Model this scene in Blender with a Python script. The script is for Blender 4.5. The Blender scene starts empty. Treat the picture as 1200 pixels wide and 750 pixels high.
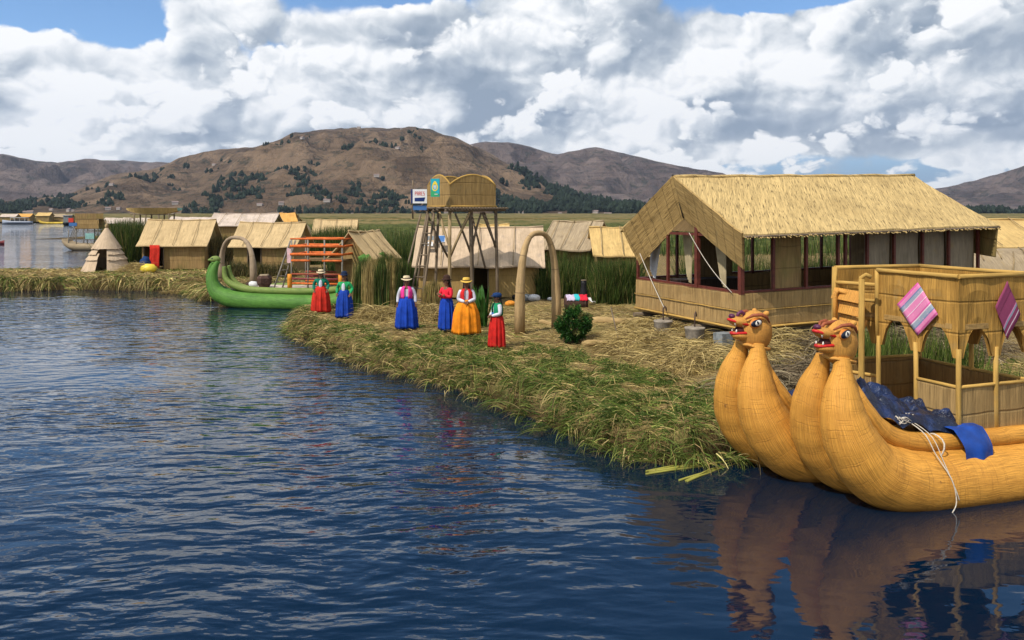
import bpy, bmesh, math, random
import numpy as np
from mathutils import Vector, Matrix, noise as mnoise
R = math.radians
SC = bpy.context.scene
COL = SC.collection
# ------------------------------------------------------------------ camera
F, HOR, CAMZ = 940.0, 248.0, 4.1
cam_d = bpy.data.cameras.new('camera'); cam = bpy.data.objects.new('camera', cam_d); COL.objects.link(cam)
cam.location = (0, 0, CAMZ); cam.rotation_euler = (R(90), 0, 0)
cam_d.sensor_width = 36; cam_d.lens = 36 * F / 1200; cam_d.shift_y = -(375 - HOR) / 1200
cam_d.clip_start = 0.1; cam_d.clip_end = 30000
SC.camera = cam
SC.render.resolution_x, SC.render.resolution_y = 1024, 640
# ------------------------------------------------------------------ light
SUN_AZ, SUN_EL = -132.0, 52.0      # azimuth from +Y towards +X, elevation
sd = Vector((math.sin(R(SUN_AZ)) * math.cos(R(SUN_EL)), math.cos(R(SUN_AZ)) * math.cos(R(SUN_EL)), math.sin(R(SUN_EL))))
sun_l = bpy.data.lights.new('sun', 'SUN'); sun = bpy.data.objects.new('sun', sun_l); COL.objects.link(sun)
sun_l.energy = 4.0; sun_l.angle = R(0.53); sun_l.color = (1.0, 0.93, 0.83)
sun.location = (0, 0, 60); sun.rotation_euler = sd.to_track_quat('Z', 'Y').to_euler()
SC.view_settings.view_transform = 'Standard'; SC.view_settings.look = 'None'
SC.view_settings.exposure = 0.14; SC.view_settings.gamma = 1.0; SC.view_settings.use_curve_mapping = False
SC.cycles.max_bounces = 6; SC.cycles.diffuse_bounces = 2; SC.cycles.glossy_bounces = 3
SC.cycles.transmission_bounces = 4; SC.cycles.transparent_max_bounces = 8; SC.cycles.volume_bounces = 0
SC.cycles.sample_clamp_indirect = 6.0
SC.cycles.use_denoising = True

# ------------------------------------------------------------------ node helper
class NT:
    def __init__(s, tree): s.t = tree; s.n = tree.nodes; s.l = tree.links
    def new(s, typ, **kw):
        n = s.n.new(typ)
        for k, v in kw.items(): setattr(n, k, v)
        return n
    def put(s, sock, v):
        if isinstance(v, bpy.types.NodeSocket): s.l.new(v, sock)
        elif v is not None:
            try: sock.default_value = v
            except Exception:
                sock.default_value = (*v, 1) if len(v) == 3 else v[:3]
    def m(s, op, a, b=None, c=None, clamp=False):
        n = s.new('ShaderNodeMath', operation=op); n.use_clamp = clamp
        s.put(n.inputs[0], a)
        if b is not None: s.put(n.inputs[1], b)
        if c is not None: s.put(n.inputs[2], c)
        return n.outputs[0]
    def vm(s, op, a, b=None, sc=None):
        n = s.new('ShaderNodeVectorMath', operation=op)
        s.put(n.inputs[0], a)
        if b is not None: s.put(n.inputs[1], b)
        if sc is not None: s.put(n.inputs['Scale'], sc)
        return n.outputs[0]
    def xyz(s, x, y, z=0.0):
        n = s.new('ShaderNodeCombineXYZ'); s.put(n.inputs[0], x); s.put(n.inputs[1], y); s.put(n.inputs[2], z); return n.outputs[0]
    def sep(s, v):
        n = s.new('ShaderNodeSeparateXYZ'); s.put(n.inputs[0], v); return n.outputs
    def noise(s, vec, scale, detail=4, rough=.5, dist=0.0, lac=2.0, dim='3D', col=False, typ=None, w=None):
        n = s.new('ShaderNodeTexNoise', noise_dimensions=dim)
        if typ: n.noise_type = typ
        s.put(n.inputs['Vector'], vec); s.put(n.inputs['Scale'], scale); s.put(n.inputs['Detail'], detail)
        s.put(n.inputs['Roughness'], rough); s.put(n.inputs['Distortion'], dist); s.put(n.inputs['Lacunarity'], lac)
        return n.outputs['Color' if col else 'Fac']
    def vor(s, vec, scale, feature='F1', smooth=.5, out='Distance', dim='3D', rand=1.0, detail=0, rough=.5):
        n = s.new('ShaderNodeTexVoronoi', feature=feature, voronoi_dimensions=dim)
        s.put(n.inputs['Vector'], vec); s.put(n.inputs['Scale'], scale); s.put(n.inputs['Randomness'], rand)
        if 'Detail' in n.inputs: s.put(n.inputs['Detail'], detail); s.put(n.inputs['Roughness'], rough)
        if feature == 'SMOOTH_F1': s.put(n.inputs['Smoothness'], smooth)
        return n.outputs[out]
    def ss(s, x, a, b, lo=0.0, hi=1.0):
        n = s.new('ShaderNodeMapRange', interpolation_type='SMOOTHSTEP'); n.clamp = True
        for i, v in enumerate((x, a, b, lo, hi)): s.put(n.inputs[i], v)
        return n.outputs[0]
    def lin(s, x, a, b, lo=0.0, hi=1.0):
        n = s.new('ShaderNodeMapRange'); n.clamp = True
        for i, v in enumerate((x, a, b, lo, hi)): s.put(n.inputs[i], v)
        return n.outputs[0]
    def mix(s, f, a, b, mode='MIX'):
        n = s.new('ShaderNodeMix', data_type='RGBA', blend_type=mode)
        s.put(n.inputs[0], f); s.put(n.inputs[6], a); s.put(n.inputs[7], b); return n.outputs[2]
    def ramp(s, f, stops):
        n = s.new('ShaderNodeValToRGB'); cr = n.color_ramp
        cr.elements.remove(cr.elements[1]); cr.elements[0].position = stops[0][0]; cr.elements[0].color = (*stops[0][1], 1)
        for p, c in stops[1:]: cr.elements.new(p).color = (*c, 1)
        s.put(n.inputs[0], f); return n.outputs[0]
    def map(s, vec, loc=(0, 0, 0), rot=(0, 0, 0), scale=(1, 1, 1)):
        n = s.new('ShaderNodeMapping'); s.put(n.inputs[0], vec); s.put(n.inputs[1], loc); s.put(n.inputs[2], rot); s.put(n.inputs[3], scale); return n.outputs[0]
    def bump(s, h, strength=.5, dist=.05, normal=None):
        n = s.new('ShaderNodeBump'); s.put(n.inputs['Strength'], strength); s.put(n.inputs['Distance'], dist); s.put(n.inputs['Height'], h)
        if normal is not None: s.put(n.inputs['Normal'], normal)
        return n.outputs[0]

# ------------------------------------------------------------------ sky with cumulus clouds
W = bpy.data.worlds.new('World'); SC.world = W; W.use_nodes = True
W.node_tree.nodes.clear()
def build_world():
    k = NT(W.node_tree)
    out = k.new('ShaderNodeOutputWorld'); bg = k.new('ShaderNodeBackground')
    sky = k.new('ShaderNodeTexSky', sky_type='NISHITA'); sky.sun_disc = False
    sky.sun_elevation = R(SUN_EL); sky.sun_rotation = R(SUN_AZ); sky.altitude = 3800; sky.air_density = 1.0; sky.dust_density = 0.6; sky.ozone_density = 1.5
    tc = k.new('ShaderNodeTexCoord').outputs['Generated']
    d = k.vm('NORMALIZE', tc)
    x, y, z = k.sep(d)
    A = k.m('MULTIPLY', k.m('ARCTAN2', x, y), 10.0)            # 1 unit = 0.1 rad
    E = k.m('MULTIPLY', k.m('ARCSINE', z), 10.0)
    Ec = k.m('MAXIMUM', E, 0.0)
    V = k.m('ADD', k.m('MULTIPLY', Ec, .95), k.m('MULTIPLY', k.m('LOGARITHM', k.m('ADD', k.m('MULTIPLY', Ec, .9), 1.0), math.e), 1.0))
    # cloud relief as node groups: a fine one for edges and puffs, a coarse one for the broad light and shade
    def height_group(name, fine):
        g = bpy.data.node_groups.new(name, 'ShaderNodeTree')
        g.interface.new_socket('P', in_out='INPUT', socket_type='NodeSocketVector')
        g.interface.new_socket('h', in_out='OUTPUT', socket_type='NodeSocketFloat')
        q = NT(g); gi = q.new('NodeGroupInput').outputs[0]; go = q.new('NodeGroupOutput')
        wv = q.noise(gi, 1.7, 1, .5, dim='2D', col=True)
        P = q.vm('ADD', gi, q.vm('SCALE', q.vm('SUBTRACT', wv, (.5, .5, .5)), sc=.30))
        big = q.noise(P, .62, 1, .4, dim='2D')
        b1 = q.vor(P, 1.25, 'SMOOTH_F1', .3, dim='2D')
        h = q.m('ADD', q.m('MULTIPLY', b1, -.34), q.m('MULTIPLY', big, 1.0))
        if fine:
            wv2 = q.noise(gi, 7.0, 2, .55, dim='2D', col=True)
            P2 = q.vm('ADD', P, q.vm('SCALE', q.vm('SUBTRACT', wv2, (.5, .5, .5)), sc=.11))
            b2 = q.vor(P2, 2.9, 'F1', dim='2D'); b3 = q.vor(P2, 7.0, 'F1', dim='2D')
            b2 = q.m('MULTIPLY', b2, b2)
            fb = q.noise(P2, 9.0, 4, .6, dim='2D')
            h = q.m('ADD', h, q.m('MULTIPLY', b2, -.30))
            h = q.m('ADD', h, q.m('MULTIPLY', b3, -.085))
            h = q.m('ADD', h, q.m('MULTIPLY', fb, .11))
            h = q.m('ADD', h, .07)
        q.l.new(h, go.inputs[0])
        return g
    G = (height_group('cloud_relief', True), height_group('cloud_mass', False))
    def field(gi, da, dv, seed, sc):
        n = k.new('ShaderNodeGroup'); n.node_tree = G[gi]
        k.put(n.inputs[0], k.xyz(k.m('ADD', k.m('MULTIPLY', A, sc), seed[0] + da), k.m('ADD', k.m('MULTIPLY', V, sc), seed[1] + dv)))
        return n.outputs[0]
    def blob(a, e, wa, we, wt):
        da = k.m('DIVIDE', k.m('SUBTRACT', A, a), wa); de = k.m('DIVIDE', k.m('SUBTRACT', E, e), we)
        r2 = k.m('ADD', k.m('MULTIPLY', da, da), k.m('MULTIPLY', de, de))
        return k.m('MULTIPLY', k.m('EXPONENT', k.m('MULTIPLY', r2, -1.0)), wt)
    def plus(v, blobs):
        for bl in blobs: v = k.m('ADD', v, blob(*bl))
        return v
    base = k.noise(k.xyz(A, k.m('MULTIPLY', V, 2.0)), .55, 2, .5, dim='2D')
    # open sky of the photograph (A, E in tenths of a radian) is kept open in every bank
    open_ = plus(0.0, [(-5.5, 2.4, 1.3, .42, -.70), (-4.4, 2.05, .50, .35, -.50), (-1.75, 2.72, 1.4, .36, -.85), (3.35, 2.6, .85, .27, -.9), (0, 6.4, 14.0, 2.4, -.8), (0, 4.3, 14.0, .8, -.6)])
    STOPS = [(0.0, (.26, .325, .41)), (.3, (.38, .44, .515)), (.52, (.56, .61, .66)), (.74, (.80, .825, .85)), (.95, (.985, .985, .98))]
    def bank(seed, sc, th, gf, gb, l0, soft, lights, dk=.5):
        f0 = field(0, 0, 0, seed, sc); f1 = field(0, -.05, .085, seed, sc); c0 = field(1, 0, 0, seed, sc); c1 = field(1, -.22, .36, seed, sc)
        hh = k.m('ADD', f0, k.m('ADD', open_, th))
        dc = k.m('SUBTRACT', c0, c1); sf = k.ss(dc, .03, -.16, soft, .15)
        al = k.ss(hh, k.m('MULTIPLY', sf, -1.0), sf)
        lit = k.m('ADD', l0, k.m('ADD', k.m('MULTIPLY', k.m('SUBTRACT', f0, f1), gf), k.m('MULTIPLY', dc, gb)))
        lit = k.m('SUBTRACT', lit, k.m('MULTIPLY', k.m('MULTIPLY', k.ss(base, .42, .68), k.ss(hh, .02, .5)), dk))
        lit = plus(lit, lights)
        return al, k.ramp(k.m('MULTIPLY', lit, 1.0, clamp=True), STOPS)
    LB = [(-2.3, 2.1, 1.4, .6, .30), (-5.2, 1.5, 1.2, .4, .15), (1.9, 2.3, 1.5, .42, -.30), (5.4, 1.75, .9, .30, -.40), (.9, 1.1, 1.5, .20, -.32), (-1.4, .98, 1.5, .22, -.25)]
    a0, k0 = bank((31.7, 4.4), .74, plus(-.20, [(-2.2, 2.0, 1.6, .7, .2), (1.2, 1.7, 2.6, 1.2, .4), (5.2, 1.7, 1.2, 1.2, .35), (-4.8, 1.1, 1.5, .6, .25), (3.0, .50, 1.1, .15, -.45), (4.9, .42, .9, .13, -.5), (-3.3, .6, 2.0, .4, .3), (0, 1.2, 4.0, .6, .2)]), 2.0, 1.2, .74, .045, LB, .6)
    a1, k1 = bank((12.3, 41.9), .84, plus(-.50, [(-2.6, 1.9, 1.3, .5, .24), (-5.2, 1.2, 1.2, .5, .22), (.8, 1.7, 2.0, .45, .12), (4.6, 1.1, 1.4, .4, .16), (3.0, .50, 1.1, .15, -.2)]), 2.1, 1.6, .72, .045, LB, .5)
    a2, k2 = bank((55.1, 20.2), 1.15, plus(-.58, [(0, .75, 9, .45, .17), (2.6, .9, .8, .5, .14), (3.9, .45, 1.2, .2, .06)]), 2.1, 1.6, .72, .045, [(-1.4, .98, 1.5, .22, -.2)], .3)
    col = k.mix(a2, k.mix(a1, k0, k1), k2)
    alpha = k.m('MAXIMUM', a0, k.m('MAXIMUM', a1, a2))
    # far cloud is paler and bluer near the horizon
    hz = k.ss(Ec, .9, .1)
    col = k.mix(k.m('MULTIPLY', hz, .35), col, (.50, .60, .70, 1))
    skyc = k.vm('SCALE', k.mix(1.0, sky.outputs[0], (.86, 1.08, 1.16, 1), 'MULTIPLY'), sc=SKY_K)
    skyc = k.mix(k.ss(Ec, 1.5, .25), skyc, (2.7, 4.0, 5.6, 1))
    cl = k.vm('SCALE', col, sc=CLOUD_K)
    res = k.mix(alpha, skyc, cl)
    k.put(bg.inputs[0], res); bg.inputs[1].default_value = 0.1
    k.l.new(bg.outputs[0], out.inputs[0])
SKY_K, CLOUD_K = 1.5, 10.4
build_world()
W.cycles.sampling_method = 'MANUAL'; W.cycles.sample_map_resolution = 512
# ------------------------------------------------------------------ helpers
rng = np.random.default_rng(7)
rnd = random.Random(11)
def at(px, py, Y):
    """a photograph pixel and a depth in metres give a point"""
    return Vector(((px - 600) / F * Y, Y, CAMZ - (py - HOR) / F * Y))
def tag(o, label=None, cat=None, group=None, kind=None):
    if label: o['label'] = label
    if cat: o['category'] = cat
    if group: o['group'] = group
    if kind: o['kind'] = kind
    return o
def empty(name, loc, rz=0.0, label=None, cat=None, group=None):
    o = bpy.data.objects.new(name, None); COL.objects.link(o); o.location = loc; o.rotation_euler = (0, 0, rz)
    o.empty_display_size = .2
    return tag(o, label, cat, group)
def kids(o): return [c for c in bpy.data.objects if c.parent == o]
def copy_tree(o, parent=None):
    c = o.copy(); COL.objects.link(c); c.parent = parent
    for ch in kids(o): copy_tree(ch, c)
    return c
class MB:
    def __init__(s): s.v = []; s.f = []; s.uv = []; s.mi = []; s.sm = []
    def face(s, idx, uvs=None, mi=0, smooth=False):
        s.f.append(tuple(idx)); s.uv.extend(uvs if uvs else [(0, 0)] * len(idx)); s.mi.append(mi); s.sm.append(smooth)
    def quad(s, a, b, c, d, uv=None, mi=0, smooth=False):
        n = len(s.v); s.v += [Vector(a), Vector(b), Vector(c), Vector(d)]
        if uv is None:
            w = (Vector(b) - Vector(a)).length; h = (Vector(d) - Vector(a)).length
            uv = [(0, 0), (w, 0), (w, h), (0, h)]
        s.face((n, n + 1, n + 2, n + 3), uv, mi, smooth); return s
    def panel(s, a, b, c, d, t=.04, nu=1, nv=1, jit=0.0, mi=0, uvo=None, wob=None):
        """slab through a b c d (a-b bottom edge, d-c top edge), thickness t behind the normal; uv in metres"""
        a, b, c, d = map(Vector, (a, b, c, d))
        nrm = (b - a).cross(d - a).normalized()
        w = ((b - a).length + (c - d).length) / 2; h = ((d - a).length + (c - b).length) / 2
        ou, ov = uvo if uvo is not None else (rnd.uniform(0, 40), 0.0)
        base = len(s.v)
        for side in (0, 1):
            for j in range(nv + 1):
                for i in range(nu + 1):
                    x, y = i / nu, j / nv
                    p = a.lerp(b, x).lerp(d.lerp(c, x), y) - nrm * t * side
                    if wob: p = p + Vector(wob(x, y, side))
                    elif jit: p = p + nrm * (mnoise.noise(p * 1.7) * jit) + Vector((0, 0, mnoise.noise(p * 2.3 + Vector((9, 0, 0))) * jit * .6))
                    s.v.append(p)
        N = (nu + 1) * (nv + 1)
        def I(i, j, k): return base + k * N + j * (nu + 1) + i
        for j in range(nv):
            for i in range(nu):
                u0, u1, v0, v1 = i / nu * w + ou, (i + 1) / nu * w + ou, j / nv * h + ov, (j + 1) / nv * h + ov
                s.face((I(i, j, 0), I(i + 1, j, 0), I(i + 1, j + 1, 0), I(i, j + 1, 0)), [(u0, v0), (u1, v0), (u1, v1), (u0, v1)], mi)
                s.face((I(i, j, 1), I(i, j + 1, 1), I(i + 1, j + 1, 1), I(i + 1, j, 1)), [(u0, v0), (u0, v1), (u1, v1), (u1, v0)], mi)
        for i in range(nu):
            u0, u1 = i / nu * w + ou, (i + 1) / nu * w + ou
            s.face((I(i, 0, 0), I(i, 0, 1), I(i + 1, 0, 1), I(i + 1, 0, 0)), [(u0, 0), (u0, t), (u1, t), (u1, 0)], mi)
            s.face((I(i, nv, 0), I(i + 1, nv, 0), I(i + 1, nv, 1), I(i, nv, 1)), [(u0, h), (u1, h), (u1, h + t), (u0, h + t)], mi)
        for j in range(nv):
            v0, v1 = j / nv * h, (j + 1) / nv * h
            s.face((I(0, j, 0), I(0, j + 1, 0), I(0, j + 1, 1), I(0, j, 1)), [(ou, v0), (ou, v1), (ou + t, v1), (ou + t, v0)], mi)
            s.face((I(nu, j, 0), I(nu, j, 1), I(nu, j + 1, 1), I(nu, j + 1, 0)), [(ou, v0), (ou + t, v0), (ou + t, v1), (ou, v1)], mi)
        return s
    def box(s, c, size, rot=None, mi=0):
        c = Vector(c); hx, hy, hz = (q / 2 for q in size); M = rot or Matrix.Identity(3)
        P = [c + M @ Vector((sx * hx, sy * hy, sz * hz)) for sz in (-1, 1) for sy in (-1, 1) for sx in (-1, 1)]
        for q in ((0, 2, 3, 1), (4, 5, 7, 6), (0, 1, 5, 4), (2, 6, 7, 3), (0, 4, 6, 2), (1, 3, 7, 5)): s.quad(*(P[i] for i in q), mi=mi)
        return s
    def tube(s, pts, rad, n=10, cap=True, mi=0, flat=1.0, smooth=True, up=None, vo=0.0):
        pts = [Vector(p) for p in pts]
        if not hasattr(rad, '__len__'): rad = [rad] * len(pts)
        base = len(s.v); L = [0.0]
        for i in range(1, len(pts)): L.append(L[-1] + (pts[i] - pts[i - 1]).length)
        prev = None
        for i, p in enumerate(pts):
            t = (pts[min(i + 1, len(pts) - 1)] - pts[max(i - 1, 0)]).normalized()
            if prev is None:
                ref = Vector(up) if up else (Vector((0, 0, 1)) if abs(t.z) < .9 else Vector((1, 0, 0)))
                x = ref.cross(t).normalized()
            else: x = (prev - t * prev.dot(t)).normalized()
            prev = x; y = t.cross(x)
            for k in range(n):
                a = 2 * math.pi * k / n
                s.v.append(p + (x * math.cos(a) + y * math.sin(a) * flat) * rad[i])
        cir = 2 * math.pi * max(rad)
        for i in range(len(pts) - 1):
            for k in range(n):
                k2 = (k + 1) % n
                s.face((base + i * n + k, base + i * n + k2, base + (i + 1) * n + k2, base + (i + 1) * n + k),
                       [(k / n * cir, L[i] + vo), ((k + 1) / n * cir, L[i] + vo), ((k + 1) / n * cir, L[i + 1] + vo), (k / n * cir, L[i + 1] + vo)], mi, smooth)
        if cap:
            s.face([base + k for k in range(n)][::-1], [(math.cos(k) * .1, math.sin(k) * .1) for k in range(n)], mi)
            e = base + (len(pts) - 1) * n
            s.face([e + k for k in range(n)], [(math.cos(k) * .1, math.sin(k) * .1) for k in range(n)], mi)
        return s
    def pole(s, a, b, r, n=7, r2=None, bend=.012, mi=0):
        a, b = Vector(a), Vector(b); L = (b - a).length; o = Vector((rnd.uniform(-1, 1), rnd.uniform(-1, 1), rnd.uniform(-.3, .3))) * L * bend
        r2 = r if r2 is None else r2
        return s.tube([a, a.lerp(b, .33) + o, a.lerp(b, .66) + o * .8, b], [r, r * .66 + r2 * .34, r * .34 + r2 * .66, r2], n, mi=mi, vo=rnd.uniform(0, 9))
    def ball(s, c, r, seg=14, rings=9, mi=0, sc=(1, 1, 1), rot=None, fn=None):
        c = Vector(c); base = len(s.v); M = rot or Matrix.Identity(3)
        for j in range(rings + 1):
            th = math.pi * j / rings
            for i in range(seg):
                ph = 2 * math.pi * i / seg
                d = Vector((math.sin(th) * math.cos(ph), math.sin(th) * math.sin(ph), math.cos(th)))
                q = Vector((d.x * sc[0], d.y * sc[1], d.z * sc[2])) * r
                if fn: q = fn(q, d)
                s.v.append(c + M @ q)
        for j in range(rings):
            for i in range(seg):
                i2 = (i + 1) % seg
                s.face((base + j * seg + i, base + (j + 1) * seg + i, base + (j + 1) * seg + i2, base + j * seg + i2),
                       [(i / seg * 6 * r, j / rings * 3 * r), (i / seg * 6 * r, (j + 1) / rings * 3 * r), ((i + 1) / seg * 6 * r, (j + 1) / rings * 3 * r), ((i + 1) / seg * 6 * r, j / rings * 3 * r)], mi, True)
        return s
    def build(s, name, mat, parent=None, loc=None, rz=None, bevel=0):
        me = bpy.data.meshes.new(name); me.from_pydata([tuple(v) for v in s.v], [], s.f)
        uvl = me.uv_layers.new(name='UVMap')
        uvl.data.foreach_set('uv', np.array(s.uv, dtype=np.float32).ravel())
        me.polygons.foreach_set('material_index', np.array(s.mi, dtype=np.int32))
        me.polygons.foreach_set('use_smooth', np.array(s.sm, dtype=bool))
        for m_ in (mat if isinstance(mat, (list, tuple)) else [mat]): me.materials.append(m_)
        me.update()
        o = bpy.data.objects.new(name, me); COL.objects.link(o)
        if parent is not None: o.parent = parent
        if loc is not None: o.location = loc
        if rz is not None: o.rotation_euler = (0, 0, rz)
        if any(s.sm) and len(s.v) < 30000:
            bm = bmesh.new(); bm.from_mesh(me); bmesh.ops.remove_doubles(bm, verts=bm.verts, dist=1e-5); bm.to_mesh(me); bm.free()
        if bevel:
            b = o.modifiers.new('bevel', 'BEVEL'); b.width = bevel; b.segments = 2; b.limit_method = 'ANGLE'
        return o
def np_mesh(name, V, Fq, mat, col=None, smooth=False, parent=None):
    """fast mesh from arrays; Fq (n,4) quads; col (n_vert,3) linear colour attribute"""
    me = bpy.data.meshes.new(name)
    V = np.asarray(V, dtype=np.float32); Fq = np.asarray(Fq, dtype=np.int32)
    me.vertices.add(len(V)); me.vertices.foreach_set('co', V.ravel())
    k = Fq.shape[1]
    me.loops.add(Fq.size); me.loops.foreach_set('vertex_index', Fq.ravel())
    me.polygons.add(len(Fq)); me.polygons.foreach_set('loop_start', np.arange(0, Fq.size, k, dtype=np.int32))
    me.polygons.foreach_set('loop_total', np.full(len(Fq), k, dtype=np.int32))
    me.polygons.foreach_set('use_smooth', np.full(len(Fq), smooth, dtype=bool))
    me.update(calc_edges=True)
    if col is not None:
        at_ = me.color_attributes.new('Col', 'FLOAT_COLOR', 'POINT')
        c4 = np.ones((len(V), 4), dtype=np.float32); c4[:, :3] = col
        at_.data.foreach_set('color', c4.ravel())
    me.materials.append(mat)
    o = bpy.data.objects.new(name, me); COL.objects.link(o)
    if parent is not None: o.parent = parent
    return o
def vnoise(x, y, s=1.0, seed=0, octv=3):
    """value noise on arrays"""
    x = np.asarray(x, float) / s; y = np.asarray(y, float) / s; tot = 0; amp = 1; sm = 0
    for o in range(octv):
        r = np.random.default_rng(seed + o * 17).random((128, 128))
        xi = np.floor(x).astype(int); yi = np.floor(y).astype(int); fx = x - xi; fy = y - yi
        fx = fx * fx * (3 - 2 * fx); fy = fy * fy * (3 - 2 * fy)
        g = lambda a, b: r[a % 128, b % 128]
        tot = tot + amp * ((g(xi, yi) * (1 - fx) + g(xi + 1, yi) * fx) * (1 - fy) + (g(xi, yi + 1) * (1 - fx) + g(xi + 1, yi + 1) * fx) * fy)
        sm += amp; amp *= .5; x = x * 2.03 + 7.1; y = y * 2.03 + 3.3
    return tot / sm            # 0..1

# ------------------------------------------------------------------ materials
def new_mat(name):
    m = bpy.data.materials.new(name); m.use_nodes = True; k = NT(m.node_tree)
    b = m.node_tree.nodes['Principled BSDF']
    return m, k, b
def setp(k, b, col=None, rough=None, spec=None, normal=None, **kw):
    if col is not None: k.put(b.inputs['Base Color'], col)
    if rough is not None: k.put(b.inputs['Roughness'], rough)
    if spec is not None: k.put(b.inputs['Specular IOR Level'], spec)
    if normal is not None: k.put(b.inputs['Normal'], normal)
    for n, v in kw.items(): k.put(b.inputs[n], v)
def c3(*c): return tuple(c)
def mul(c, f): return tuple(min(1, x * f) for x in c)
def reed_mat(name, c, dark=.45, fine=110, seam=None, seam_dark=.45, slant=0.0, patch=1.0, green=0.0, dash=0.0, bump=.5, stain=(.30, .22, .10)):
    """bundled totora reed: streaks along v (uv in metres), tonal patches, optional sewn seams each `seam` metres"""
    m, k, b = new_mat(name)
    uv = k.new('ShaderNodeTexCoord').outputs['UV']; ob = k.new('ShaderNodeTexCoord').outputs['Object']
    geo = k.new('ShaderNodeNewGeometry').outputs['Position']
    if slant: uv = k.map(uv, rot=(0, 0, slant))
    s1 = k.noise(k.map(uv, scale=(fine, 2.2, 1)), 1.0, 3, .6, dim='2D')
    s2 = k.noise(k.map(uv, scale=(fine * .22, .9, 1)), 1.0, 3, .6, dim='2D')
    p1 = k.noise(geo, 1.1 * patch, 4, .6)
    t = k.m('ADD', k.m('MULTIPLY', k.ss(s1, .25, .72), .55), k.m('MULTIPLY', k.ss(s2, .3, .7), .45))
    col = k.mix(t, (*mul(c, dark), 1), (*mul(c, 1.16), 1))
    col = k.mix(k.m('MULTIPLY', k.ss(p1, .42, .75), .50), col, (*mul((c[0] * .9, c[1] * .86, c[2] * .8), .62), 1))
    p2 = k.noise(geo, 3.1, 3, .6)
    col = k.mix(k.m('MULTIPLY', k.ss(p2, .54, .76), .5), col, (*stain, 1))
    if green: col = k.mix(k.m('MULTIPLY', k.ss(k.noise(geo, .8, 3, .6), .42, .62), green), col, (.075, .13, .022, 1))
    h = t
    if dash:                                     # short dark gaps between the reeds of a roof mat
        dn = k.noise(k.map(uv, scale=(34, 2.6, 1), loc=(3, 8, 0)), 1.0, 2, .5, dim='2D')
        dd = k.ss(dn, .60, .70); col = k.mix(k.m('MULTIPLY', dd, dash), col, (*mul(c, .28), 1)); h = k.m('SUBTRACT', h, dd)
    if seam:
        sv = k.sep(k.vm('ADD', uv, k.vm('SCALE', k.vm('SUBTRACT', k.noise(uv, 1.5, 2, dim='2D', col=True), (.5, .5, .5)), sc=.05)))[1]
        fr = k.m('ABSOLUTE', k.m('SUBTRACT', k.m('FRACT', k.m('DIVIDE', sv, seam)), .5))
        ln = k.ss(fr, .5 - .025 / seam, .5)
        col = k.mix(k.m('MULTIPLY', ln, seam_dark), col, (*mul(c, .25), 1)); h = k.m('SUBTRACT', h, k.m('MULTIPLY', ln, 1.5))
    setp(k, b, col, .8, .15, k.bump(h, bump, .02))
    return m
def plain_mat(name, c, rough=.6, var=.25, scale=8.0, spec=.3, bump=.15, metal=0.0, dirt=0.0):
    m, k, b = new_mat(name)
    ob = k.new('ShaderNodeTexCoord').outputs['Object']
    n = k.noise(ob, scale, 5, .6)
    col = k.mix(k.ss(n, .3, .7), (*mul(c, 1 - var), 1), (*mul(c, 1 + var * .6), 1))
    if dirt: col = k.mix(k.m('MULTIPLY', k.ss(k.noise(ob, scale * .35, 4, .6), .5, .7), dirt), col, (.10, .08, .05, 1))
    setp(k, b, col, rough, spec, k.bump(n, bump, .01), Metallic=metal)
    return m
def wood_mat(name, c, rough=.75):
    m, k, b = new_mat(name)
    uv = k.new('ShaderNodeTexCoord').outputs['UV']
    s = k.noise(k.map(uv, scale=(40, 3, 1)), 1, 4, .6, dim='2D'); g = k.noise(k.new('ShaderNodeNewGeometry').outputs['Position'], 2.2, 3)
    col = k.mix(k.ss(s, .3, .7), (*mul(c, .5), 1), (*mul(c, 1.15), 1)); col = k.mix(k.m('MULTIPLY', k.ss(g, .4, .7), .5), col, (*mul(c, .5), 1))
    setp(k, b, col, rough, .2, k.bump(s, .4, .01)); return m
def col_mat(name, rough=.75, trans=0.0, spec=.2, var=.3):
    m, k, b = new_mat(name)
    a = k.new('ShaderNodeVertexColor', layer_name='Col').outputs[0]
    n = k.noise(k.new('ShaderNodeNewGeometry').outputs['Position'], 3.0, 3)
    col = k.mix(k.ss(n, .3, .7), k.vm('SCALE', a, sc=1 - var), k.vm('SCALE', a, sc=1 + var * .5))
    setp(k, b, col, rough, spec)
    if trans:
        tr = k.new('ShaderNodeBsdfTranslucent'); k.put(tr.inputs[0], col)
        mx = k.new('ShaderNodeMixShader'); mx.inputs[0].default_value = trans
        out = m.node_tree.nodes['Material Output']; k.l.new(b.outputs[0], mx.inputs[1]); k.l.new(tr.outputs[0], mx.inputs[2]); k.l.new(mx.outputs[0], out.inputs[0])
    return m
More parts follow.
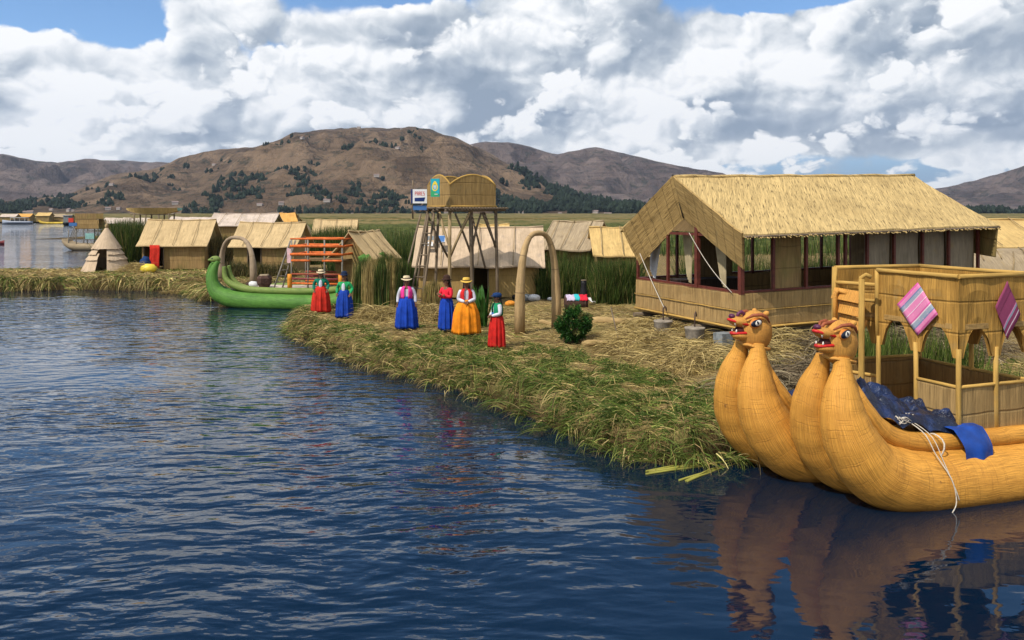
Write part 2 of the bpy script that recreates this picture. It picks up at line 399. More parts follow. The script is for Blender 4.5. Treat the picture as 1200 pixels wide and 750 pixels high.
M = dict(
    roof=reed_mat('reed_roof', (.60, .43, .185), .58, 60, dash=.85, patch=.7, slant=.55, bump=.6),
    roof_edge=reed_mat('reed_roof_chevron', (.45, .30, .115), .6, 60, seam=.42, dash=.7, slant=1.57, bump=.6),
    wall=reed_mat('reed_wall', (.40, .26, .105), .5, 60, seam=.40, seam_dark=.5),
    wall2=reed_mat('reed_wall_golden', (.47, .26, .06), .5, 50, seam=.46, seam_dark=.35, patch=1.5),
    hutroof=reed_mat('reed_roof_pale', (.52, .38, .20), .75, 45, dash=.25, bump=.4),
    hutroof_g=reed_mat('reed_roof_grey', (.36, .28, .18), .7, 45, dash=.2, patch=2.0),
    hutroof_y=reed_mat('reed_roof_yellow', (.58, .40, .16), .75, 45, dash=.25),
    hutwall=reed_mat('reed_wall_old', (.33, .215, .09), .6, 40, seam=.55, seam_dark=.3, green=.25),
    pole=wood_mat('pole_wood', (.20, .15, .10)),
    pole_l=wood_mat('pole_pale', (.40, .29, .15)),
    reedrod=reed_mat('reed_rod', (.52, .32, .085), .6, 30, bump=.3),
    redwood=plain_mat('red_painted_wood', (.12, .028, .018), .5, .3),
    dark=plain_mat('dark_seam_and_door_shade', (.03, .026, .022), .9),
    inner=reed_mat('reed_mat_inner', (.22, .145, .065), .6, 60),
    white=plain_mat('white_cloth', (.62, .62, .62), .8, .15),
    black=plain_mat('black_paint', (.012, .012, .014), .5),
    blade=col_mat('reed_blade', .7, .25), straw=col_mat('straw', .75, .1), leaf=col_mat('leaf', .55, .3),
)

# ------------------------------------------------------------------ ribbons (grass, straw, reeds)
def ribbons(base, d0, length, width, droop, nseg=4, side=None, twist=None):
    """curved tapering blades: base (n,3), d0 (n,3) unit, length (n,), width (n,), droop (n,) -> verts, quads, t"""
    n = len(base); P = np.array(base, float); D = np.array(d0, float)
    if side is None:
        a = rng.uniform(0, 2 * np.pi, n); r = np.stack([np.cos(a), np.sin(a), np.zeros(n)], 1)
        side = np.cross(D, r); side /= np.linalg.norm(side, axis=1, keepdims=True) + 1e-9
    V = np.zeros((n, nseg + 1, 2, 3)); st = (length / nseg)[:, None]
    for j in range(nseg + 1):
        w = width * (1 - (j / nseg) ** 1.6 * .85)
        V[:, j, 0] = P - side * w[:, None] / 2; V[:, j, 1] = P + side * w[:, None] / 2
        P = P + D * st
        D = D + np.stack([np.zeros(n), np.zeros(n), -droop / nseg], 1); D /= np.linalg.norm(D, axis=1, keepdims=True)
    idx = np.arange(n * (nseg + 1) * 2).reshape(n, nseg + 1, 2)
    Q = np.stack([idx[:, :-1, 0], idx[:, :-1, 1], idx[:, 1:, 1], idx[:, 1:, 0]], -1).reshape(-1, 4)
    return V.reshape(-1, 3), Q, (nseg + 1) * 2
def ribbon_obj(name, parts, mat, label=None, cat=None, group=None, kind=None, parent=None):
    """parts: list of (base,d0,len,wid,droop,nseg,col(n,3))"""
    VV, QQ, CC, off = [], [], [], 0
    for (b, d, l, w, dr, ns, c) in parts:
        V, Q, per = ribbons(b, d, l, w, dr, ns); VV.append(V); QQ.append(Q + off); off += len(V); CC.append(np.repeat(c, per, 0))
    o = np_mesh(name, np.concatenate(VV), np.concatenate(QQ), mat, np.concatenate(CC), parent=parent)
    return tag(o, label, cat, group, kind)
def unit(v): return v / (np.linalg.norm(v, axis=1, keepdims=True) + 1e-9)
def cmix(a, b, t): return np.asarray(a)[None] * (1 - t[:, None]) + np.asarray(b)[None] * t[:, None]
def jitcol(c, s=.25): return np.clip(c * (1 + rng.normal(0, s, (len(c), 1))) , 0.004, .9)

# ------------------------------------------------------------------ water
def build_water():
    m, k, b = new_mat('lake_water')
    geo = k.new('ShaderNodeNewGeometry').outputs['Position']
    x, y, z = k.sep(geo)
    # ripples run across the view; sizes fade with distance so that they do not alias
    dist = k.m('SQRT', k.m('ADD', k.m('MULTIPLY', x, x), k.m('MULTIPLY', y, y)))
    wv = k.noise(geo, .35, 2, .5, col=True)
    P = k.vm('ADD', geo, k.vm('SCALE', wv, sc=.9))
    Pa = k.map(P, rot=(0, 0, R(-14)), scale=(.50, 1.0, 1)); Pb = k.map(P, rot=(0, 0, R(24)), scale=(.45, 1.0, 1))
    n1 = k.noise(Pa, 2.1, 1, .4, dim='2D'); n2 = k.noise(Pb, 5.2, 1, .4, dim='2D'); n3 = k.noise(Pa, 13.0, 1, .5, dim='2D')
    gust = k.ss(k.noise(k.map(geo, scale=(.06, .11, 1)), 1, 3, .6, dim='2D'), .34, .64, .34, 1.25)
    lee = k.ss(k.m('ADD', k.m('MULTIPLY', x, .42), y), 9.5, 16.0, 1.0, 1.0)
    h = k.m('ADD', k.m('MULTIPLY', n1, 1.0), k.m('ADD', k.m('MULTIPLY', n2, .46), k.m('MULTIPLY', n3, k.ss(dist, 10, 90, .085, .04))))
    st = k.m('MULTIPLY', k.ss(dist, 9, 60, .20, .26), gust)
    st = k.m('MULTIPLY', st, k.ss(k.m('ADD', x, k.m('MULTIPLY', y, .12)), 1.5, 5.5, 1.0, .48))
    setp(k, b, (.0005, .0085, .0235, 1), .03, .5, None, IOR=1.5)
    bp = k.bump(h, 1.0, .27)
    k.put(b.inputs['Normal'], bp)
    bn = [n for n in m.node_tree.nodes if n.type == 'BUMP'][0]; k.put(bn.inputs['Strength'], st)
    mb = MB(); xs = [-3000, -400, -60, 60, 400, 3000]; ys = [-300, 0, 60, 400, 1500, 3600]
    for i in range(5):
        for j in range(5): mb.quad((xs[i], ys[j], 0), (xs[i + 1], ys[j], 0), (xs[i + 1], ys[j + 1], 0), (xs[i], ys[j + 1], 0))
    o = mb.build('water', m); tag(o, kind='structure'); return o
build_water()

# ------------------------------------------------------------------ island ground
POLY = np.array([(-60, 41.6), (-26.2, 41.2), (-22.3, 42.2), (-17.6, 41.2), (-15.6, 39.0), (-14.2, 36.9), (-10.3, 36.2), (-7.2, 35.2), (-5.4, 34.2), (-4.7, 31.9), (-5.8, 30.5), (-7.6, 30.2),
    (-7.8, 28.6), (-7.3, 26.8), (-6.0, 24.3), (-3.9, 21.2), (-2.1, 19.4), (-.75, 17.6), (0, 16.4), (.79, 14.9), (1.45, 13.75), (2.2, 12.85), (3.0, 12.75), (3.75, 13.35), (5.0, 14.0), (7.0, 14.7), (9.0, 15.6), (14, 17.6), (40, 27),
    (140, 60), (260, 160), (260, 400), (-230, 400), (-140, 290), (-78, 155), (-51, 101), (-31.5, 61), (-26.6, 51.3), (-60, 50.5)])
def sdist(X, Y, poly=POLY):
    """distance to the outline, positive inside"""
    X = np.asarray(X, float); Y = np.asarray(Y, float); d = np.full(X.shape, 1e9); ins = np.zeros(X.shape, bool)
    n = len(poly)
    for i in range(n):
        a = poly[i]; b = poly[(i + 1) % n]; e = b - a
        t = np.clip(((X - a[0]) * e[0] + (Y - a[1]) * e[1]) / (e @ e), 0, 1)
        d = np.minimum(d, np.hypot(X - a[0] - t * e[0], Y - a[1] - t * e[1]))
        c = ((a[1] > Y) != (b[1] > Y)) & (X < (b[0] - a[0]) * (Y - a[1]) / (b[1] - a[1] + 1e-12) + a[0]); ins ^= c
    return np.where(ins, d, -d)
GZ = .55
HUT_O = Vector((5.42, 19.0, 0)); HUT_A = math.atan2(.40, .917)
def hutuv(X, Y):
    c, s_ = math.cos(HUT_A), math.sin(HUT_A); dx = X - HUT_O.x; dy = Y - HUT_O.y
    return dx * c + dy * s_, -dx * s_ + dy * c
def gheight(X, Y):
    X = np.asarray(X, float); Y = np.asarray(Y, float)
    sd = sdist(X, Y) + (vnoise(X, Y, .8, 3) - .5) * .55
    e = np.clip((sd + .25) / .75, 0, 1); e = e * e * (3 - 2 * e)
    z = -.45 + e * (GZ + .40) + np.clip(sd / 2.0, 0, 1) * .05
    lump = (vnoise(X, Y, .55, 5, 4) - .5) * .16 + (vnoise(X, Y, 2.6, 9, 2) - .5) * .14
    z = z + lump * np.clip(e, 0, 1)
    u, v = hutuv(X, Y)                           # reeds heaped under the big hut and down in front of it
    m = np.clip(1 - np.maximum(np.maximum(-.9 - u, u - 12), np.maximum(-1.1 - v, v - 5.0)) / 1.3, 0, 1)
    m = np.clip(m, 0, 1); m = m * m * (3 - 2 * m)
    z = z + m * (.28 + (vnoise(X, Y, .35, 15, 3) - .5) * .22) * np.clip(sd / .8, 0, 1)
    return z, sd
def gz(x, y): return float(gheight(np.array([x]), np.array([y]))[0][0])
def axis(parts):
    out = []
    for a, b, st in parts: out.append(np.arange(a, b, st))
    out.append([parts[-1][1]]); return np.concatenate(out)
def build_ground():
    xs = axis([(-260, -60, 20), (-60, -28, 1.0), (-28, -10, .4), (-10, 12, .11), (12, 20, .4), (20, 60, 3), (60, 280, 20)])
    ys = axis([(11.5, 31, .11), (31, 54, .3), (54, 80, 1.2), (80, 160, 6), (160, 420, 20)])
    X, Y = np.meshgrid(xs, ys); Z, sd = gheight(X, Y)
    V = np.stack([X, Y, Z], -1).reshape(-1, 3); ny, nx = X.shape; I = np.arange(ny * nx).reshape(ny, nx)
    Q = np.stack([I[:-1, :-1], I[:-1, 1:], I[1:, 1:], I[1:, :-1]], -1).reshape(-1, 4)
    keep = (sd.ravel()[Q] > -1.2).any(1); Q = Q[keep]
    m, k, b = new_mat('reed_ground')
    geo = k.new('ShaderNodeNewGeometry').outputs['Position']
    a1 = k.noise(k.map(geo, rot=(0, 0, .5), scale=(40, 6, 10)), 1, 3, .6); a2 = k.noise(k.map(geo, rot=(0, 0, -.9), scale=(34, 5, 10)), 1, 3, .6)
    st = k.m('MAXIMUM', k.ss(a1, .45, .7), k.ss(a2, .5, .72))
    col = k.mix(st, (.15, .105, .045, 1), (.42, .305, .13, 1))
    p = k.noise(geo, .9, 4, .6); col = k.mix(k.m('MULTIPLY', k.ss(p, .50, .66), .6), col, (.17, .16, .05, 1))
    p3 = k.noise(geo, 2.3, 4, .6); col = k.mix(k.m('MULTIPLY', k.ss(p3, .52, .7), .5), col, (.20, .12, .05, 1))
    zz = k.sep(geo)[2]; col = k.mix(k.ss(zz, .42, .10), col, (.075, .052, .022, 1))
    setp(k, b, col, .9, .1, k.bump(st, .8, .03))
    o = np_mesh('ground', V, Q, m, smooth=True); tag(o, kind='structure')
    return o
build_ground()

# ------------------------------------------------------------------ hills
def build_hills():
    def prof(pts, px): 
        a = np.array(pts, float); return np.interp(px, a[:, 0], a[:, 1])
    def hill_mat(name, c1, c2, c3_, sc):
        m, k, b = new_mat(name)
        geo = k.new('ShaderNodeNewGeometry').outputs['Position']
        n1 = k.noise(geo, .004 * sc, 6, .62); n2 = k.noise(geo, .018 * sc, 5, .65); n3 = k.vor(k.vm('ADD', geo, k.vm('SCALE', k.noise(geo, .01, 3, col=True), sc=70)), .012 * sc, 'F1', out='Color')
        c1 = mul(c1, .80); c2 = mul(c2, .92); c3_ = mul(c3_, .66)
        col = k.mix(k.ss(n1, .36, .62), (*c1, 1), (*c2, 1))
        col = k.mix(k.m('MULTIPLY', k.ss(n2, .42, .62), .65), col, (*c3_, 1))
        col = k.mix(.22, col, k.mix(k.sep(n3)[0], (*mul(c1, .6), 1), (*mul(c2, 1.5), 1)))
        scr = k.ss(k.noise(geo, .045 * sc, 5, .72), .52, .62)           # scattered scrub
        col = k.mix(k.m('MULTIPLY', scr, .7), col, (.030, .036, .024, 1))
        ter = k.noise(k.map(geo, scale=(.004, .004, .09)), 1, 3, .6, dist=.6); col = k.mix(k.m('MULTIPLY', k.ss(ter, .52, .60), .45), col, (*mul(c1, .5), 1))
        fld = k.ss(k.noise(geo, .011 * sc, 3, .5), .56, .60); col = k.mix(k.m('MULTIPLY', fld, .4), col, (*mul(c2, 1.35), 1))
        z_ = k.sep(geo)[2]; tone = k.ss(k.m('SUBTRACT', n2, k.m('MULTIPLY', z_, .0022 / sc)), .30, .52)
        setp(k, b, col, .95, .05, k.bump(k.m('ADD', n2, k.m('MULTIPLY', k.noise(geo, .045, 5, .72), .55)), 1.0, 30))
        return m
    def ridge(name, pts, D0, D1, seed, mat, pa, pb, power=1.1, rough=1.0, na=460, nd=70):
        px = np.linspace(pa, pb, na); t = np.linspace(0, 1.5, nd)
        PX, T = np.meshgrid(px, t)
        Dd = D0 + (D1 - D0) * T
        X = (PX - 600) / F * Dd; Y = Dd
        Hh = (HOR - prof(pts, PX)) / F * D1 + CAMZ            # crest height
        s = np.clip(T, 0, 1)
        shape = np.where(T <= 1, s ** power, np.clip(1 - (T - 1) * 1.6, 0, 1))
        # gullies run down the slope: ridged noise, none at the crest line and the foot
        g = 1 - np.abs(vnoise(X, Y * .7, 300, seed, 5) * 2 - 1) * 2
        g2 = vnoise(X, Y, 90, seed + 40, 4) - .5
        env = np.sin(np.pi * np.clip(T, 0, 1)) ** .7
        Z = Hh * shape + (g * .36 + g2 * .40) * Hh * env * rough + (vnoise(X, Y, 45, seed + 60, 3) - .5) * 17 * np.clip(T, 0, 1)
        # what is in front must not rise above the crest as seen from the lake
        Zmax = CAMZ + (Hh - CAMZ) * (Dd / D1) * .985
        Z = np.where(T < 1, np.minimum(Z, Zmax + (vnoise(X, Y, 60, seed + 5, 3) - .5) * 5 * np.clip(T, 0, 1)), Z)
        Z = np.maximum(Z, .3)
        V = np.stack([X, Y, Z], -1).reshape(-1, 3); ny, nx = X.shape; I = np.arange(ny * nx).reshape(ny, nx)
        Q = np.stack([I[:-1, :-1], I[:-1, 1:], I[1:, 1:], I[1:, :-1]], -1).reshape(-1, 4)
        o = np_mesh(name, V, Q, mat, smooth=True); tag(o, kind='structure'); return X, Y, Z
    brown = hill_mat('dry_hillside', (.115, .075, .045), (.225, .155, .098), (.085, .062, .045), 1.0)
    mauve = hill_mat('far_dry_hillside', (.12, .088, .078), (.19, .145, .125), (.05, .05, .055), .6)
    P1 = [(-1500, 200), (-500, 190), (-200, 186), (0, 236), (80, 228), (130, 205), (180, 198), (215, 184), (240, 177), (300, 172), (345, 157), (380, 153), (420, 149), (450, 152), (480, 149), (505, 153), (530, 161), (560, 173), (585, 186), (620, 207), (660, 225), (720, 240), (800, 246), (3000, 247)]
    P2 = [(-2500, 215), (-900, 200), (-300, 186), (-60, 184), (0, 180), (30, 186), (62, 191), (100, 186), (150, 189), (200, 190), (280, 196), (400, 205), (520, 180), (560, 166), (590, 166), (615, 170), (650, 181), (680, 175), (700, 172), (740, 182), (790, 193), (830, 200), (900, 214), (960, 232), (1020, 238), (1075, 224), (1110, 219), (1140, 212), (1165, 205), (1200, 194), (1260, 186), (1350, 192), (1700, 205), (3500, 215)]
    P2r = [(x, y if not 840 < x < 1075 else y) for x, y in P2]
    near = ridge('hills', P1, 1150, 2600, 21, brown, -900, 1000, 1.15)
    ridge('hills', P2r, 2300, 4300, 33, mauve, -1600, 2900, 1.1, na=700)
    ridge('hills', [(-3000, 238), (900, 236), (1000, 228), (1100, 226), (4000, 238)], 4600, 7000, 51, mauve, -1600, 2900, 1.0, .6, na=300, nd=30)
    return near
HX, HY, HZ = build_hills()
M['curtain'] = plain_mat('beige_curtain', (.42, .34, .20), .85, .2, 3)
M['hutwall_p'] = reed_mat('greyed_window_mat', (.27, .225, .16), .75, 25, patch=1.6)
M['darkwood'] = wood_mat('dark_counter_wood', (.045, .03, .022))
M['rust'] = plain_mat('rusty_iron', (.09, .055, .04), .7, .4, 20)
M['hutroof_w'] = reed_mat('weathered_pale_sheet_roof', (.52, .43, .36), .8, 30, bump=.2)
M['hutroof_o'] = reed_mat('orange_reed_roof', (.62, .33, .09), .75, 30, bump=.2)
M['hutroof_p'] = reed_mat('patched_pale_roof', (.50, .38, .26), .8, 30, patch=1.6, bump=.3, stain=(.30, .24, .20))
M['wall_ochre'] = reed_mat('ochre_mat_wall', (.40, .27, .10), .7, 30, seam=.9, seam_dark=.2, bump=.3)
# ------------------------------------------------------------------ the large reed hut on its reed mound
def big_hut():
    root = empty('reed_hut', (HUT_O.x, HUT_O.y, 0), HUT_A, 'large open-sided reed hut with red posts behind the two puma-headed boats', 'hut')
    Lx, Wv = 8.35, 4.6; zb0, zr0, ze0 = 1.34, 2.15, 3.52
    def zl(u): return .014 * u                       # the platform rises slightly towards the far end
    # low walls of sewn mats
    def low(a, b, name='wall'):
        mb = MB(); (ua, va), (ub, vb) = a, b; L = math.hypot(ub - ua, vb - va); n = max(2, int(L / .35))
        mb.panel((ua, va, zb0 + zl(ua)), (ub, vb, zb0 + zl(ub)), (ub, vb, zr0 + zl(ub)), (ua, va, zr0 + zl(ua)), .07, n, 4, jit=.035)
        return mb.build(name, M['wall'], root)
    low((0, 0), (Lx, 0)); low((0, Wv), (0, .07)); low((Lx, 0.0), (Lx, Wv)); low((Lx - .07, Wv), (.07, Wv))
    mb = MB()                                          # rail reeds along the foot and the top of the wall
    for z, r in ((zb0 - .01, .03), (zb0 + .40, .012)):
        mb.pole((-.04, -.04, z), (Lx, -.04, z + zl(Lx)), r, bend=.002); mb.pole((-.04, -.04, z), (-.04, Wv, z), r, bend=.002)
    mb.build('wall_binding', M['reedrod'], root)
    mb = MB()
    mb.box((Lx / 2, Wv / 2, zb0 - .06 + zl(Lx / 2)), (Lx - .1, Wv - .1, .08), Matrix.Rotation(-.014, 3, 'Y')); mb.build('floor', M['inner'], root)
    mb = MB()
    for v in (.3, 1.6, 3.0, 4.3): mb.pole((-.25, v, zb0 - .17), (Lx, v, zb0 - .10), .065)
    for u in (.2, 2.4, 4.6, 6.8): mb.pole((u, -.1, zb0 - .29), (u, Wv + .1, zb0 - .27), .07)
    for u in (.3, 2.4, 4.6, 6.8):
        for v in (.15, 2.3, 4.4): mb.pole((u, v, .4), (u, v, zb0 - .2), .11)
    mb.build('floor_beam', M['pole'], root)
    # posts
    def ez(v): return ze0 if v in (0, Wv) else ze0 + (1 - abs(v - Wv / 2) / (Wv / 2)) * 1.40
    posts = [(0, 0), (0, 1.75), (0, 3.05), (0, Wv), (1.02, 0), (2.05, 0), (3.1, 0), (3.35, 0), (4.1, 0), (5.05, 0), (6.1, 0), (7.1, 0), (Lx - .08, 0),
             (1.4, Wv), (2.8, Wv), (4.2, Wv), (5.6, Wv), (7.0, Wv), (Lx - .08, Wv), (Lx, 2.3)]
    for (u, v) in posts:
        mb = MB(); w = .11 if (u, v) in ((0, 1.75), (0, 0)) else .07
        mb.box((u + (.05 if u == 0 else 0), v + (.05 if v == 0 else (-.05 if v == Wv else 0)), (zr0 - .02 + ez(v)) / 2 + zl(u)), (w, w, ez(v) - zr0 + .02))
        mb.build('post', M['redwood'], root, bevel=.006)
    mb = MB()
    for v in (0.05, Wv - .05): mb.box((Lx / 2, v, ze0 + .03 + zl(Lx / 2)), (Lx, .09, .10), Matrix.Rotation(-.014, 3, 'Y'))
    for z in (ze0, zr0 + .03): mb.box((.055, Wv / 2, z), (.07, Wv - .12, .07))
    mb.box((Lx / 2, .05, zr0 + .035 + zl(Lx / 2)), (Lx - .1, .075, .05), Matrix.Rotation(-.014, 3, 'Y'))
    mb.box((Lx / 2, Wv - .05, zr0 + .035 + zl(Lx / 2)), (Lx - .1, .075, .05), Matrix.Rotation(-.014, 3, 'Y'))
    mb.build('rail', M['redwood'], root, bevel=.005)
    # gable triangle and closed mats at the back
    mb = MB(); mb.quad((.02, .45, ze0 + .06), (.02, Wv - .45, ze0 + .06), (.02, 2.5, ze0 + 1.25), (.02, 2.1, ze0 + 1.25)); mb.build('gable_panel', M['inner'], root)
    for (a, b) in ((2.0, 3.35),):
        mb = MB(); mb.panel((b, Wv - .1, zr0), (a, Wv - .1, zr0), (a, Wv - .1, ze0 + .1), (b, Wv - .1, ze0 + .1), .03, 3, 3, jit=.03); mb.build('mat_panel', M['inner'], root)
    mb = MB(); mb.panel((1.06, .16, zr0), (2.0, .16, zr0), (2.0, .16, ze0), (1.06, .16, ze0), .03, 3, 3, jit=.02); mb.build('mat_panel', M['hutwall'], root)
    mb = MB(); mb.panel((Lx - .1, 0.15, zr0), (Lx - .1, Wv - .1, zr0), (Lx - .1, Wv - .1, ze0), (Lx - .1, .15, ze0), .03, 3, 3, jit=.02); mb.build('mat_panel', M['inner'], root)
    for (a, b) in ((4.12, 5.0), (5.1, 6.05), (6.15, 7.05), (7.15, 8.2)):
        mb = MB(); mb.panel((a, .15, zr0), (b, .15, zr0), (b, .15, ze0 + .05), (a, .15, ze0 + .05), .03, 4, 4, jit=.04); mb.build('mat_panel', M['hutwall_p'], root)
    # curtains tied back behind the gable openings
    for (v0, v1, lean, mt) in ((2.95, 2.55, -.35, 'curtain'), (1.6, 1.15, -.5, 'curtain'), (4.5, 3.95, .1, 'curtain')):
        mb = MB(); nn = 7
        for i in range(nn):
            t0, t1 = i / nn, (i + 1) / nn
            def cp(t, s): 
                fold = .04 * math.sin(t * 20)
                vv = v0 + (v1 - v0) * t * (1 - .55 * s) + lean * s * .5
                return (.45 + fold, vv, ze0 - .05 - s * 1.05 - (.25 * t * s))
            for j in range(4): mb.quad(cp(t0, j / 4), cp(t1, j / 4), cp(t1, (j + 1) / 4), cp(t0, (j + 1) / 4), smooth=True)
        mb.build('curtain', M['white'] if v0 > 4 else M['curtain'], root)
    # roof
    rz0, rz1 = 5.02, 5.20; ov = .42
    def roofp(u, s):     # s -1..1 from the front eave to the back eave
        u_ = u / Lx; zr = rz0 + (rz1 - rz0) * u_; zE = ze0 + .06 + .15 * u_
        v = Wv / 2 + s * (Wv / 2 + ov); a = abs(s)
        return Vector((u, v, zr + (zE - zr) * a - .05 * math.sin(a * math.pi)))
    for sgn in (-1, 1):
        mb = MB()
        U0, U1 = -.28, Lx + .15; nU = 30; nS = 9; base = []
        def wob(x, y, side):
            return (0, 0, 0)
        vs = {}
        for side in (0, 1):
            for j in range(nS + 1):
                for i in range(nU + 1):
                    u = U0 + (U1 - U0) * i / nU; s = sgn * (1 - j / nS)
                    p = roofp(u, s); p.z += .03 * mnoise.noise(Vector((u * 1.3, s * 3, sgn))) + .012 * mnoise.noise(Vector((u * 6, s * 9, 2)))
                    if j == 0: p.z += .035 * mnoise.noise(Vector((u * 5, 0, 7)))
                    p.z -= side * .075; vs[(i, j, side)] = len(mb.v); mb.v.append(p)
        def q(a, b, c, d, uv): mb.face([vs[a], vs[b], vs[c], vs[d]][::(1 if sgn < 0 else -1)], uv[::(1 if sgn < 0 else -1)])
        for j in range(nS):
            for i in range(nU):
                uv = [(i * .29, j * .34), ((i + 1) * .29, j * .34), ((i + 1) * .29, (j + 1) * .34), (i * .29, (j + 1) * .34)]
                q((i, j, 0), (i + 1, j, 0), (i + 1, j + 1, 0), (i, j + 1, 0), uv); q((i, j, 1), (i, j + 1, 1), (i + 1, j + 1, 1), (i + 1, j, 1), uv)
        for i in range(nU): q((i, 0, 0), (i, 0, 1), (i + 1, 0, 1), (i + 1, 0, 0), [(i * .3, 0), (i * .3, .07), (i * .3 + .3, .07), (i * .3 + .3, 0)])
        for j in range(nS):
            for i in (0, nU): q((i, j, 0), (i, j + 1, 0), (i, j + 1, 1), (i, j, 1), [(0, 0), (.3, 0), (.3, .07), (0, .07)])
        mb.build('roof', M['roof'], root)
    mb = MB()                                       # ragged reed ends along the front eave, binding rod over it
    for i in range(170):
        u = -.25 + (Lx + .4) * i / 170 + rnd.uniform(-.02, .02); p = roofp(u, -1)
        mb.tube([p + Vector((0, .1, -.03)), p + Vector((rnd.uniform(-.03, .03), -.03 - rnd.random() * .06, -.07 - rnd.random() * .05))], rnd.uniform(.008, .018), 4, smooth=False)
    mb.build('eave_fringe', M['roof'], root)
    mb = MB(); mb.tube([roofp(-.25 + (Lx + .4) * i / 12, -1) + Vector((0, -.005, -.06)) for i in range(13)], .03, 6); mb.build('eave_rod', M['pole'], root)
    mb = MB(); mb.tube([roofp(-.26 + (Lx + .4) * i / 16, 0) + Vector((0, 0, .0 + .015 * math.sin(i * 2.1))) for i in range(17)], .05, 7); mb.build('ridge_roll', M['roof'], root)
    # chevron of mats hanging over the gable
    for sgn, inner_e, oe in ((-1, (.02, -.12, 2.74), (-.30, -.43, 3.60)), (1, (.10, 4.52, 2.56), (-.30, 4.80, 3.60))):
        ao, ai = Vector((-.30, 2.3, 5.05)), Vector((.06, 2.28, 3.93)); eo, ei = Vector(oe), Vector(inner_e)
        mb = MB(); 
        if sgn < 0: mb.panel(ei, ai, ao, eo, .05, 10, 4, jit=.03)
        else: mb.panel(ai, ei, eo, ao, .05, 10, 4, jit=.03)
        mb.build('gable_flap', M['roof_edge'], root)
        if sgn < 0:
            mb2 = MB(); mb2.tube([ao + Vector((-.03, 0, .02)), ai + Vector((-.05, 0, 0))], .028, 6); mb2.build('flap_seam', M['dark'], root)
    mb = MB(); mb.panel((Lx + .02, -.40, 2.85), (Lx + .3, .7, 2.95), (Lx + .12, .95, 4.1), (Lx + .10, -.44, 3.70), .04, 4, 3, jit=.03); mb.build('gable_flap', M['hutwall'], root)
    # furniture seen through the openings
    return root
HUT = big_hut()
def hutp(u, v, z): 
    c, s_ = math.cos(HUT_A), math.sin(HUT_A); return Vector((HUT_O.x + u * c - v * s_, HUT_O.y + u * s_ + v * c, z))
# counter and tarpaulin stack standing inside the hut
def counter():
    p = hutp(1.6, 3.4, 1.33); root = empty('counter', p, HUT_A, 'low dark counter standing inside the large reed hut', 'counter')
    MB().box((0, 0, .42), (2.1, .5, .84)).build('counter_body', M['darkwood'], root, bevel=.01)
    MB().box((0, 0, .865), (2.2, .6, .045)).build('counter_top', M['darkwood'], root, bevel=.008)
counter()
# guy ropes from the gable to the concrete anchors
M['rope'] = plain_mat('pale_cord', (.55, .50, .42), .8, .2, 30)
M['concrete'] = plain_mat('rough_concrete', (.27, .235, .19), .9, .35, 7, .1, .6, dirt=.5)
M['slate'] = plain_mat('grey_block', (.20, .215, .22), .8, .3, 9, .2, .3, dirt=.3)
def rope(name, a, b, sag, r, label):
    a, b = Vector(a), Vector(b); pts = [a.lerp(b, t / 10) - Vector((0, 0, sag * math.sin(math.pi * t / 10))) for t in range(11)]
    o = MB().tube(pts, r, 5).build(name, M['rope']); tag(o, label, 'rope'); return o
def anchor(u, v, label, r=.24):
    p = hutp(u, v, 0); z = gz(p.x, p.y); p.z = z + .03
    root = empty('concrete_anchor', p, rnd.uniform(0, 1), label, 'concrete anchor', 'concrete anchors beside the hut wall')
    mb = MB(); n = 16; prof = [(r * .84, -.1), (r * .9, .1), (r, .42), (r * 1.06, .44), (r * 1.05, .47), (r * .9, .46), (r * .5, .475), (.001, .48)]
    for j in range(len(prof) - 1):
        for i in range(n):
            a0, a1 = 2 * math.pi * i / n, 2 * math.pi * (i + 1) / n; (r0, z0), (r1, z1) = prof[j], prof[j + 1]
            mb.quad((r0 * math.cos(a0), r0 * math.sin(a0), z0), (r0 * math.cos(a1), r0 * math.sin(a1), z0), (r1 * math.cos(a1), r1 * math.sin(a1), z1), (r1 * math.cos(a0), r1 * math.sin(a0), z1), smooth=True)
    mb.build('drum', M['concrete'], root)
    MB().tube([(0, 0, .4), (0, 0, .78), (.05, 0, .84), (.09, 0, .78), (.09, 0, .72)], .018, 6).build('iron_hook', M['rust'], root)
    return p
p1_ = anchor(-.62, 2.3, 'round concrete anchor under the gable wall, farther of the two')
p2_ = anchor(-.62, .95, 'round concrete anchor under the gable wall, nearer of the two')
rope('guy_rope', hutp(-.05, 4.3, 2.9), p1_ + Vector((.03, 0, .78)), .03, .011, 'pale cord from the gable wall corner down to the farther concrete anchor')
rope('guy_rope', hutp(-.06, 1.95, 3.55), hutp(-.06, .25, 2.16), .12, .009, 'white cord slung across the open gable window of the large hut')
def block():
    p = hutp(-.50, .02, 0); p.z = gz(p.x, p.y) - .08
    o = MB().box((0, 0, .25), (.34, .30, .50)).build('concrete_block', M['slate'], None, p, .5, bevel=.03)
    tag(o, 'blue-grey square concrete block at the near corner of the large hut', 'concrete block')
block()

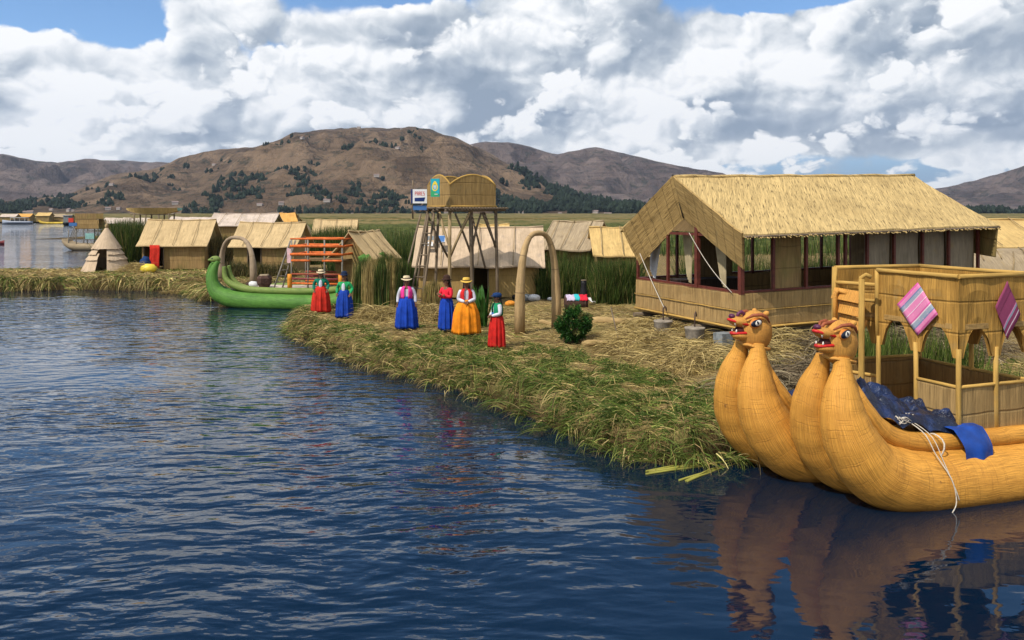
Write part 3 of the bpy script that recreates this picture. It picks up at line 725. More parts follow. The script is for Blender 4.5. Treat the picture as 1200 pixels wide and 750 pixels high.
# ------------------------------------------------------------------ village huts
def hut(name, px, D, L, Wd, yaw, wh, rise, label, roof='hutroof', wall='hutwall', door=None, dw=.8, ov=.25, z0=None, chevron=False, seed=0, sag=.06, base=0.0, group=None, hip=0.0):
    """gabled reed hut; local x along the ridge, y into the depth, front wall at y=0"""
    X = (px - 600) / F * D
    if z0 is None: z0 = gz(X, D) if D < 110 else GZ
    root = empty(name, (X, D, z0 + base), yaw, label, 'hut', group)
    h = L / 2; t = .06
    parts = []
    mbw = MB()
    wr_ = wh; wh = wh - .13
    if door is None: mbw.panel((-h, 0, 0), (h, 0, 0), (h, 0, wh), (-h, 0, wh), t, 6, 2, jit=.03)
    else:
        if door - dw / 2 > -h + .05: mbw.panel((-h, 0, 0), (door - dw / 2, 0, 0), (door - dw / 2, 0, wh), (-h, 0, wh), t, 3, 2, jit=.03)
        if door + dw / 2 < h - .05: mbw.panel((door + dw / 2, 0, 0), (h, 0, 0), (h, 0, wh), (door + dw / 2, 0, wh), t, 4, 2, jit=.03)
        mbw.panel((door - dw / 2, 0.002, wh * .94), (door + dw / 2, .002, wh * .94), (door + dw / 2, .002, wh), (door - dw / 2, .002, wh), t)
    mbw.build('wall', M[wall], root)
    MB().panel((h, Wd, 0), (-h, Wd, 0), (-h, Wd, wh), (h, Wd, wh), t, 4, 1).build('wall', M[wall], root)
    for sx in (-1, 1):
        mb = MB(); x = sx * (h - .001); a, b = ((x, t, 0), (x, Wd - t, 0)) if sx > 0 else ((x, Wd - t, 0), (x, t, 0))
        aa, bb = Vector(a), Vector(b); up = Vector((0, 0, wh))
        mb.panel(aa, bb, bb + up, aa + up, t, 3, 2, jit=.02)
        n = len(mb.v); mb.v += [aa + up, bb + up, Vector((x, Wd / 2, wh + rise * .93))]; mb.face((n, n + 1, n + 2), [(0, 0), (Wd, 0), (Wd / 2, rise)])
        mb.build('gable_wall', M[wall], root)
    wh = wr_
    if door is not None and D < 60:
        for s_ in (-1, 1): MB().pole((door + s_ * dw / 2, -.03, 0), (door + s_ * dw / 2, -.03, wh * .92), .03).build('door_post', M['pole'], root)
    hx = h + ov; e0 = -ov * 1.2; zE = wh - ov * 1.2 * rise / (Wd / 2)
    nU = max(5, int(L / .5))
    for sg in (0, 1):
        mb = MB()
        def P(x, s):      # s 0 eave 1 ridge
            y = e0 + (Wd / 2 - e0) * s; z = zE + (wh + rise - zE) * s - .06 * rise * math.sin(math.pi * s) - sag * math.sin(math.pi * (x + hx) / (2 * hx)) * s
            z += .09 * mnoise.noise(Vector((x * .9 + seed, s * 2 + sg * 5, seed))) + .03 * mnoise.noise(Vector((x * 3.1 + seed, s * 3, seed)))
            xx = x * (1 - hip * s)
            if sg: y = Wd - y
            return Vector((xx, y, z))
        for k_ in (0, 1):
            off = Vector((0, 0, -.06 * k_))
            for i in range(nU):
                for j in range(4):
                    x0, x1 = -hx + 2 * hx * i / nU, -hx + 2 * hx * (i + 1) / nU; s0, s1 = j / 4, (j + 1) / 4
                    q = [P(x0, s0) + off, P(x1, s0) + off, P(x1, s1) + off, P(x0, s1) + off]; uv = [(x0, s0 * 2), (x1, s0 * 2), (x1, s1 * 2), (x0, s1 * 2)]
                    if sg ^ k_: q = q[::-1]; uv = uv[::-1]
                    mb.quad(*q, uv=uv)
        for i in range(nU):
            x0, x1 = -hx + 2 * hx * i / nU, -hx + 2 * hx * (i + 1) / nU; o = Vector((0, 0, -.06)); mb.quad(P(x0, 0) + o, P(x1, 0) + o, P(x1, 0), P(x0, 0))
        for xx in (-hx, hx):
            for j in range(4): o = Vector((0, 0, -.06)); mb.quad(P(xx, j / 4) + o, P(xx, (j + 1) / 4) + o, P(xx, (j + 1) / 4), P(xx, j / 4))
        mb.build('roof', M[roof], root)
    if D < 70:
        MB().tube([(-hx + 2 * hx * i / 8, Wd / 2, wh + rise - sag * math.sin(math.pi * i / 8) + .02 + .02 * math.sin(i * 2.3 + seed)) for i in range(9)], .045, 6).build('ridge_roll', M[roof], root)
        for i_ in range(3):
            x0 = -hx + 2 * hx * (.18 + .3 * i_ + .04 * math.sin(seed + i_)); MB().pole((x0, e0 - .04, zE + .06), (x0 + .12 * math.sin(seed * 3 + i_), Wd / 2, wh + rise + .05), .018, 5, bend=.01).build('roof_pole', M['pole_l'], root)
    if chevron:
        for sg in (0, 1):
            yE = e0 if sg == 0 else Wd - e0; x = -hx - .02
            a = Vector((x, Wd / 2, wh + rise + .02)); b = Vector((x, yE, zE)); dn = Vector((.18, 0, -.62))
            mb = MB(); 
            (mb.panel(b + dn, a + dn, a, b, .04, 4, 2, jit=.02) if sg == 0 else mb.panel(a + dn, b + dn, b, a, .04, 4, 2, jit=.02))
            mb.build('gable_flap', M['hutroof_g' if sg else roof], root)
    return root
hut('reed_hut', 203, 49, 3.75, 3.0, .05, 1.72, 1.30, 'reed hut beside the conical reed tent, with a red cloth in its doorway', 'hutroof', 'hutwall', -1.15, 1.15, seed=1, base=.05)
hut('reed_hut', 309, 46.5, 3.55, 3.0, -.06, 1.72, 1.15, 'pale-roofed reed hut with dark doorway behind the tall left reed arch', 'hutroof', 'hutwall', -.55, .8, seed=2)
hut('reed_hut', 281, 66, 5.0, 3.6, .02, 2.55, .85, 'long hut with a pinkish pale roof behind the left reed arch', 'hutroof_w', 'hutwall', None, seed=3, z0=.55)
hut('reed_hut', 228, 80, 5.6, 3.6, .0, 2.5, .55, 'low cream roofed hut showing just behind the hut with the red cloth', 'hutroof_w', 'hutwall', None, seed=4, z0=.55)
hut('reed_hut', 331, 92, 3.1, 3, .1, 2.6, .85, 'small distant hut with a bright orange-yellow roof', 'hutroof_o', 'hutwall', None, seed=5, z0=.55, hip=.35)
hut('reed_hut', 392, 60, 2.75, 3.0, .12, 1.95, .95, 'pale reed hut standing in tall reeds above the orange slatted cabin', 'hutroof', 'hutwall', None, seed=6, chevron=True, z0=.6)
hut('reed_hut', 447, 35.5, 1.7, 1.9, R(62), 1.62, .92, 'small reed hut with a steep pale roof above the tall dark reed stack', 'hutroof', 'hutwall', None, seed=7, z0=.7)
hut('reed_hut', 561, 33.0, 4.95, 3.6, .0, 1.52, 1.34, 'wide reed hut with a pale patched roof standing behind the watchtower', 'hutroof_p', 'wall_ochre', .02, .75, seed=8, sag=.05, z0=.57)
hut('reed_hut', 573, 47, 1.9, 2.4, .0, 2.2, .55, 'yellow-roofed hut showing just above the patched roof behind the watchtower', 'hutroof_y', 'hutwall', None, seed=9, z0=.6)
hut('reed_hut', 664, 37.0, 1.95, 3.3, -.42, 1.95, 1.05, 'grey-brown reed hut with a folded gable flap, right of the patched-roof hut', 'hutroof_g', 'hutwall', None, seed=10, chevron=True, z0=.65, ov=.3)
hut('reed_hut', 733, 35.0, 2.4, 3.0, .0, 1.75, 1.0, 'yellow-roofed reed hut half hidden by the left gable of the large hut', 'hutroof_y', 'hutwall', None, seed=11, z0=.65)
hut('reed_hut', 1222, 31.5, 5.2, 3.6, .1, 2.25, .92, 'reed hut with a smooth yellow roof at the right behind the large hut', 'hutroof_y', 'wall_ochre', None, seed=12, z0=.65)
# far settlement across the open water, and roofs farther back among the reeds
far = [(9, 288, 5.5, 1.9, .9, 'hutroof_w', 'farthest-left pale roofed hut on the far bank behind the grey motorboat'), (27, 292, 5.0, 1.9, 1.0, 'hutroof_o', 'small red-brown roofed hut on the far bank above the motorboat canopy'),
       (50, 286, 4.6, 2.3, 1.0, 'hutroof_y', 'upright orange-yellow hut on the far bank, right of the motorboat'), (66, 290, 4.6, 1.9, .9, 'hutroof_g', 'brown hut on the far bank behind the long yellow reed boat'),
       (77, 284, 3.0, 1.8, .8, 'hutroof_g', 'narrow dark hut on the far bank at the right end of the long yellow boat'),
       (133, 120, 3.4, 2.0, .7, 'hutroof_w', 'white-roofed hut with bluish sheets, above the tip of the conical tent'), (154, 104, 3.0, 2.0, .8, 'hutroof_w', 'slanting pale roof left of the hut with the red cloth, under the raised reed boat')]

for i, (px, D, L, wh, rise, rf, lab) in enumerate(far):
    hut('reed_hut', px, D, L, 3.0, 0.0, wh, rise, lab, rf, 'hutwall', None, seed=20 + i, z0=.5, group='huts of the far settlement' if D > 200 else None)
def tarp_mound():
    X = (1185 - 600) / F * 27; root = empty('storage_tunnel', (X + 1.2, 27, .6), .12, 'grey-brown rounded reed storage tunnel beside the right end of the large hut', 'storage hut')
    mb = MB(); n = 12; nl = 8
    for j in range(nl):
        for i in range(n):
            a0, a1 = math.pi * i / n, math.pi * (i + 1) / n; x0, x1 = -2.6 + 5.2 * j / nl, -2.6 + 5.2 * (j + 1) / nl
            def P(x, a): r = 1 + .03 * mnoise.noise(Vector((x, a * 3, 0))); return (x, 1.6 - 1.7 * math.cos(a) * r, 2.2 * math.sin(a) ** .8 * r)
            mb.quad(P(x0, a0), P(x1, a0), P(x1, a1), P(x0, a1), uv=[(x0, a0 * 2), (x1, a0 * 2), (x1, a1 * 2), (x0, a1 * 2)], smooth=True)
    mb.build('roof', M['hutroof_g'], root)
    for x in (-2.6, 2.6):
        mb = MB(); b = len(mb.v); mb.v += [Vector((x, 1.6 - 1.7 * math.cos(math.pi * i / n), 2.2 * math.sin(math.pi * i / n) ** .8)) for i in range(n + 1)]; mb.face(range(b, b + n + 1), [(i * .2, 0) for i in range(n + 1)]); mb.build('end_wall', M['hutwall'], root)
    for k_ in range(9):
        mb = MB(); x = rnd.uniform(-2.3, 2.3); a = rnd.uniform(.5, 1.0); b = a + .6; dx = rnd.uniform(.3, .8)
        mb.tube([(x + dx * t, 1.6 - 1.74 * math.cos(a + (b - a) * t), 2.25 * math.sin(a + (b - a) * t) ** .8) for t in (0, .5, 1)], .02, 5); mb.build('tie_pole', M['pole_l'], root)
tarp_mound()
def domed():
    X = (351 - 600) / F * 60; root = empty('domed_hut', (X, 60, .6), 0, 'grey domed reed shelter between the pale huts behind the orange cabin', 'hut')
    mb = MB(); mb.ball((0, 0, 0), 1.35, 18, 12, sc=(1, 1.2, 2.05), fn=lambda q, d: q * (1 + .03 * mnoise.noise(d * 4))); mb.build('roof', M['hutroof_g'], root)
    mb = MB(); mb.quad((-.35, -1.66, -.1), (.35, -1.66, -.1), (.28, -1.5, 1.3), (-.28, -1.5, 1.3)); mb.build('doorway', M['dark'], root)  # dark sheet on the closed dome; the doorway's shade is its colour
domed()
# conical tent
def tipi():
    D = 48.5; X = (125 - 600) / F * D; root = empty('reed_tent', (X, D, gz(X, D)), 0, 'conical layered reed tent with an open doorway on the left bank', 'tent')
    def tier(z0, z1, r0, r1, name, gap):
        mb = MB(); n = 40
        for i in range(n):
            a0, a1 = 2 * math.pi * i / n, 2 * math.pi * (i + 1) / n
            am = (a0 + a1) / 2
            if gap and abs(((am - math.radians(282) + math.pi) % (2 * math.pi)) - math.pi) < gap: continue
            for s_ in range(3):
                za, zb = z0 + (z1 - z0) * s_ / 3, z0 + (z1 - z0) * (s_ + 1) / 3; ra, rb = r0 + (r1 - r0) * s_ / 3, r0 + (r1 - r0) * (s_ + 1) / 3
                if s_ == 0: za += .06 * mnoise.noise(Vector((i * .9, z0, 0)))
                mb.quad((ra * math.cos(a0), ra * math.sin(a0), za), (ra * math.cos(a1), ra * math.sin(a1), za), (rb * math.cos(a1), rb * math.sin(a1), zb), (rb * math.cos(a0), rb * math.sin(a0), zb), uv=[(i * .2, za), (i * .2 + .2, za), (i * .2 + .2, zb), (i * .2, zb)])
        mb.build(name, M['hutroof_p'], root)
    tier(-.05, .75, 1.42, 1.02, 'mat_tier', .26); tier(.66, 1.05, 1.16, .84, 'mat_tier', .28); tier(.98, 1.36, 1.0, .68, 'mat_tier', .30); tier(1.30, 2.62, .86, .05, 'cone_top', 0)
    mb = MB(); mb.tube([(0, 0, 2.5), (0, 0, 2.72), (.02, 0, 2.82)], [.09, .11, .04], 8); 
    for a in range(5): mb.pole((0, 0, 2.6), (.12 * math.cos(a * 1.3), .12 * math.sin(a * 1.3), 3.0), .012)
    mb.build('top_knot', M['pole_l'], root)
tipi()

# ------------------------------------------------------------------ watchtower
def tower():
    cx, cy = at(527, 247, 29.5).xy; a = R(31); root = empty('watchtower', (cx, cy, 0), a, 'wooden watchtower with an arch-topped reed basket on stilts', 'watchtower')
    S = 1.95; zf = 4.12; g = .5
    # local x runs right and away along the front face, local y left and away
    cor = [(0, 0), (S, 0), (0, S), (S, S)]
    foot = [(0.0, 0.02), (S + .12, .05), (-.12, S + .2), (S + .1, S + .1)]
    for (c, f) in zip(cor, foot):
        MB().pole((f[0], f[1], g - .3), (c[0], c[1], zf), .075 if c == (0, 0) else .06, 8, .065, bend=.01).build('stilt', M['pole_l'] if c == (0, 0) else M['pole'], root)
    MB().pole((.95, -.02, g - .3), (.85, .02, zf), .06, 8).build('stilt', M['pole'], root)
    MB().pole((-.1, 1.1, g - .3), (0, .95, zf), .055, 8).build('stilt', M['pole'], root)
    br = [((0, .85, zf - .05), (.02, 0, 2.75)), ((.85, 0, zf - .02), (.04, -.04, 2.55)), ((.2, -.06, zf - .1), (.88, 0, 2.55)), ((1.3, -.04, zf - .05), (.9, -.02, 2.6)), ((1.35, -.03, zf - .05), (S + .04, 0, 2.7)), ((S, .9, zf - .05), (S + .03, .04, 2.7)),
          ((0, 1.5, zf), (-.08, 1.0, 2.6)), ((S, S, zf - .1), (S + .05, .9, 1.9)), ((0, S, zf - .1), (.9, S, 2.3)), ((1.9, S, zf - .1), (1.0, S, 2.3))]
    for i, (p, q) in enumerate(br): MB().pole(p, q, .05 if i < 2 else .04, 7, .045, bend=.02).build('brace', M['pole_l'] if i in (0, 1) else M['pole'], root)
    mb = MB()
    for y in (-.12, .9, S + .12): mb.pole((-.25, y, zf + .03), (S + .35, y, zf + .05), .055)
    mb.build('beam', M['pole'], root)
    mb = MB()
    for x in np.arange(-.2, S + .35, .13): mb.pole((x, -.35, zf + .11), (x, S + .75, zf + .12), .045, 6)
    mb.build('platform', M['pole'], root)
    # arch-topped mat walls
    def face(p, q, h0, h1, name):
        p, q = Vector(p), Vector(q); mb = MB(); n = 18; L = (q - p).length; nr = Vector((-(q - p).y, (q - p).x, 0)).normalized() * .05
        top = []
        for i in range(n):
            t0, t1 = i / n, (i + 1) / n
            def H(t): return h0 + (h1 - h0) * (math.sin(math.pi * t) ** .85)
            a_, b_ = p.lerp(q, t0), p.lerp(q, t1); z0 = Vector((0, 0, zf + .14))
            for off, fl in ((Vector(), 0), (nr, 1)):
                for (s0, s1) in ((0, .33), (.33, .66), (.66, 1)):
                    A = [a_ + off + z0 + Vector((0, 0, H(t0) * s0)), b_ + off + z0 + Vector((0, 0, H(t1) * s0)), b_ + off + z0 + Vector((0, 0, H(t1) * s1)), a_ + off + z0 + Vector((0, 0, H(t0) * s1))]
                    uv = [(t0 * L, H(t0) * s0), (t1 * L, H(t1) * s0), (t1 * L, H(t1) * s1), (t0 * L, H(t0) * s1)]
                    mb.quad(*(A[::-1] if fl else A), uv=uv[::-1] if fl else uv)
            top.append(a_ + nr / 2 + z0 + Vector((0, 0, H(t0))))
        top.append(q + nr / 2 + z0 + Vector((0, 0, h0)))
        o = mb.build(name, M['wall_tower'], root); MB().tube(top, .035, 6).build('rim', M['reedrod'], o)
        mb = MB(); mb.tube([p - nr * .6 + Vector((0, 0, zf + .18)), q - nr * .6 + Vector((0, 0, zf + .18))], .03, 6); mb.build('foot_rod', M['reedrod'], o)
    face((0, 0, 0), (S, 0, 0), .82, 1.22, 'basket_wall'); face((0, S, 0), (0, 0, 0), .82, 1.22, 'basket_wall')
    face((S, 0, 0), (S, S, 0), .82, 1.22, 'basket_wall'); face((S, S, 0), (0, S, 0), .82, 1.22, 'basket_wall')
    # sign post at the left rear
    MB().pole((-.45, S + .35, zf - .3), (-.45, S + .35, zf + 1.2), .03, 6).build('sign_post', M['pole'], root)
    # ladder leaning at the left
    lr = empty('ladder', (cx, cy, 0), a, 'rough pole ladder leaning against the left side of the watchtower', 'ladder')
    A0, A1 = Vector((-1.35, .75, .5)), Vector((-.18, 1.55, 4.05)); B0, B1 = Vector((-1.0, .35, .5)), Vector((-.12, 1.08, 4.05))
    MB().pole(A0, A1, .045, 7).build('side_pole', M['pole'], lr); MB().pole(B0, B1, .045, 7).build('side_pole', M['pole'], lr)
    for t in np.linspace(.1, .9, 8): MB().pole(A0.lerp(A1, t), B0.lerp(B1, t), .028, 6, bend=.03).build('rung', M['pole'], lr)
    for (p, q) in (((-1.6, 1.2, .5), (-.3, 1.9, 4.0)), ((-.9, 1.2, .45), (-.25, 1.3, 4.0))): MB().pole(p, q, .04, 7).build('prop_pole', M['pole'], root)
    return root
M['wall_tower'] = reed_mat('tower_reed_wall', (.36, .235, .09), .55, 40, seam=.45, seam_dark=.45)
tower()
def flatm(name, c, r=.45): return plain_mat(name, c, r, .08, 3, .3, .02)
M['s_teal'] = flatm('sign_teal', (.01, .32, .42)); M['s_green'] = flatm('sign_green', (.03, .30, .12)); M['s_yel'] = flatm('sign_yellow', (.72, .55, .05)); M['s_wht'] = flatm('sign_white', (.75, .75, .75))
M['s_red'] = flatm('sign_red', (.60, .05, .03)); M['s_navy'] = flatm('sign_navy', (.01, .03, .14)); M['s_blue'] = flatm('sign_blue', (.06, .16, .38))
def signs():
    # shield-like emblem sign: teal board, yellow ring and peak, pale centre, green foot
    p = at(510, 220, 29.2); root = empty('sign_board', p, R(-24), 'teal sign with a yellow ringed emblem on the left face of the watchtower basket', 'sign')
    w, h = .36, .66
    MB().box((0, 0, 0), (w, .03, h)).build('board', M['s_teal'], root, bevel=.004)
    mb = MB(); mb.quad((-w / 2 + .01, -.018, -h / 2 + .01), (w / 2 - .01, -.018, -h / 2 + .01), (w / 2 - .01, -.018, -h / 2 + .10), (-w / 2 + .01, -.018, -h / 2 + .26)); mb.build('lower_field', M['s_green'], root)
    mb = MB(); n = 20; b = []
    for i in range(n):
        a0, a1 = 2 * math.pi * i / n, 2 * math.pi * (i + 1) / n
        mb.quad(*[(r * math.cos(a), -.021, .02 + r * 1.15 * math.sin(a)) for r, a in ((.085, a0), (.125, a0), (.125, a1), (.085, a1))])
    mb.quad((-.11, -.0215, .12), (.11, -.0215, .12), (.03, -.0215, .24), (-.03, -.0215, .24)); mb.build('emblem_ring', M['s_yel'], root)
    mb = MB()
    for (x, z, ww, hh) in ((0, .05, .12, .03), (0, .01, .14, .025), (.01, -.03, .10, .02), (0.05, -.245, .13, .022)): mb.quad((x - ww / 2, -.0245, z), (x + ww / 2, -.0245, z), (x + ww / 2, -.0245, z + hh), (x - ww / 2, -.0245, z + hh))
    mb.build('emblem_lines', M['s_wht'], root)
    p = at(492, 230, 29.6); root = empty('sign_board', p, R(4), 'white and navy sign with red lettering left of the watchtower basket', 'sign')
    w, h = .52, .52
    MB().box((0, 0, 0), (w, .04, h)).build('board', M['s_wht'], root, bevel=.004)
    MB().box((-w / 2 - .035, .01, 0), (.06, .05, h)).build('edge_strip', M['s_navy'], root)
    mb = MB(); mb.quad((-.19, -.0235, -.19), (.16, -.0235, -.19), (.20, -.0235, -.04), (-.19, -.0235, -.06)); mb.build('navy_band', M['s_navy'], root)
    mb = MB(); x = -.18                                  # lettering too small to read: a row of red strokes
    def bar(x0, z0, x1, z1): mb.quad((x0, -.0235, z0), (x1, -.0235, z0), (x1, -.0235, z1), (x0, -.0235, z1))
    for gl in (((0, 0, .015, .13), (.015, .115, .05, .13), (.015, .06, .05, .075), (.035, .075, .05, .115)), ((0, 0, .015, .13), (.035, 0, .05, .13), (.015, .115, .035, .13), (.015, .05, .035, .065)), ((0, 0, .015, .13), (.015, .115, .05, .13), (.015, .06, .05, .075), (.035, .075, .05, .115), (.035, 0, .05, .05)),
               ((0, 0, .015, .13), (.015, .115, .05, .13), (.015, .06, .04, .075), (.015, 0, .05, .015)), ((0, 0, .05, .015), (.035, .015, .05, .06), (0, .06, .05, .075), (0, .075, .015, .115), (0, .115, .05, .13))):
        for (a, b, c, d) in gl: bar(x + a * 1.15, .03 + b * 1.1, x + c * 1.15, .03 + d * 1.1)
        x += .075
    mb.build('lettering', M['s_red'], root)
    p = at(492, 243.5, 29.65); o = MB().box((0, 0, 0), (.50, .03, .17)).build('sign_board', M['s_blue'], None, p, R(4), bevel=.004); tag(o, 'plain grey-blue board hanging under the white and navy sign', 'sign')
signs()
def solar():
    p = at(516, 281.5, 33.55); root = empty('solar_panel', p, 0, 'small blue solar panel lying on the patched roof behind the watchtower', 'solar panel'); root.rotation_euler = (math.atan2(1.34, 1.8), 0, 0)
    MB().box((0, 0, .06), (.40, .42, .03)).build('panel', M['s_blue'], root, bevel=.004)
    mb = MB()
    for s_ in (-1, 1): mb.box((s_ * .2, 0, .06), (.02, .44, .045)); mb.box((0, s_ * .215, .06), (.38, .02, .045))
    mb.build('frame', M['white'], root)
    for (px, py, c, nm, lab) in ((504.5, 280, 'slate', 'roof_patch', 'dark grey patch sheet on the roof left of the solar panel'), (502, 287, 'white', 'roof_patch', 'white plastic sheet patch on the roof behind the ladder')):
        p = at(px, py, 33.5 if py > 282 else 33.75); o = MB().box((0, 0, .05), (.38, .26, .015)).build(nm, M[c], None, p); o.rotation_euler = (math.atan2(1.34, 1.8), 0, .06); tag(o, lab, 'sheet')
solar()

# ------------------------------------------------------------------ reed arches
def arch(name, A, B, ztop, r, label, lean=(0, 0), mat='archreed'):
    """bundle of reeds bent into an arch between two feet"""
    A, B = Vector(A), Vector(B); g = (A + B) / 2; root = empty(name, g, 0, label, 'reed arch'); A = A - g; B = B - g
    h = ztop - g.z; pts = []; n = 26
    for i in range(n + 1):
        t = i / n; a = math.pi * t
        xx = .5 - .5 * math.copysign(abs(math.cos(a)) ** .72, math.cos(a)); zz = math.sin(a) ** .62
        p = A.lerp(B, xx); p.z = A.lerp(B, xx).z + h * zz - .1 * (i in (0, n)); p.x += lean[0] * zz; p.y += lean[1] * zz
        pts.append(p)
    rad = [r * (1.25 - .62 * math.sin(math.pi * i / n)) * (1 + .05 * math.sin(i * 3) + .04 * math.sin(i * 1.1)) for i in range(n + 1)]
    MB().tube(pts, rad, 12).build('reed_bundle', M[mat], root)
    for i in range(2, n, 4):
        p = pts[i]; t = (pts[i + 1] - pts[i - 1]).normalized(); MB().tube([p - t * .01, p + t * .01], [rad[i] * 1.03] * 2, 12, cap=False).build('binding', M['rope_d'], root)
    return root
M['archreed'] = reed_mat('arch_reed', (.46, .315, .155), .7, 26, bump=.35, patch=2); M['archreed_g'] = reed_mat('arch_reed_grey', (.33, .25, .17), .7, 26, bump=.35)
M['rope_d'] = plain_mat('brown_cord', (.22, .15, .08), .8, .2, 30)
def gp(px, D): X = (px - 600) / F * D; return Vector((X, D, gz(X, D)))
arch('reed_arch', gp(609, 23.4), gp(652, 24.4), 4.1 - 25 * 23.9 / F, .125, 'tall pale reed arch standing beside the round green bush')
arch('reed_arch', gp(259, 41.0), gp(297, 38.6), 4.1 - 30.5 * 39.8 / F, .14, 'grey-brown reed arch with one foot beside the green boat, left part of the village', mat='archreed_g')
# ------------------------------------------------------------------ boats
def spline(P, n):
    """Catmull-Rom through tuples (any dimension)"""
    P = np.array(P, float); m = len(P); out = []
    for t in np.linspace(0, m - 1, n):
        i = min(int(t), m - 2); f = t - i
        p0, p1, p2, p3 = P[max(i - 1, 0)], P[i], P[i + 1], P[min(i + 2, m - 1)]
        out.append(.5 * ((2 * p1) + (-p0 + p2) * f + (2 * p0 - 5 * p1 + 4 * p2 - p3) * f * f + (-p0 + 3 * p1 - 3 * p2 + p3) * f ** 3))
    return np.array(out)
def hull_mat(name, c, dk, stain):
    m, k, b = new_mat(name)
    uv = k.new('ShaderNodeTexCoord').outputs['UV']; geo = k.new('ShaderNodeNewGeometry').outputs['Position']
    wu = k.vm('ADD', uv, k.vm('SCALE', k.vm('SUBTRACT', k.noise(uv, 2.0, 2, dim='2D', col=True), (.5, .5, .5)), sc=.10))
    s1 = k.noise(k.map(wu, scale=(70, 2.5, 1)), 1, 3, .6, dim='2D')         # reeds run along the hull
    th = k.noise(k.map(wu, scale=(1.2, 55, 1)), 1, 2, .6, dim='2D')        # fine wrapping threads across it
    p = k.noise(geo, 1.6, 4, .62); p2 = k.noise(geo, 5.5, 4, .65)
    col = k.mix(k.ss(s1, .28, .72), (*mul(c, .62), 1), (*mul(c, 1.18), 1)); col = k.mix(k.m('MULTIPLY', k.ss(k.noise(k.map(wu, scale=(9, .7, 1)), 1, 4, .65, dim='2D'), .48, .72), .45), col, (*dk, 1))
    col = k.mix(k.m('MULTIPLY', k.ss(p, .40, .72), .55), col, (*dk, 1))
    col = k.mix(k.m('MULTIPLY', k.ss(th, .58, .72), .40), col, (*mul(dk, .7), 1))
    col = k.mix(k.m('MULTIPLY', k.ss(p2, .66, .74), .7), col, (*stain, 1))
    ck = k.ss(k.noise(k.map(wu, scale=(160, 9, 1)), 1, 2, .5, dim='2D'), .70, .76); col = k.mix(k.m('MULTIPLY', ck, .55), col, (*mul(c, 1.5), 1))
    z = k.sep(geo)[2]; wet = k.ss(k.m('ADD', z, k.m('MULTIPLY', k.m('SUBTRACT', p2, .5), .12)), .10, .02)
    col = k.mix(k.m('MULTIPLY', wet, .75), col, (*mul(dk, .35), 1))
    h = k.m('ADD', k.m('MULTIPLY', s1, .5), k.m('SUBTRACT', k.m('MULTIPLY', p2, .8), k.m('MULTIPLY', k.ss(th, .6, .72), .5)))
    setp(k, b, col, .62, .25, k.bump(h, .5, .018)); return m
M['hull'] = hull_mat('golden_hull_reed', (.64, .305, .050), (.43, .185, .028), (.17, .08, .025))
M['hull_in'] = hull_mat('deck_reed', (.42, .26, .09), (.28, .16, .05), (.2, .1, .03))
M['head'] = hull_mat('head_reed', (.62, .30, .06), (.44, .19, .04), (.34, .17, .05))
M['gmain'] = hull_mat('green_hull', (.095, .235, .035), (.040, .115, .018), (.24, .26, .08))
M['glight'] = hull_mat('pale_green_hull', (.19, .25, .06), (.10, .19, .035), (.26, .24, .08))
M['lip'] = plain_mat('red_lip_paint', (.50, .018, .016), .45, .25, 14); M['tooth'] = plain_mat('white_tooth_paint', (.72, .68, .60), .4, .1, 10)
M['mouth'] = plain_mat('dark_mouth', (.05, .008, .008), .7); M['brow'] = plain_mat('brown_brow_paint', (.28, .075, .03), .6, .3, 15)
M['iris'] = plain_mat('orange_eye_paint', (.62, .20, .03), .5, .2, 15); M['pupil'] = plain_mat('dark_pupil_paint', (.008, .012, .03), .3, .1)
M['nose'] = plain_mat('purple_nose_paint', (.10, .02, .06), .45, .3, 12)
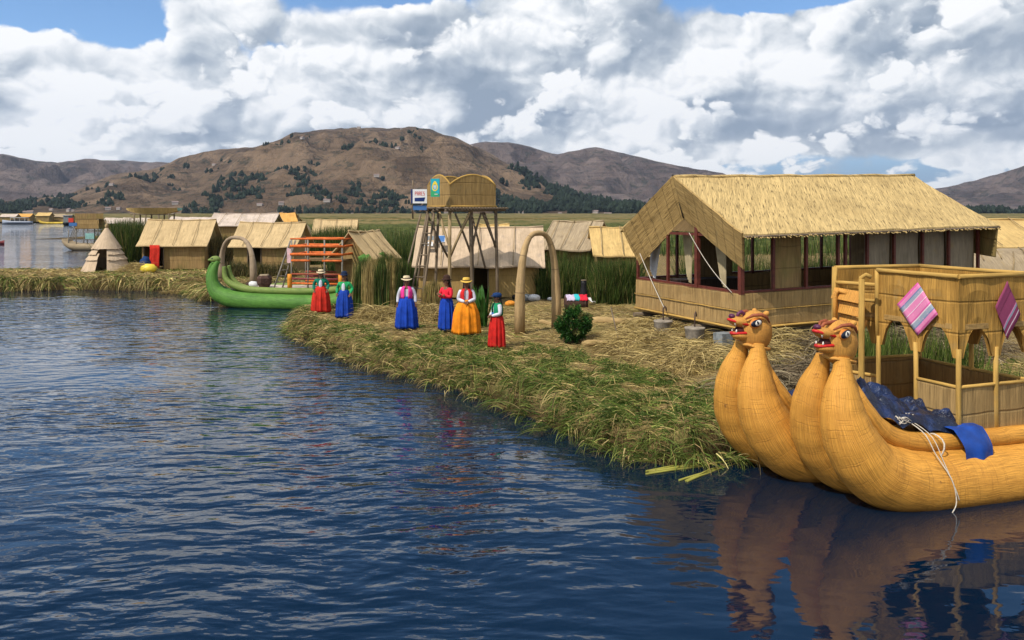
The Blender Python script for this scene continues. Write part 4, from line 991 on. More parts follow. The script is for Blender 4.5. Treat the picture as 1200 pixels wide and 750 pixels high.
def twin_boat():
    O = Vector((5.055, 11.19, 0)); A = math.atan2(.3, .954)
    root = empty('reed_boat', O, A, 'large golden twin-hulled reed boat with two puma heads and an arcaded cabin', 'boat')
    # ---- hull lobes, profile (u, z, r) from the neck down under the water line and aft
    prof = [(-.55, 2.06, .095), (-.58, 1.88, .135), (-.64, 1.60, .225), (-.64, 1.25, .315), (-.52, .88, .375), (-.20, .50, .43), (.40, .26, .47), (1.2, .185, .48), (2.6, .17, .48), (4.6, .18, .48), (6.2, .30, .44), (7.4, .75, .33), (8.0, 1.5, .2), (8.2, 2.0, .1)]
    def lobe(v, vn, du, name, mat='hull', top=0.0):
        P = spline([(u + du, v, z, r) for (u, z, r) in prof], 80); pts = []
        for (u, _, z, r) in P:
            w = np.clip((z - .75) / 1.3, 0, 1) if u < 3 else np.clip((z - .5) / 1.5, 0, 1)
            vv = v + (vn - v) * w ** 1.25
            pts.append(Vector((u + top * np.clip((z - 1.1) / .9, 0, 1) * (u < 3), vv, z)))
        rr = [max(.05, p[3]) * (1 + .012 * math.sin(i * 1.7) + .012 * math.sin(i * .6)) for i, p in enumerate(P)]
        return MB().tube(pts, rr, 40, up=(0, 1, 0)).build(name, M[mat], root)
    def gun(v, vn, du):
        P = spline([(-.52 + du, vn + .02, 2.04, .085), (-.47 + du, vn, 1.72, .12), (-.34 + du, v, 1.36, .15), (-.06 + du, v - .03, 1.04, .155), (.35 + du, v - .04, .84, .15), (1.0 + du, v - .05, .76, .145), (2.5, v - .05, .74, .14), (5.8, v - .05, .76, .14), (7.2, v, 1.15, .11), (7.8, vn, 1.7, .08)], 60)
        MB().tube([Vector(p[:3]) for p in P], [p[3] * (1 + .02 * math.sin(i * 1.3)) for i, p in enumerate(P)], 18, up=(0, 1, 0)).build('gunwale_roll', M['hull'], root)
    lobe(0.0, .18, .17, 'hull_roll'); lobe(.70, .44, .12, 'hull_roll', top=-.07); gun(.13, .26, .21)
    lobe(1.38, 1.56, -.26, 'hull_roll'); lobe(2.08, 1.82, -.30, 'hull_roll', top=-.07); gun(1.52, 1.64, -.22)
    # binding cords round the near hull
    for u in (1.02, 3.4):
        mb = MB(); mb.tube([(u + .015 * math.sin(a * 3), -.04 + .165 * math.cos(a), .76 + .165 * math.sin(a)) for a in np.linspace(0, 2 * math.pi, 17)], .012, 5, cap=False); mb.build('lashing', M['rope'], root)
    # ---- heads
    def head(u, v, z, yaw, sc, curl):
        h = empty('head', (u, v, z), yaw); h.parent = root; h.scale = (sc, sc, sc)
        # local -x is forward
        def sk(q, d):
            f = max(0, -d.x)
            q = q.copy(); q.z += .05 * f * f; q.y *= 1 - .18 * f; 
            if d.z < -.2: q.x *= 1 + .10 * (-d.z - .2); q.y *= 1 + .10 * (-d.z - .2)
            return q
        mb = MB(); mb.ball((.02, 0, .29), 1, 28, 20, sc=(.275, .245, .325), fn=sk)
        mb.ball((-.235, 0, .435), 1, 20, 14, sc=(.205, .135, .085), rot=Matrix.Rotation(R(14), 3, 'Y'))
        mb.ball((-.19, 0, .225), 1, 20, 12, sc=(.205, .13, .08), rot=Matrix.Rotation(R(4), 3, 'Y'))
        mb.build('skull', M['head'], h)
        mb = MB(); mb.ball((-.17, 0, .30), 1, 16, 10, sc=(.17, .105, .10)); mb.build('mouth', M['mouth'], h)
        for (z0, tilt, x0, xw, yw, nm) in ((.385, 14, -.10, .34, .125, 'upper_lip'), (.285, -2, -.08, .315, .120, 'lower_lip')):
            mb = MB(); pts = []
            for a in np.linspace(-math.pi / 2, math.pi / 2, 15):
                x = x0 - xw * math.cos(a); pts.append((x, yw * math.sin(a), z0 + math.tan(R(tilt)) * (x0 - x) + (.015 if nm[0] == 'u' else -.01) * math.cos(a)))
            c0 = (-.06, -.13, .315); c1 = (-.06, .13, .315)
            mb.tube([c0] + pts + [c1], [.016] + [.023] * 15 + [.016], 8); mb.build(nm, M['lip'], h)
        for (x, y, z0, z1, r) in ((-.375, -.07, .455, .375, .022), (-.375, .07, .455, .375, .022), (-.26, -.105, .42, .36, .014), (-.35, -.065, .285, .345, .019), (-.35, .065, .285, .345, .019), (-.41, 0, .455, .41, .016)):
            MB().tube([(x + .01, y, z0), (x + .01, y, z0 + (z1 - z0) * .4), (x + .015, y, z0 + (z1 - z0) * .8)], [r * .8, r * .65, r * .3], 8).build('tooth', M['tooth'], h)
        for s in (-1, 1):
            rt = Matrix.Rotation(R(-12), 3, 'Y') @ Matrix.Rotation(R(s * -14), 3, 'Z')
            e = empty('eye', (-.075, s * .205, .445)); e.parent = h
            MB().ball((0, 0, 0), 1, 20, 12, sc=(.135, .045, .082), rot=rt).build('eyelid', M['iris'], e)
            MB().ball((-.004, s * .012, 0), 1, 20, 12, sc=(.122, .045, .064), rot=rt).build('eye_outline', M['pupil'], e)
            MB().ball((.004, s * .022, .002), 1, 20, 12, sc=(.085, .042, .050), rot=rt).build('eye_white', M['tooth'], e)
            MB().ball((-.006, s * .040, .004), 1, 16, 10, sc=(.034, .030, .036), rot=rt).build('pupil', M['pupil'], e)
            MB().tube([(-.22, s * .135, .50), (-.13, s * .205, .565), (0, s * .235, .575), (.10, s * .225, .53), (.15, s * .22, .44)], [.012, .026, .03, .024, .010], 8).build('brow', M['brow'], h)
            MB().tube([(.10, s * .15, .55), (.13, s * .19, .60), (.14, s * .19, .62)], [.05, .04, .015], 8).build('ear', M['head'], h)
        MB().ball((-.385, 0, .535), 1, 14, 10, sc=(.05, .06, .04)).build('nose', M['nose'], h)
        c = [(-.30, 0, .49), (-.27, 0, .57), (-.22, 0, .60), (-.17, 0, .57), (-.18, 0, .53)] if curl else [(-.34, 0, .50), (-.26, 0, .575), (-.15, 0, .585), (-.02, 0, .60)]
        MB().tube(c, [.022, .03, .03, .026, .02], 8, cap=True).build('snout_crest', M['nose'] if curl else M['brow'], h) if curl else MB().tube(c, [.018, .026, .03, .02], 8).build('snout_crest', M['brow'], h)
        mb = MB()
        mb.tube([(.02 + .225 * math.cos(a), .215 * math.sin(a), .05 - .045 * math.cos(a) + .006 * math.sin(7 * a)) for a in np.linspace(0, 2 * math.pi, 33)], .026, 8, cap=False); mb.build('neck_band', M['head'], h)
        return h
    head(-.36, .31, 1.96, R(6), .98, False); head(-.80, 1.69, 1.95, R(-4), .98, True)
    # ---- deck between the hulls
    mb = MB(); mb.panel((-.1, .25, .66), (6.4, .25, .66), (6.4, 1.85, .66), (-.1, 1.85, .66), .08, 20, 6, jit=.03); mb.build('deck', M['hull_in'], root)
    # ---- cabin: lower walls, posts, arches, upper parapet
    C = dict(B=(1.60, .10), A=(1.44, 1.55), P1=(1.16, 2.22), P2=(2.90, 2.16), C=(3.08, .16))
    zt, zs, zr, zbot, zd = 3.12, 1.96, 1.50, .70, 2.44
    def lowwall(a, b, z0, z1, mat='wall', t=.05, jit=.02):
        mb = MB(); L = math.hypot(b[0] - a[0], b[1] - a[1]); mb.panel((*a, z0), (*b, z0), (*b, z1), (*a, z1), t, max(3, int(L / .12)), 3, jit=jit); return mb.build('lower_wall', M[mat], root)
    m2 = lambda a, b, t: (a[0] + (b[0] - a[0]) * t, a[1] + (b[1] - a[1]) * t)
    B, A_, P1, P2, Cc = C['B'], C['A'], C['P1'], C['P2'], C['C']
    E0 = m2(A_, B, .50)
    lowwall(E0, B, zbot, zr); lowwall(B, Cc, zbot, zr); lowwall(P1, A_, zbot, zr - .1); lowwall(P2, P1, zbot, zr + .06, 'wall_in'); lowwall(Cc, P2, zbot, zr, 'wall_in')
    mb = MB()
    for (a, b, z) in ((E0, B, zr + .02), (B, (Cc[0], Cc[1]), zr + .02), (P1, P2, zr + .08), (P2, Cc, zr + .02), (P1, A_, zr - .08)): mb = MB().pole((*a, z), (*b, z), .028, bend=.004); mb.build('lower_rail', M['reedrod'], root)
    posts = [m2(A_, B, .02), E0, B, m2(B, Cc, .5), Cc, P1, m2(P1, P2, .5), P2, m2(P2, Cc, .5)]
    for p in posts: MB().pole((*p, zbot), (*p, zs + .12), .038, 8, .036, bend=.004).build('cabin_post', M['reedrod'], root)
    # tall front pole and short ladder at the entrance
    q = (1.02, 1.42); MB().pole((*q, .66), (*q, 3.02), .05, 9, .045, bend=.004).build('front_pole', M['reedrod'], root)
    MB().tube([(*q, 2.95), (q[0], q[1] + .02, 3.04), (q[0] + .06, q[1] - .03, 3.09), (q[0] + .12, q[1] - .08, 3.05)], .035, 8).build('pole_hook', M['reedrod'], root)
    for (v0, z0) in ((1.46, 2.30), (1.50, 2.52), (1.55, 2.74)):
        mb = MB(); mb.panel((q[0] + .02, v0 + .62, z0 - .10), (q[0] + .02, v0 - .02, z0 - .12), (q[0] + .10, v0 - .02, z0 + .06), (q[0] + .10, v0 + .62, z0 + .08), .04, 4, 2, jit=.01); mb.build('step', M['head'], root)
    mb = MB(); mb.tube([(q[0] - .02, 2.02, 2.2), (q[0], 2.04, 2.72), (q[0] + .05, 2.0, 2.78), (q[0] + .1, 1.85, 2.74)], .04, 8); mb.build('side_roll', M['head'], root)
    mb = MB(); mb.panel((q[0] + .12, 1.45, 1.62), (q[0] + .12, 2.15, 1.62), (q[0] + .12, 2.15, 1.64), (q[0] + .12, 1.45, 1.64), .3, 1, 1); 
    # arcade: mat skirt with rounded openings under the parapet
    def arcade(a, b, n, z1=zt, lead=0):
        a = Vector((*a, 0)); b = Vector((*b, 0)); L = (b - a).length; N = 16 * n; mb = MB(); nr = Vector(((b - a).y, -(b - a).x, 0)).normalized() * .05
        def bot(t):
            f = (t * n) % 1.0
            if t >= 1: f = 1.0
            w = .355; x = abs(f - .5) / w
            return zs - .02 + (0 if x >= 1 else (1 - x ** 2) ** .7 * .45)
        for i in range(N):
            t0, t1 = i / N, (i + 1) / N
            p, q_ = a.lerp(b, t0), a.lerp(b, t1); b0, b1 = bot(t0 + 1e-6), bot(t1 - 1e-6)
            lv = [0, .2, .5, .75, 1.0]
            for s in range(4):
                def Z(bb, k_): return bb + (z1 - bb) * lv[k_]
                for off, fl in ((Vector(), 0), (-nr, 1)):
                    bul = lambda pp, zz: pp + off + Vector((0, 0, zz)) + nr * .45 * (math.sin((zz - 2.0) * 8.2) ** 2 - .4) + nr * .5 * mnoise.noise(Vector((pp.x * 3, pp.y * 3, zz * 3)))
                    Q = [bul(p, Z(b0, s)), bul(q_, Z(b1, s)), bul(q_, Z(b1, s + 1)), bul(p, Z(b0, s + 1))]
                    uv = [(t0 * L, Z(b0, s)), (t1 * L, Z(b1, s)), (t1 * L, Z(b1, s + 1)), (t0 * L, Z(b0, s + 1))]
                    mb.quad(*(Q[::-1] if fl else Q), uv=uv[::-1] if fl else uv)
            mb.quad(p + Vector((0, 0, b0)), p - nr + Vector((0, 0, b0)), q_ - nr + Vector((0, 0, b1)), q_ + Vector((0, 0, b1)), uv=[(0, t0 * L), (.05, t0 * L), (.05, t1 * L), (0, t1 * L)])
        return mb.build('parapet', M['wall2'], root)
    arcade(P1, A_, 1, 2.78); arcade(A_, B, 2); arcade(B, Cc, 2); arcade(Cc, P2, 2); arcade(P2, P1, 2)
    mb = MB(); mb.panel((*m2(P1, A_, .0), 3.0), (*m2(P1, A_, .5), 3.0), (*m2(P1, A_, .5), 3.04), (*m2(P1, A_, 0), 3.04), .05)
    for (a, b) in ((A_, B), (B, Cc), (Cc, P2), (P2, P1)): MB().pole((*a, zt + .025), (*b, zt + .025), .036, 8, bend=.003).build('top_rail', M['reedrod'], root)
    for z in (2.98, 2.72): MB().pole((*P1, z - .08), (A_[0], A_[1] + .02, z - .08), .033, 8).build('gate_rail', M['reedrod'], root)
    MB().pole((*P1, zs), (*P1, zt + .04), .045, 8).build('corner_post', M['reedrod'], root); MB().pole((*A_, zs), (*A_, zt + .03), .035, 8).build('corner_post', M['reedrod'], root)
    mb = MB(); mb.panel((*A_, zd), (*B, zd), (*Cc, zd), (*P2, zd), .08, 3, 3); mb.build('upper_deck', M['hull_in'], root)
    mb = MB(); mb.panel((*A_, zd + .002), (*P2, zd + .002), (2.2, 2.2, zd + .002), (*P1, zd + .002), .08, 3, 3); mb.build('upper_deck', M['hull_in'], root)
    # diamond-hung woven cloths
    def cloth(p, nrm_dir, along, w, hgt, mat, lab, tilt):
        c = Vector(p); al = Vector(along).normalized(); nr = Vector(nrm_dir).normalized()
        mb = MB(); n = 10
        def P(i, j):
            s, t = i / n - .5, j / n - .5                 # diamond coordinates
            x = (s + t) * w; z = (t - s) * hgt
            f = .004 * math.sin(s * 9 + 1) + .003 * math.sin(t * 8)
            return c + al * x + Vector((0, 0, z + tilt * x)) + nr * (.05 + f + .05 * abs(x))
        for i in range(n):
            for j in range(n):
                mb.quad(P(i, j), P(i + 1, j), P(i + 1, j + 1), P(i, j + 1), uv=[(i / n, j / n), ((i + 1) / n, j / n), ((i + 1) / n, (j + 1) / n), (i / n, (j + 1) / n)], smooth=True)
        o = mb.build('woven_cloth', M[mat]); o.location = O; o.rotation_euler = (0, 0, A)
        so = o.modifiers.new('thickness', 'SOLIDIFY'); so.thickness = .008
        tag(o, lab, 'cloth')
    f = Vector((*m2(A_, B, .55), 2.60)); d = Vector((B[0] - A_[0], B[1] - A_[1], 0))
    cloth(f, (-d.y * -1, -d.x, 0) if False else (d.y, -d.x, 0), d, .36, .41, 'cloth_pink', 'pink striped woven cloth hung as a diamond on the front of the boat cabin', -.10)
    f = Vector((*m2(B, Cc, .62), 2.62)); d = Vector((Cc[0] - B[0], Cc[1] - B[1], 0))
    cloth(f, (d.y, -d.x, 0), d, .26, .44, 'cloth_plum', 'dark plum woven cloth hung as a diamond at the right edge of the boat cabin', -.25)
    return root, O, A
def cloth_mat(name, base, stripes):
    m, k, b = new_mat(name); uv = k.new('ShaderNodeTexCoord').outputs['UV']; v = k.sep(uv)[0]
    cr = k.new('ShaderNodeValToRGB'); cr.color_ramp.interpolation = 'CONSTANT'
    cr.color_ramp.elements.remove(cr.color_ramp.elements[1]); cr.color_ramp.elements[0].position = 0; cr.color_ramp.elements[0].color = (*stripes[0][1], 1)
    for p, c in stripes[1:]: cr.color_ramp.elements.new(p).color = (*c, 1)
    k.l.new(v, cr.inputs[0])
    fl = k.ss(k.noise(uv, 9, 3, .6, dim='2D'), .62, .70); col = k.mix(k.m('MULTIPLY', fl, .35), cr.outputs[0], (*mul(base, 1.4), 1))
    setp(k, b, col, .85, .1, k.bump(k.noise(uv, 12, 1, dim='2D'), .3, .005)); return m
pk, gy, wt, mg, bl = (.66, .22, .40), (.28, .33, .40), (.66, .56, .60), (.58, .10, .30), (.16, .20, .36)
M['cloth_pink'] = cloth_mat('pink_striped_cloth', pk, [(0, mg), (.05, pk), (.14, bl), (.17, gy), (.26, wt), (.28, pk), (.44, wt), (.46, mg), (.48, pk), (.62, mg), (.66, wt), (.69, gy), (.80, bl), (.83, pk), (.93, mg), (.97, pk)])
pl = (.26, .055, .12)
M['cloth_plum'] = cloth_mat('plum_striped_cloth', pl, [(0, pl), (.25, mul(pl, .7)), (.3, pl), (.62, pk), (.66, gy), (.72, pl), (.85, wt), (.88, pl)])
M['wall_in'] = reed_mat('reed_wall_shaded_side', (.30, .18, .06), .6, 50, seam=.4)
BOAT, BO, BA = twin_boat()
def bw(u, v, z): c, s = math.cos(BA), math.sin(BA); return Vector((BO.x + u * c - v * s, BO.y + u * s + v * c, z))
def tarp():
    m, k, b = new_mat('navy_tarpaulin')
    geo = k.new('ShaderNodeNewGeometry').outputs['Position']
    n = k.noise(geo, 3.2, 4, .6); n2 = k.noise(k.map(geo, rot=(.3, .2, .5), scale=(1, 2.2, 1)), 7, 4, .65, dist=.8)
    col = k.mix(k.ss(n, .45, .6), (.006, .012, .035, 1), (.012, .030, .10, 1)); spk = k.ss(k.noise(geo, 26, 2), .70, .74)
    col = k.mix(k.m('MULTIPLY', spk, .35), col, (.25, .30, .38, 1))
    setp(k, b, col, .28, .5, k.bump(n2, .8, .06)); M['tarp'] = m
    M['tarp_b'] = plain_mat('blue_tarpaulin', (.008, .055, .30), .45, .35, 3, .4, .6)
    def sheet(name, u0, u1, v0, v1, top, label, flap=None, nu=70, nv=36):
        root = empty(name, BO, BA, label, 'tarpaulin'); mb = MB(); idx = {}
        for i in range(nu + 1):
            for j in range(nv + 1):
                u = u0 + (u1 - u0) * i / nu; t = j / nv; v = v0 + (v1 - v0) * t + .06 * mnoise.noise(Vector((u * 3, 0, 3)))
                e = min(1, min(t, 1 - t) * 5, min(i, nu - i) / 6)
                fold = abs(mnoise.noise(Vector((u * 2.0 + v * 1.5, v * 3.4, 4)))) * .44 + abs(mnoise.noise(Vector((u * 5 - v * 3, v * 4, 8)))) * .09 + .012 * mnoise.noise(Vector((u * 15, v * 15, 1)))
                z = top(u, v) * (1) - .18 * (1 - e) ** 2 + fold * (.35 + .65 * e) - .12
                idx[i, j] = len(mb.v); mb.v.append(Vector((u, v, z)))
        for i in range(nu):
            for j in range(nv): mb.face((idx[i, j], idx[i + 1, j], idx[i + 1, j + 1], idx[i, j + 1]), None, 0, True)
        mb.build('sheet', M['tarp'], root)
        if flap:
            mb = MB(); n = 16; ff = {}
            for i in range(n + 1):
                for j in range(n + 1):
                    s, t = i / n, j / n
                    uu = flap[0] + (flap[1] - flap[0]) * s * (1 - .15 * t) + .08 * t
                    # over the gunwale roll and down its outer face
                    ang = t * 2.1; vv = .30 - .17 - .02 + .0; 
                    L = t * .62
                    if L < .28: v_, z_ = .22 - L, .99 - .02 * L
                    else: v_, z_ = -.06 - .17 * math.sin(min(1, (L - .28) / .2) * 1.5), .985 - max(0, L - .28) * 1.25
                    f = .016 * math.sin(s * 9 + t * 3) * (.3 + t) + .02 * mnoise.noise(Vector((s * 4, t * 4, 0)))
                    ff[i, j] = len(mb.v); mb.v.append(Vector((uu, v_ - f - .03 * t, z_ + f * .4 - .10 * t * abs(s - .6))))
            for i in range(n):
                for j in range(n): mb.face((ff[i, j], ff[i + 1, j], ff[i + 1, j + 1], ff[i, j + 1]), None, 0, True)
            mb.build('hanging_flap', M['tarp_b'], root)
        return root
    sheet('tarpaulin', -.14, 1.90, .02, 1.30, lambda u, v: 1.62 - .26 * min(1, max(0, u + .2) / .7) - .17 * max(0, u - .3), 'crumpled dark navy tarpaulin with a bright blue flap lying before the boat cabin', (1.28, 1.88))
    sheet('tarpaulin', -.55, .55, 1.50, 2.05, lambda u, v: 1.22 - .22 * max(0, u + .5), 'navy tarpaulin showing between the two puma necks', None, 30, 18)
    # cords over the near hull
    r0 = tag(MB().tube(spline([tuple(bw(.62, .35, 1.26)), tuple(bw(.66, .12, 1.12)), tuple(bw(.72, -.16, .98)), tuple(bw(.78, -.30, .72)), tuple(bw(.88, -.47, .42)), tuple(bw(.93, -.50, .12)), tuple(bw(.80, -.54, -.02))], 24), .008, 5).build('mooring_cord', M['rope']), 'pale grey cord hanging over the near hull into the water', 'rope')
    MB().tube(spline([tuple(bw(.70, .1, 1.12)), tuple(bw(.80, -.20, .95)), tuple(bw(.86, -.36, .62)), tuple(bw(.92, -.49, .30)), tuple(bw(.97, -.51, .14))], 20), .0065, 5).build('cord_strand', M['rope'], r0)
    mb = MB()
    for k_ in range(7):
        a0 = rnd.uniform(0, 6); mb.tube(spline([tuple(bw(.62 + .16 * math.cos(a0 + t), .10 + .10 * math.sin(a0 + t * 1.3), 1.14 + .05 * math.sin(t * 2 + k_))) for t in (0, 1, 2, 3, 4)], 16), .007, 5)
    mb.build('cord_tangle', M['rope'], r0)
tarp()

# ------------------------------------------------------------------ green reed boat with orange slatted deck house
def green_boat():
    O = Vector((-12.95, 34.6, 0)); A = math.atan2(-.17, .985)
    root = empty('reed_boat', O, A, 'bright green reed boat moored behind the two women at the left', 'boat')
    prof = [(.05, 1.95, .09), (-.08, 1.70, .15), (-.16, 1.30, .22), (-.08, .88, .28), (.30, .50, .34), (1.2, .28, .38), (2.6, .22, .38), (5.0, .24, .38), (6.3, .55, .36), (6.9, 1.1, .30), (7.0, 1.7, .24), (6.75, 2.25, .16)]
    def lobe(v, vn, du, mat, pr=prof, nm='hull_roll', k_=1.0):
        P = spline([(u + du, v, z, r * k_) for (u, z, r) in pr], 60)
        MB().tube([Vector((p[0], v + (vn - v) * min(1, max(0, (p[2] - .5) / 1.4)), p[2])) for p in P], [max(.05, p[3]) for p in P], 24, up=(0, 1, 0)).build(nm, M[mat], root)
    lobe(0, .22, .12, 'gmain'); lobe(.55, .36, -.12, 'gmain'); prof2 = [(.9, .55, .1), (1.3, .35, .3)] + prof[6:]; lobe(1.9, 2.1, .1, 'gmain', prof2); lobe(2.4, 2.25, -.1, 'gmain', prof2)
    gw = [(.42, 1.72, .08), (.52, 1.2, .12), (1.0, .88, .14), (2.0, .72, .15), (4.5, .72, .15), (6.0, .9, .14), (6.6, 1.3, .12), (6.75, 1.8, .09)]
    lobe(.20, .28, 0, 'glight', gw, 'gunwale_roll'); lobe(2.1, 2.15, 0, 'glight', [(1.2, .5, .1)] + gw[3:], 'gunwale_roll'); lobe(.62, .40, .25, 'glight', [(.30, 1.75, .07), (.36, 1.3, .11), (.7, .9, .12), (1.4, .7, .12)], 'gunwale_roll')
    h = empty('head', (.02, .28, 1.92)); h.parent = root
    MB().ball((-.02, 0, .10), 1, 18, 12, sc=(.24, .17, .16)).build('skull', M['glight'], h)
    MB().ball((-.22, 0, .08), 1, 14, 8, sc=(.14, .10, .07)).build('snout', M['glight'], h)
    for s in (-1, 1): MB().ball((-.08, s * .145, .15), 1, 10, 8, sc=(.04, .03, .035)).build('eye', M['pupil'], h)
    MB().tube([(.02 + .17 * math.cos(a), .15 * math.sin(a), -.04) for a in np.linspace(0, 6.283, 20)], .03, 6, cap=False).build('neck_band', M['gmain'], h)
    mb = MB(); mb.panel((.7, .35, .80), (6.2, .35, .80), (6.2, 2.0, .80), (.7, 2.0, .80), .08, 12, 4, jit=.02); mb.build('deck', M['hutroof_w'], root)
    # deck house
    or_, og = M['orange'], M['orange2']
    U = (3.45, 4.2, 4.95, 5.75); Vv = (.45, 1.9); zd = .82
    for u in (U[0], U[1], U[2], U[3]):
        for v in Vv:
            if u in (U[1], U[2]) and v > 1: continue
            MB().pole((u, v, zd), (u, v, 2.90), .035, 7, bend=.003).build('cabin_post', M['pole_g'], root)
    for z, r_, mt in ((2.93, .035, 'orange'), (2.62, .06, 'orange'), (2.27, .06, 'orange'), ):
        for v in Vv: MB().pole((U[0] - .05, v, z), (U[3] + .05, v, z), r_, 8, bend=.002).build('orange_rail', M[mt], root)
        for u in (U[0], U[3]): MB().pole((u, Vv[0], z), (u, Vv[1], z), r_ * .8, 8, bend=.002).build('orange_rail', M[mt], root)
    for (a, b) in ((U[0], U[1] + .1), (U[2] - .1, U[3])): MB().pole((a, Vv[0], 2.00), (b, Vv[0], 2.00), .05, 8, bend=.002).build('orange_rail', or_, root)
    for (u, v) in ((U[0], Vv[0]), (U[3], Vv[0])): MB().pole((u - .07, v - .02, zd - .02), (u - .07, v - .02, 1.42), .10, 9, bend=.002).build('corner_roll', og, root)
    for z, mt in ((1.42, 'redwood2'), (1.22, 'maroon'), (1.02, 'orange')):
        MB().pole((U[0], Vv[0], z), (U[3], Vv[0], z), .045, 7, bend=.002).build('lower_rail', M[mt], root); MB().pole((U[0], Vv[1], z), (U[3], Vv[1], z), .045, 7, bend=.002).build('lower_rail', M[mt], root)
    mb = MB(); mb.panel((U[0], Vv[0], 2.05), (U[3], Vv[0], 2.05), (U[3], Vv[1], 2.05), (U[0], Vv[1], 2.05), .06, 4, 2); mb.build('upper_deck', M['inner'], root)
    mb = MB(); mb.pole((2.62, .5, .80), (3.32, .62, 2.85), .035, 6); mb.build('ladder_rail', M['pole_g'], root)
    mb = MB(); mb.pole((2.85, .85, .80), (3.42, .9, 2.85), .035, 6); mb.build('ladder_rail', M['pole_g'], root)
    for t in np.linspace(.12, .88, 7): MB().pole(Vector((2.62, .5, .80)).lerp(Vector((3.32, .62, 2.85)), t), Vector((2.85, .85, .80)).lerp(Vector((3.42, .9, 2.85)), t), .022, 6).build('ladder_rung', M['pole_g'], root)
    mb = MB(); mb.panel((3.25, .44, 1.9), (3.42, .43, 1.9), (3.42, .43, 2.5), (3.25, .44, 2.55), .02); mb.build('hanging_cloth', M['pinkcloth'], root)
    c, s = math.cos(A), math.sin(A)
    def P(u, v, z): return Vector((O.x + u * c - v * s, O.y + u * s + v * c, z))
    st = empty('deck_seat', P(2.05, .75, .8), A, 'dark brown six-sided seat on the deck of the green boat', 'seat')
    mb = MB(); mb.tube([(0, 0, 0), (0, 0, .18), (0, 0, .40), (0, 0, .52)], [.20, .31, .33, .24], 6, smooth=False); mb.build('seat_block', M['brownseat'], st); MB().tube([(0, 0, .52), (0, 0, .56)], [.22, .20], 6, smooth=False).build('seat_cover', M['hutroof_g'], st)
    bn = empty('cloth_bundle', P(1.55, .7, .8), A, 'small white and dark cloth bundle beside the six-sided seat', 'bundle')
    MB().ball((0, 0, .12), 1, 14, 9, sc=(.24, .15, .14), fn=lambda q, d: q * (1 + .15 * mnoise.noise(d * 2.5))).build('white_cloth', M['white'], bn); MB().ball((-.22, -.03, .10), 1, 12, 8, sc=(.12, .10, .12), fn=lambda q, d: q * (1 + .2 * mnoise.noise(d * 3))).build('dark_cloth', M['brownseat'], bn)
M['orange'] = plain_mat('orange_wrapped_reed', (.60, .135, .028), .6, .35, 6, .2, .3); M['orange2'] = plain_mat('yellow_orange_reed', (.68, .26, .03), .6, .3, 6, .2, .3)
M['maroon'] = plain_mat('maroon_reed', (.20, .035, .04), .6, .3, 6); M['redwood2'] = plain_mat('brick_red_reed', (.26, .06, .03), .6, .3, 6)
M['pole_g'] = wood_mat('grey_pole', (.30, .27, .23)); M['pinkcloth'] = plain_mat('faded_pink_cloth', (.62, .40, .42), .85, .2, 6); M['brownseat'] = plain_mat('dark_brown_weave', (.07, .035, .025), .8, .4, 14)
green_boat()

# ------------------------------------------------------------------ boats far off
M['grey_boat'] = plain_mat('grey_boat_paint', (.30, .34, .42), .4, .2, 2); M['yellow_reed'] = plain_mat('yellow_reed_hull', (.52, .36, .04), .7, .3, 1)
def hull(mb, L, w, h, bow=.9, mi=0):
    n = 12; rows = []
    for i in range(n + 1):
        t = i / n; x = -L / 2 + L * t; k_ = math.sin(math.pi * min(1, .12 + t * .88)) ** .6 if t < .55 else max(.03, 1 - ((t - .55) / .45) ** 2.2)
        sh = h * (1 + bow * max(0, (t - .6) / .4) ** 2 * .5)
        rows.append([Vector((x, -w / 2 * k_, sh)), Vector((x, -w / 2 * k_ * .8, h * .35)), Vector((x, 0, -.1)), Vector((x, w / 2 * k_ * .8, h * .35)), Vector((x, w / 2 * k_, sh))])
    for a, b in zip(rows, rows[1:]):
        for j in range(4): mb.quad(a[j], a[j + 1], b[j + 1], b[j], mi=mi, smooth=True)
        mb.quad(a[4] * 1, a[0] * 1, b[0] * 1, b[4] * 1, mi=mi)
    mb.quad(rows[0][0], rows[0][4], rows[0][3], rows[0][1], mi=mi); return mb
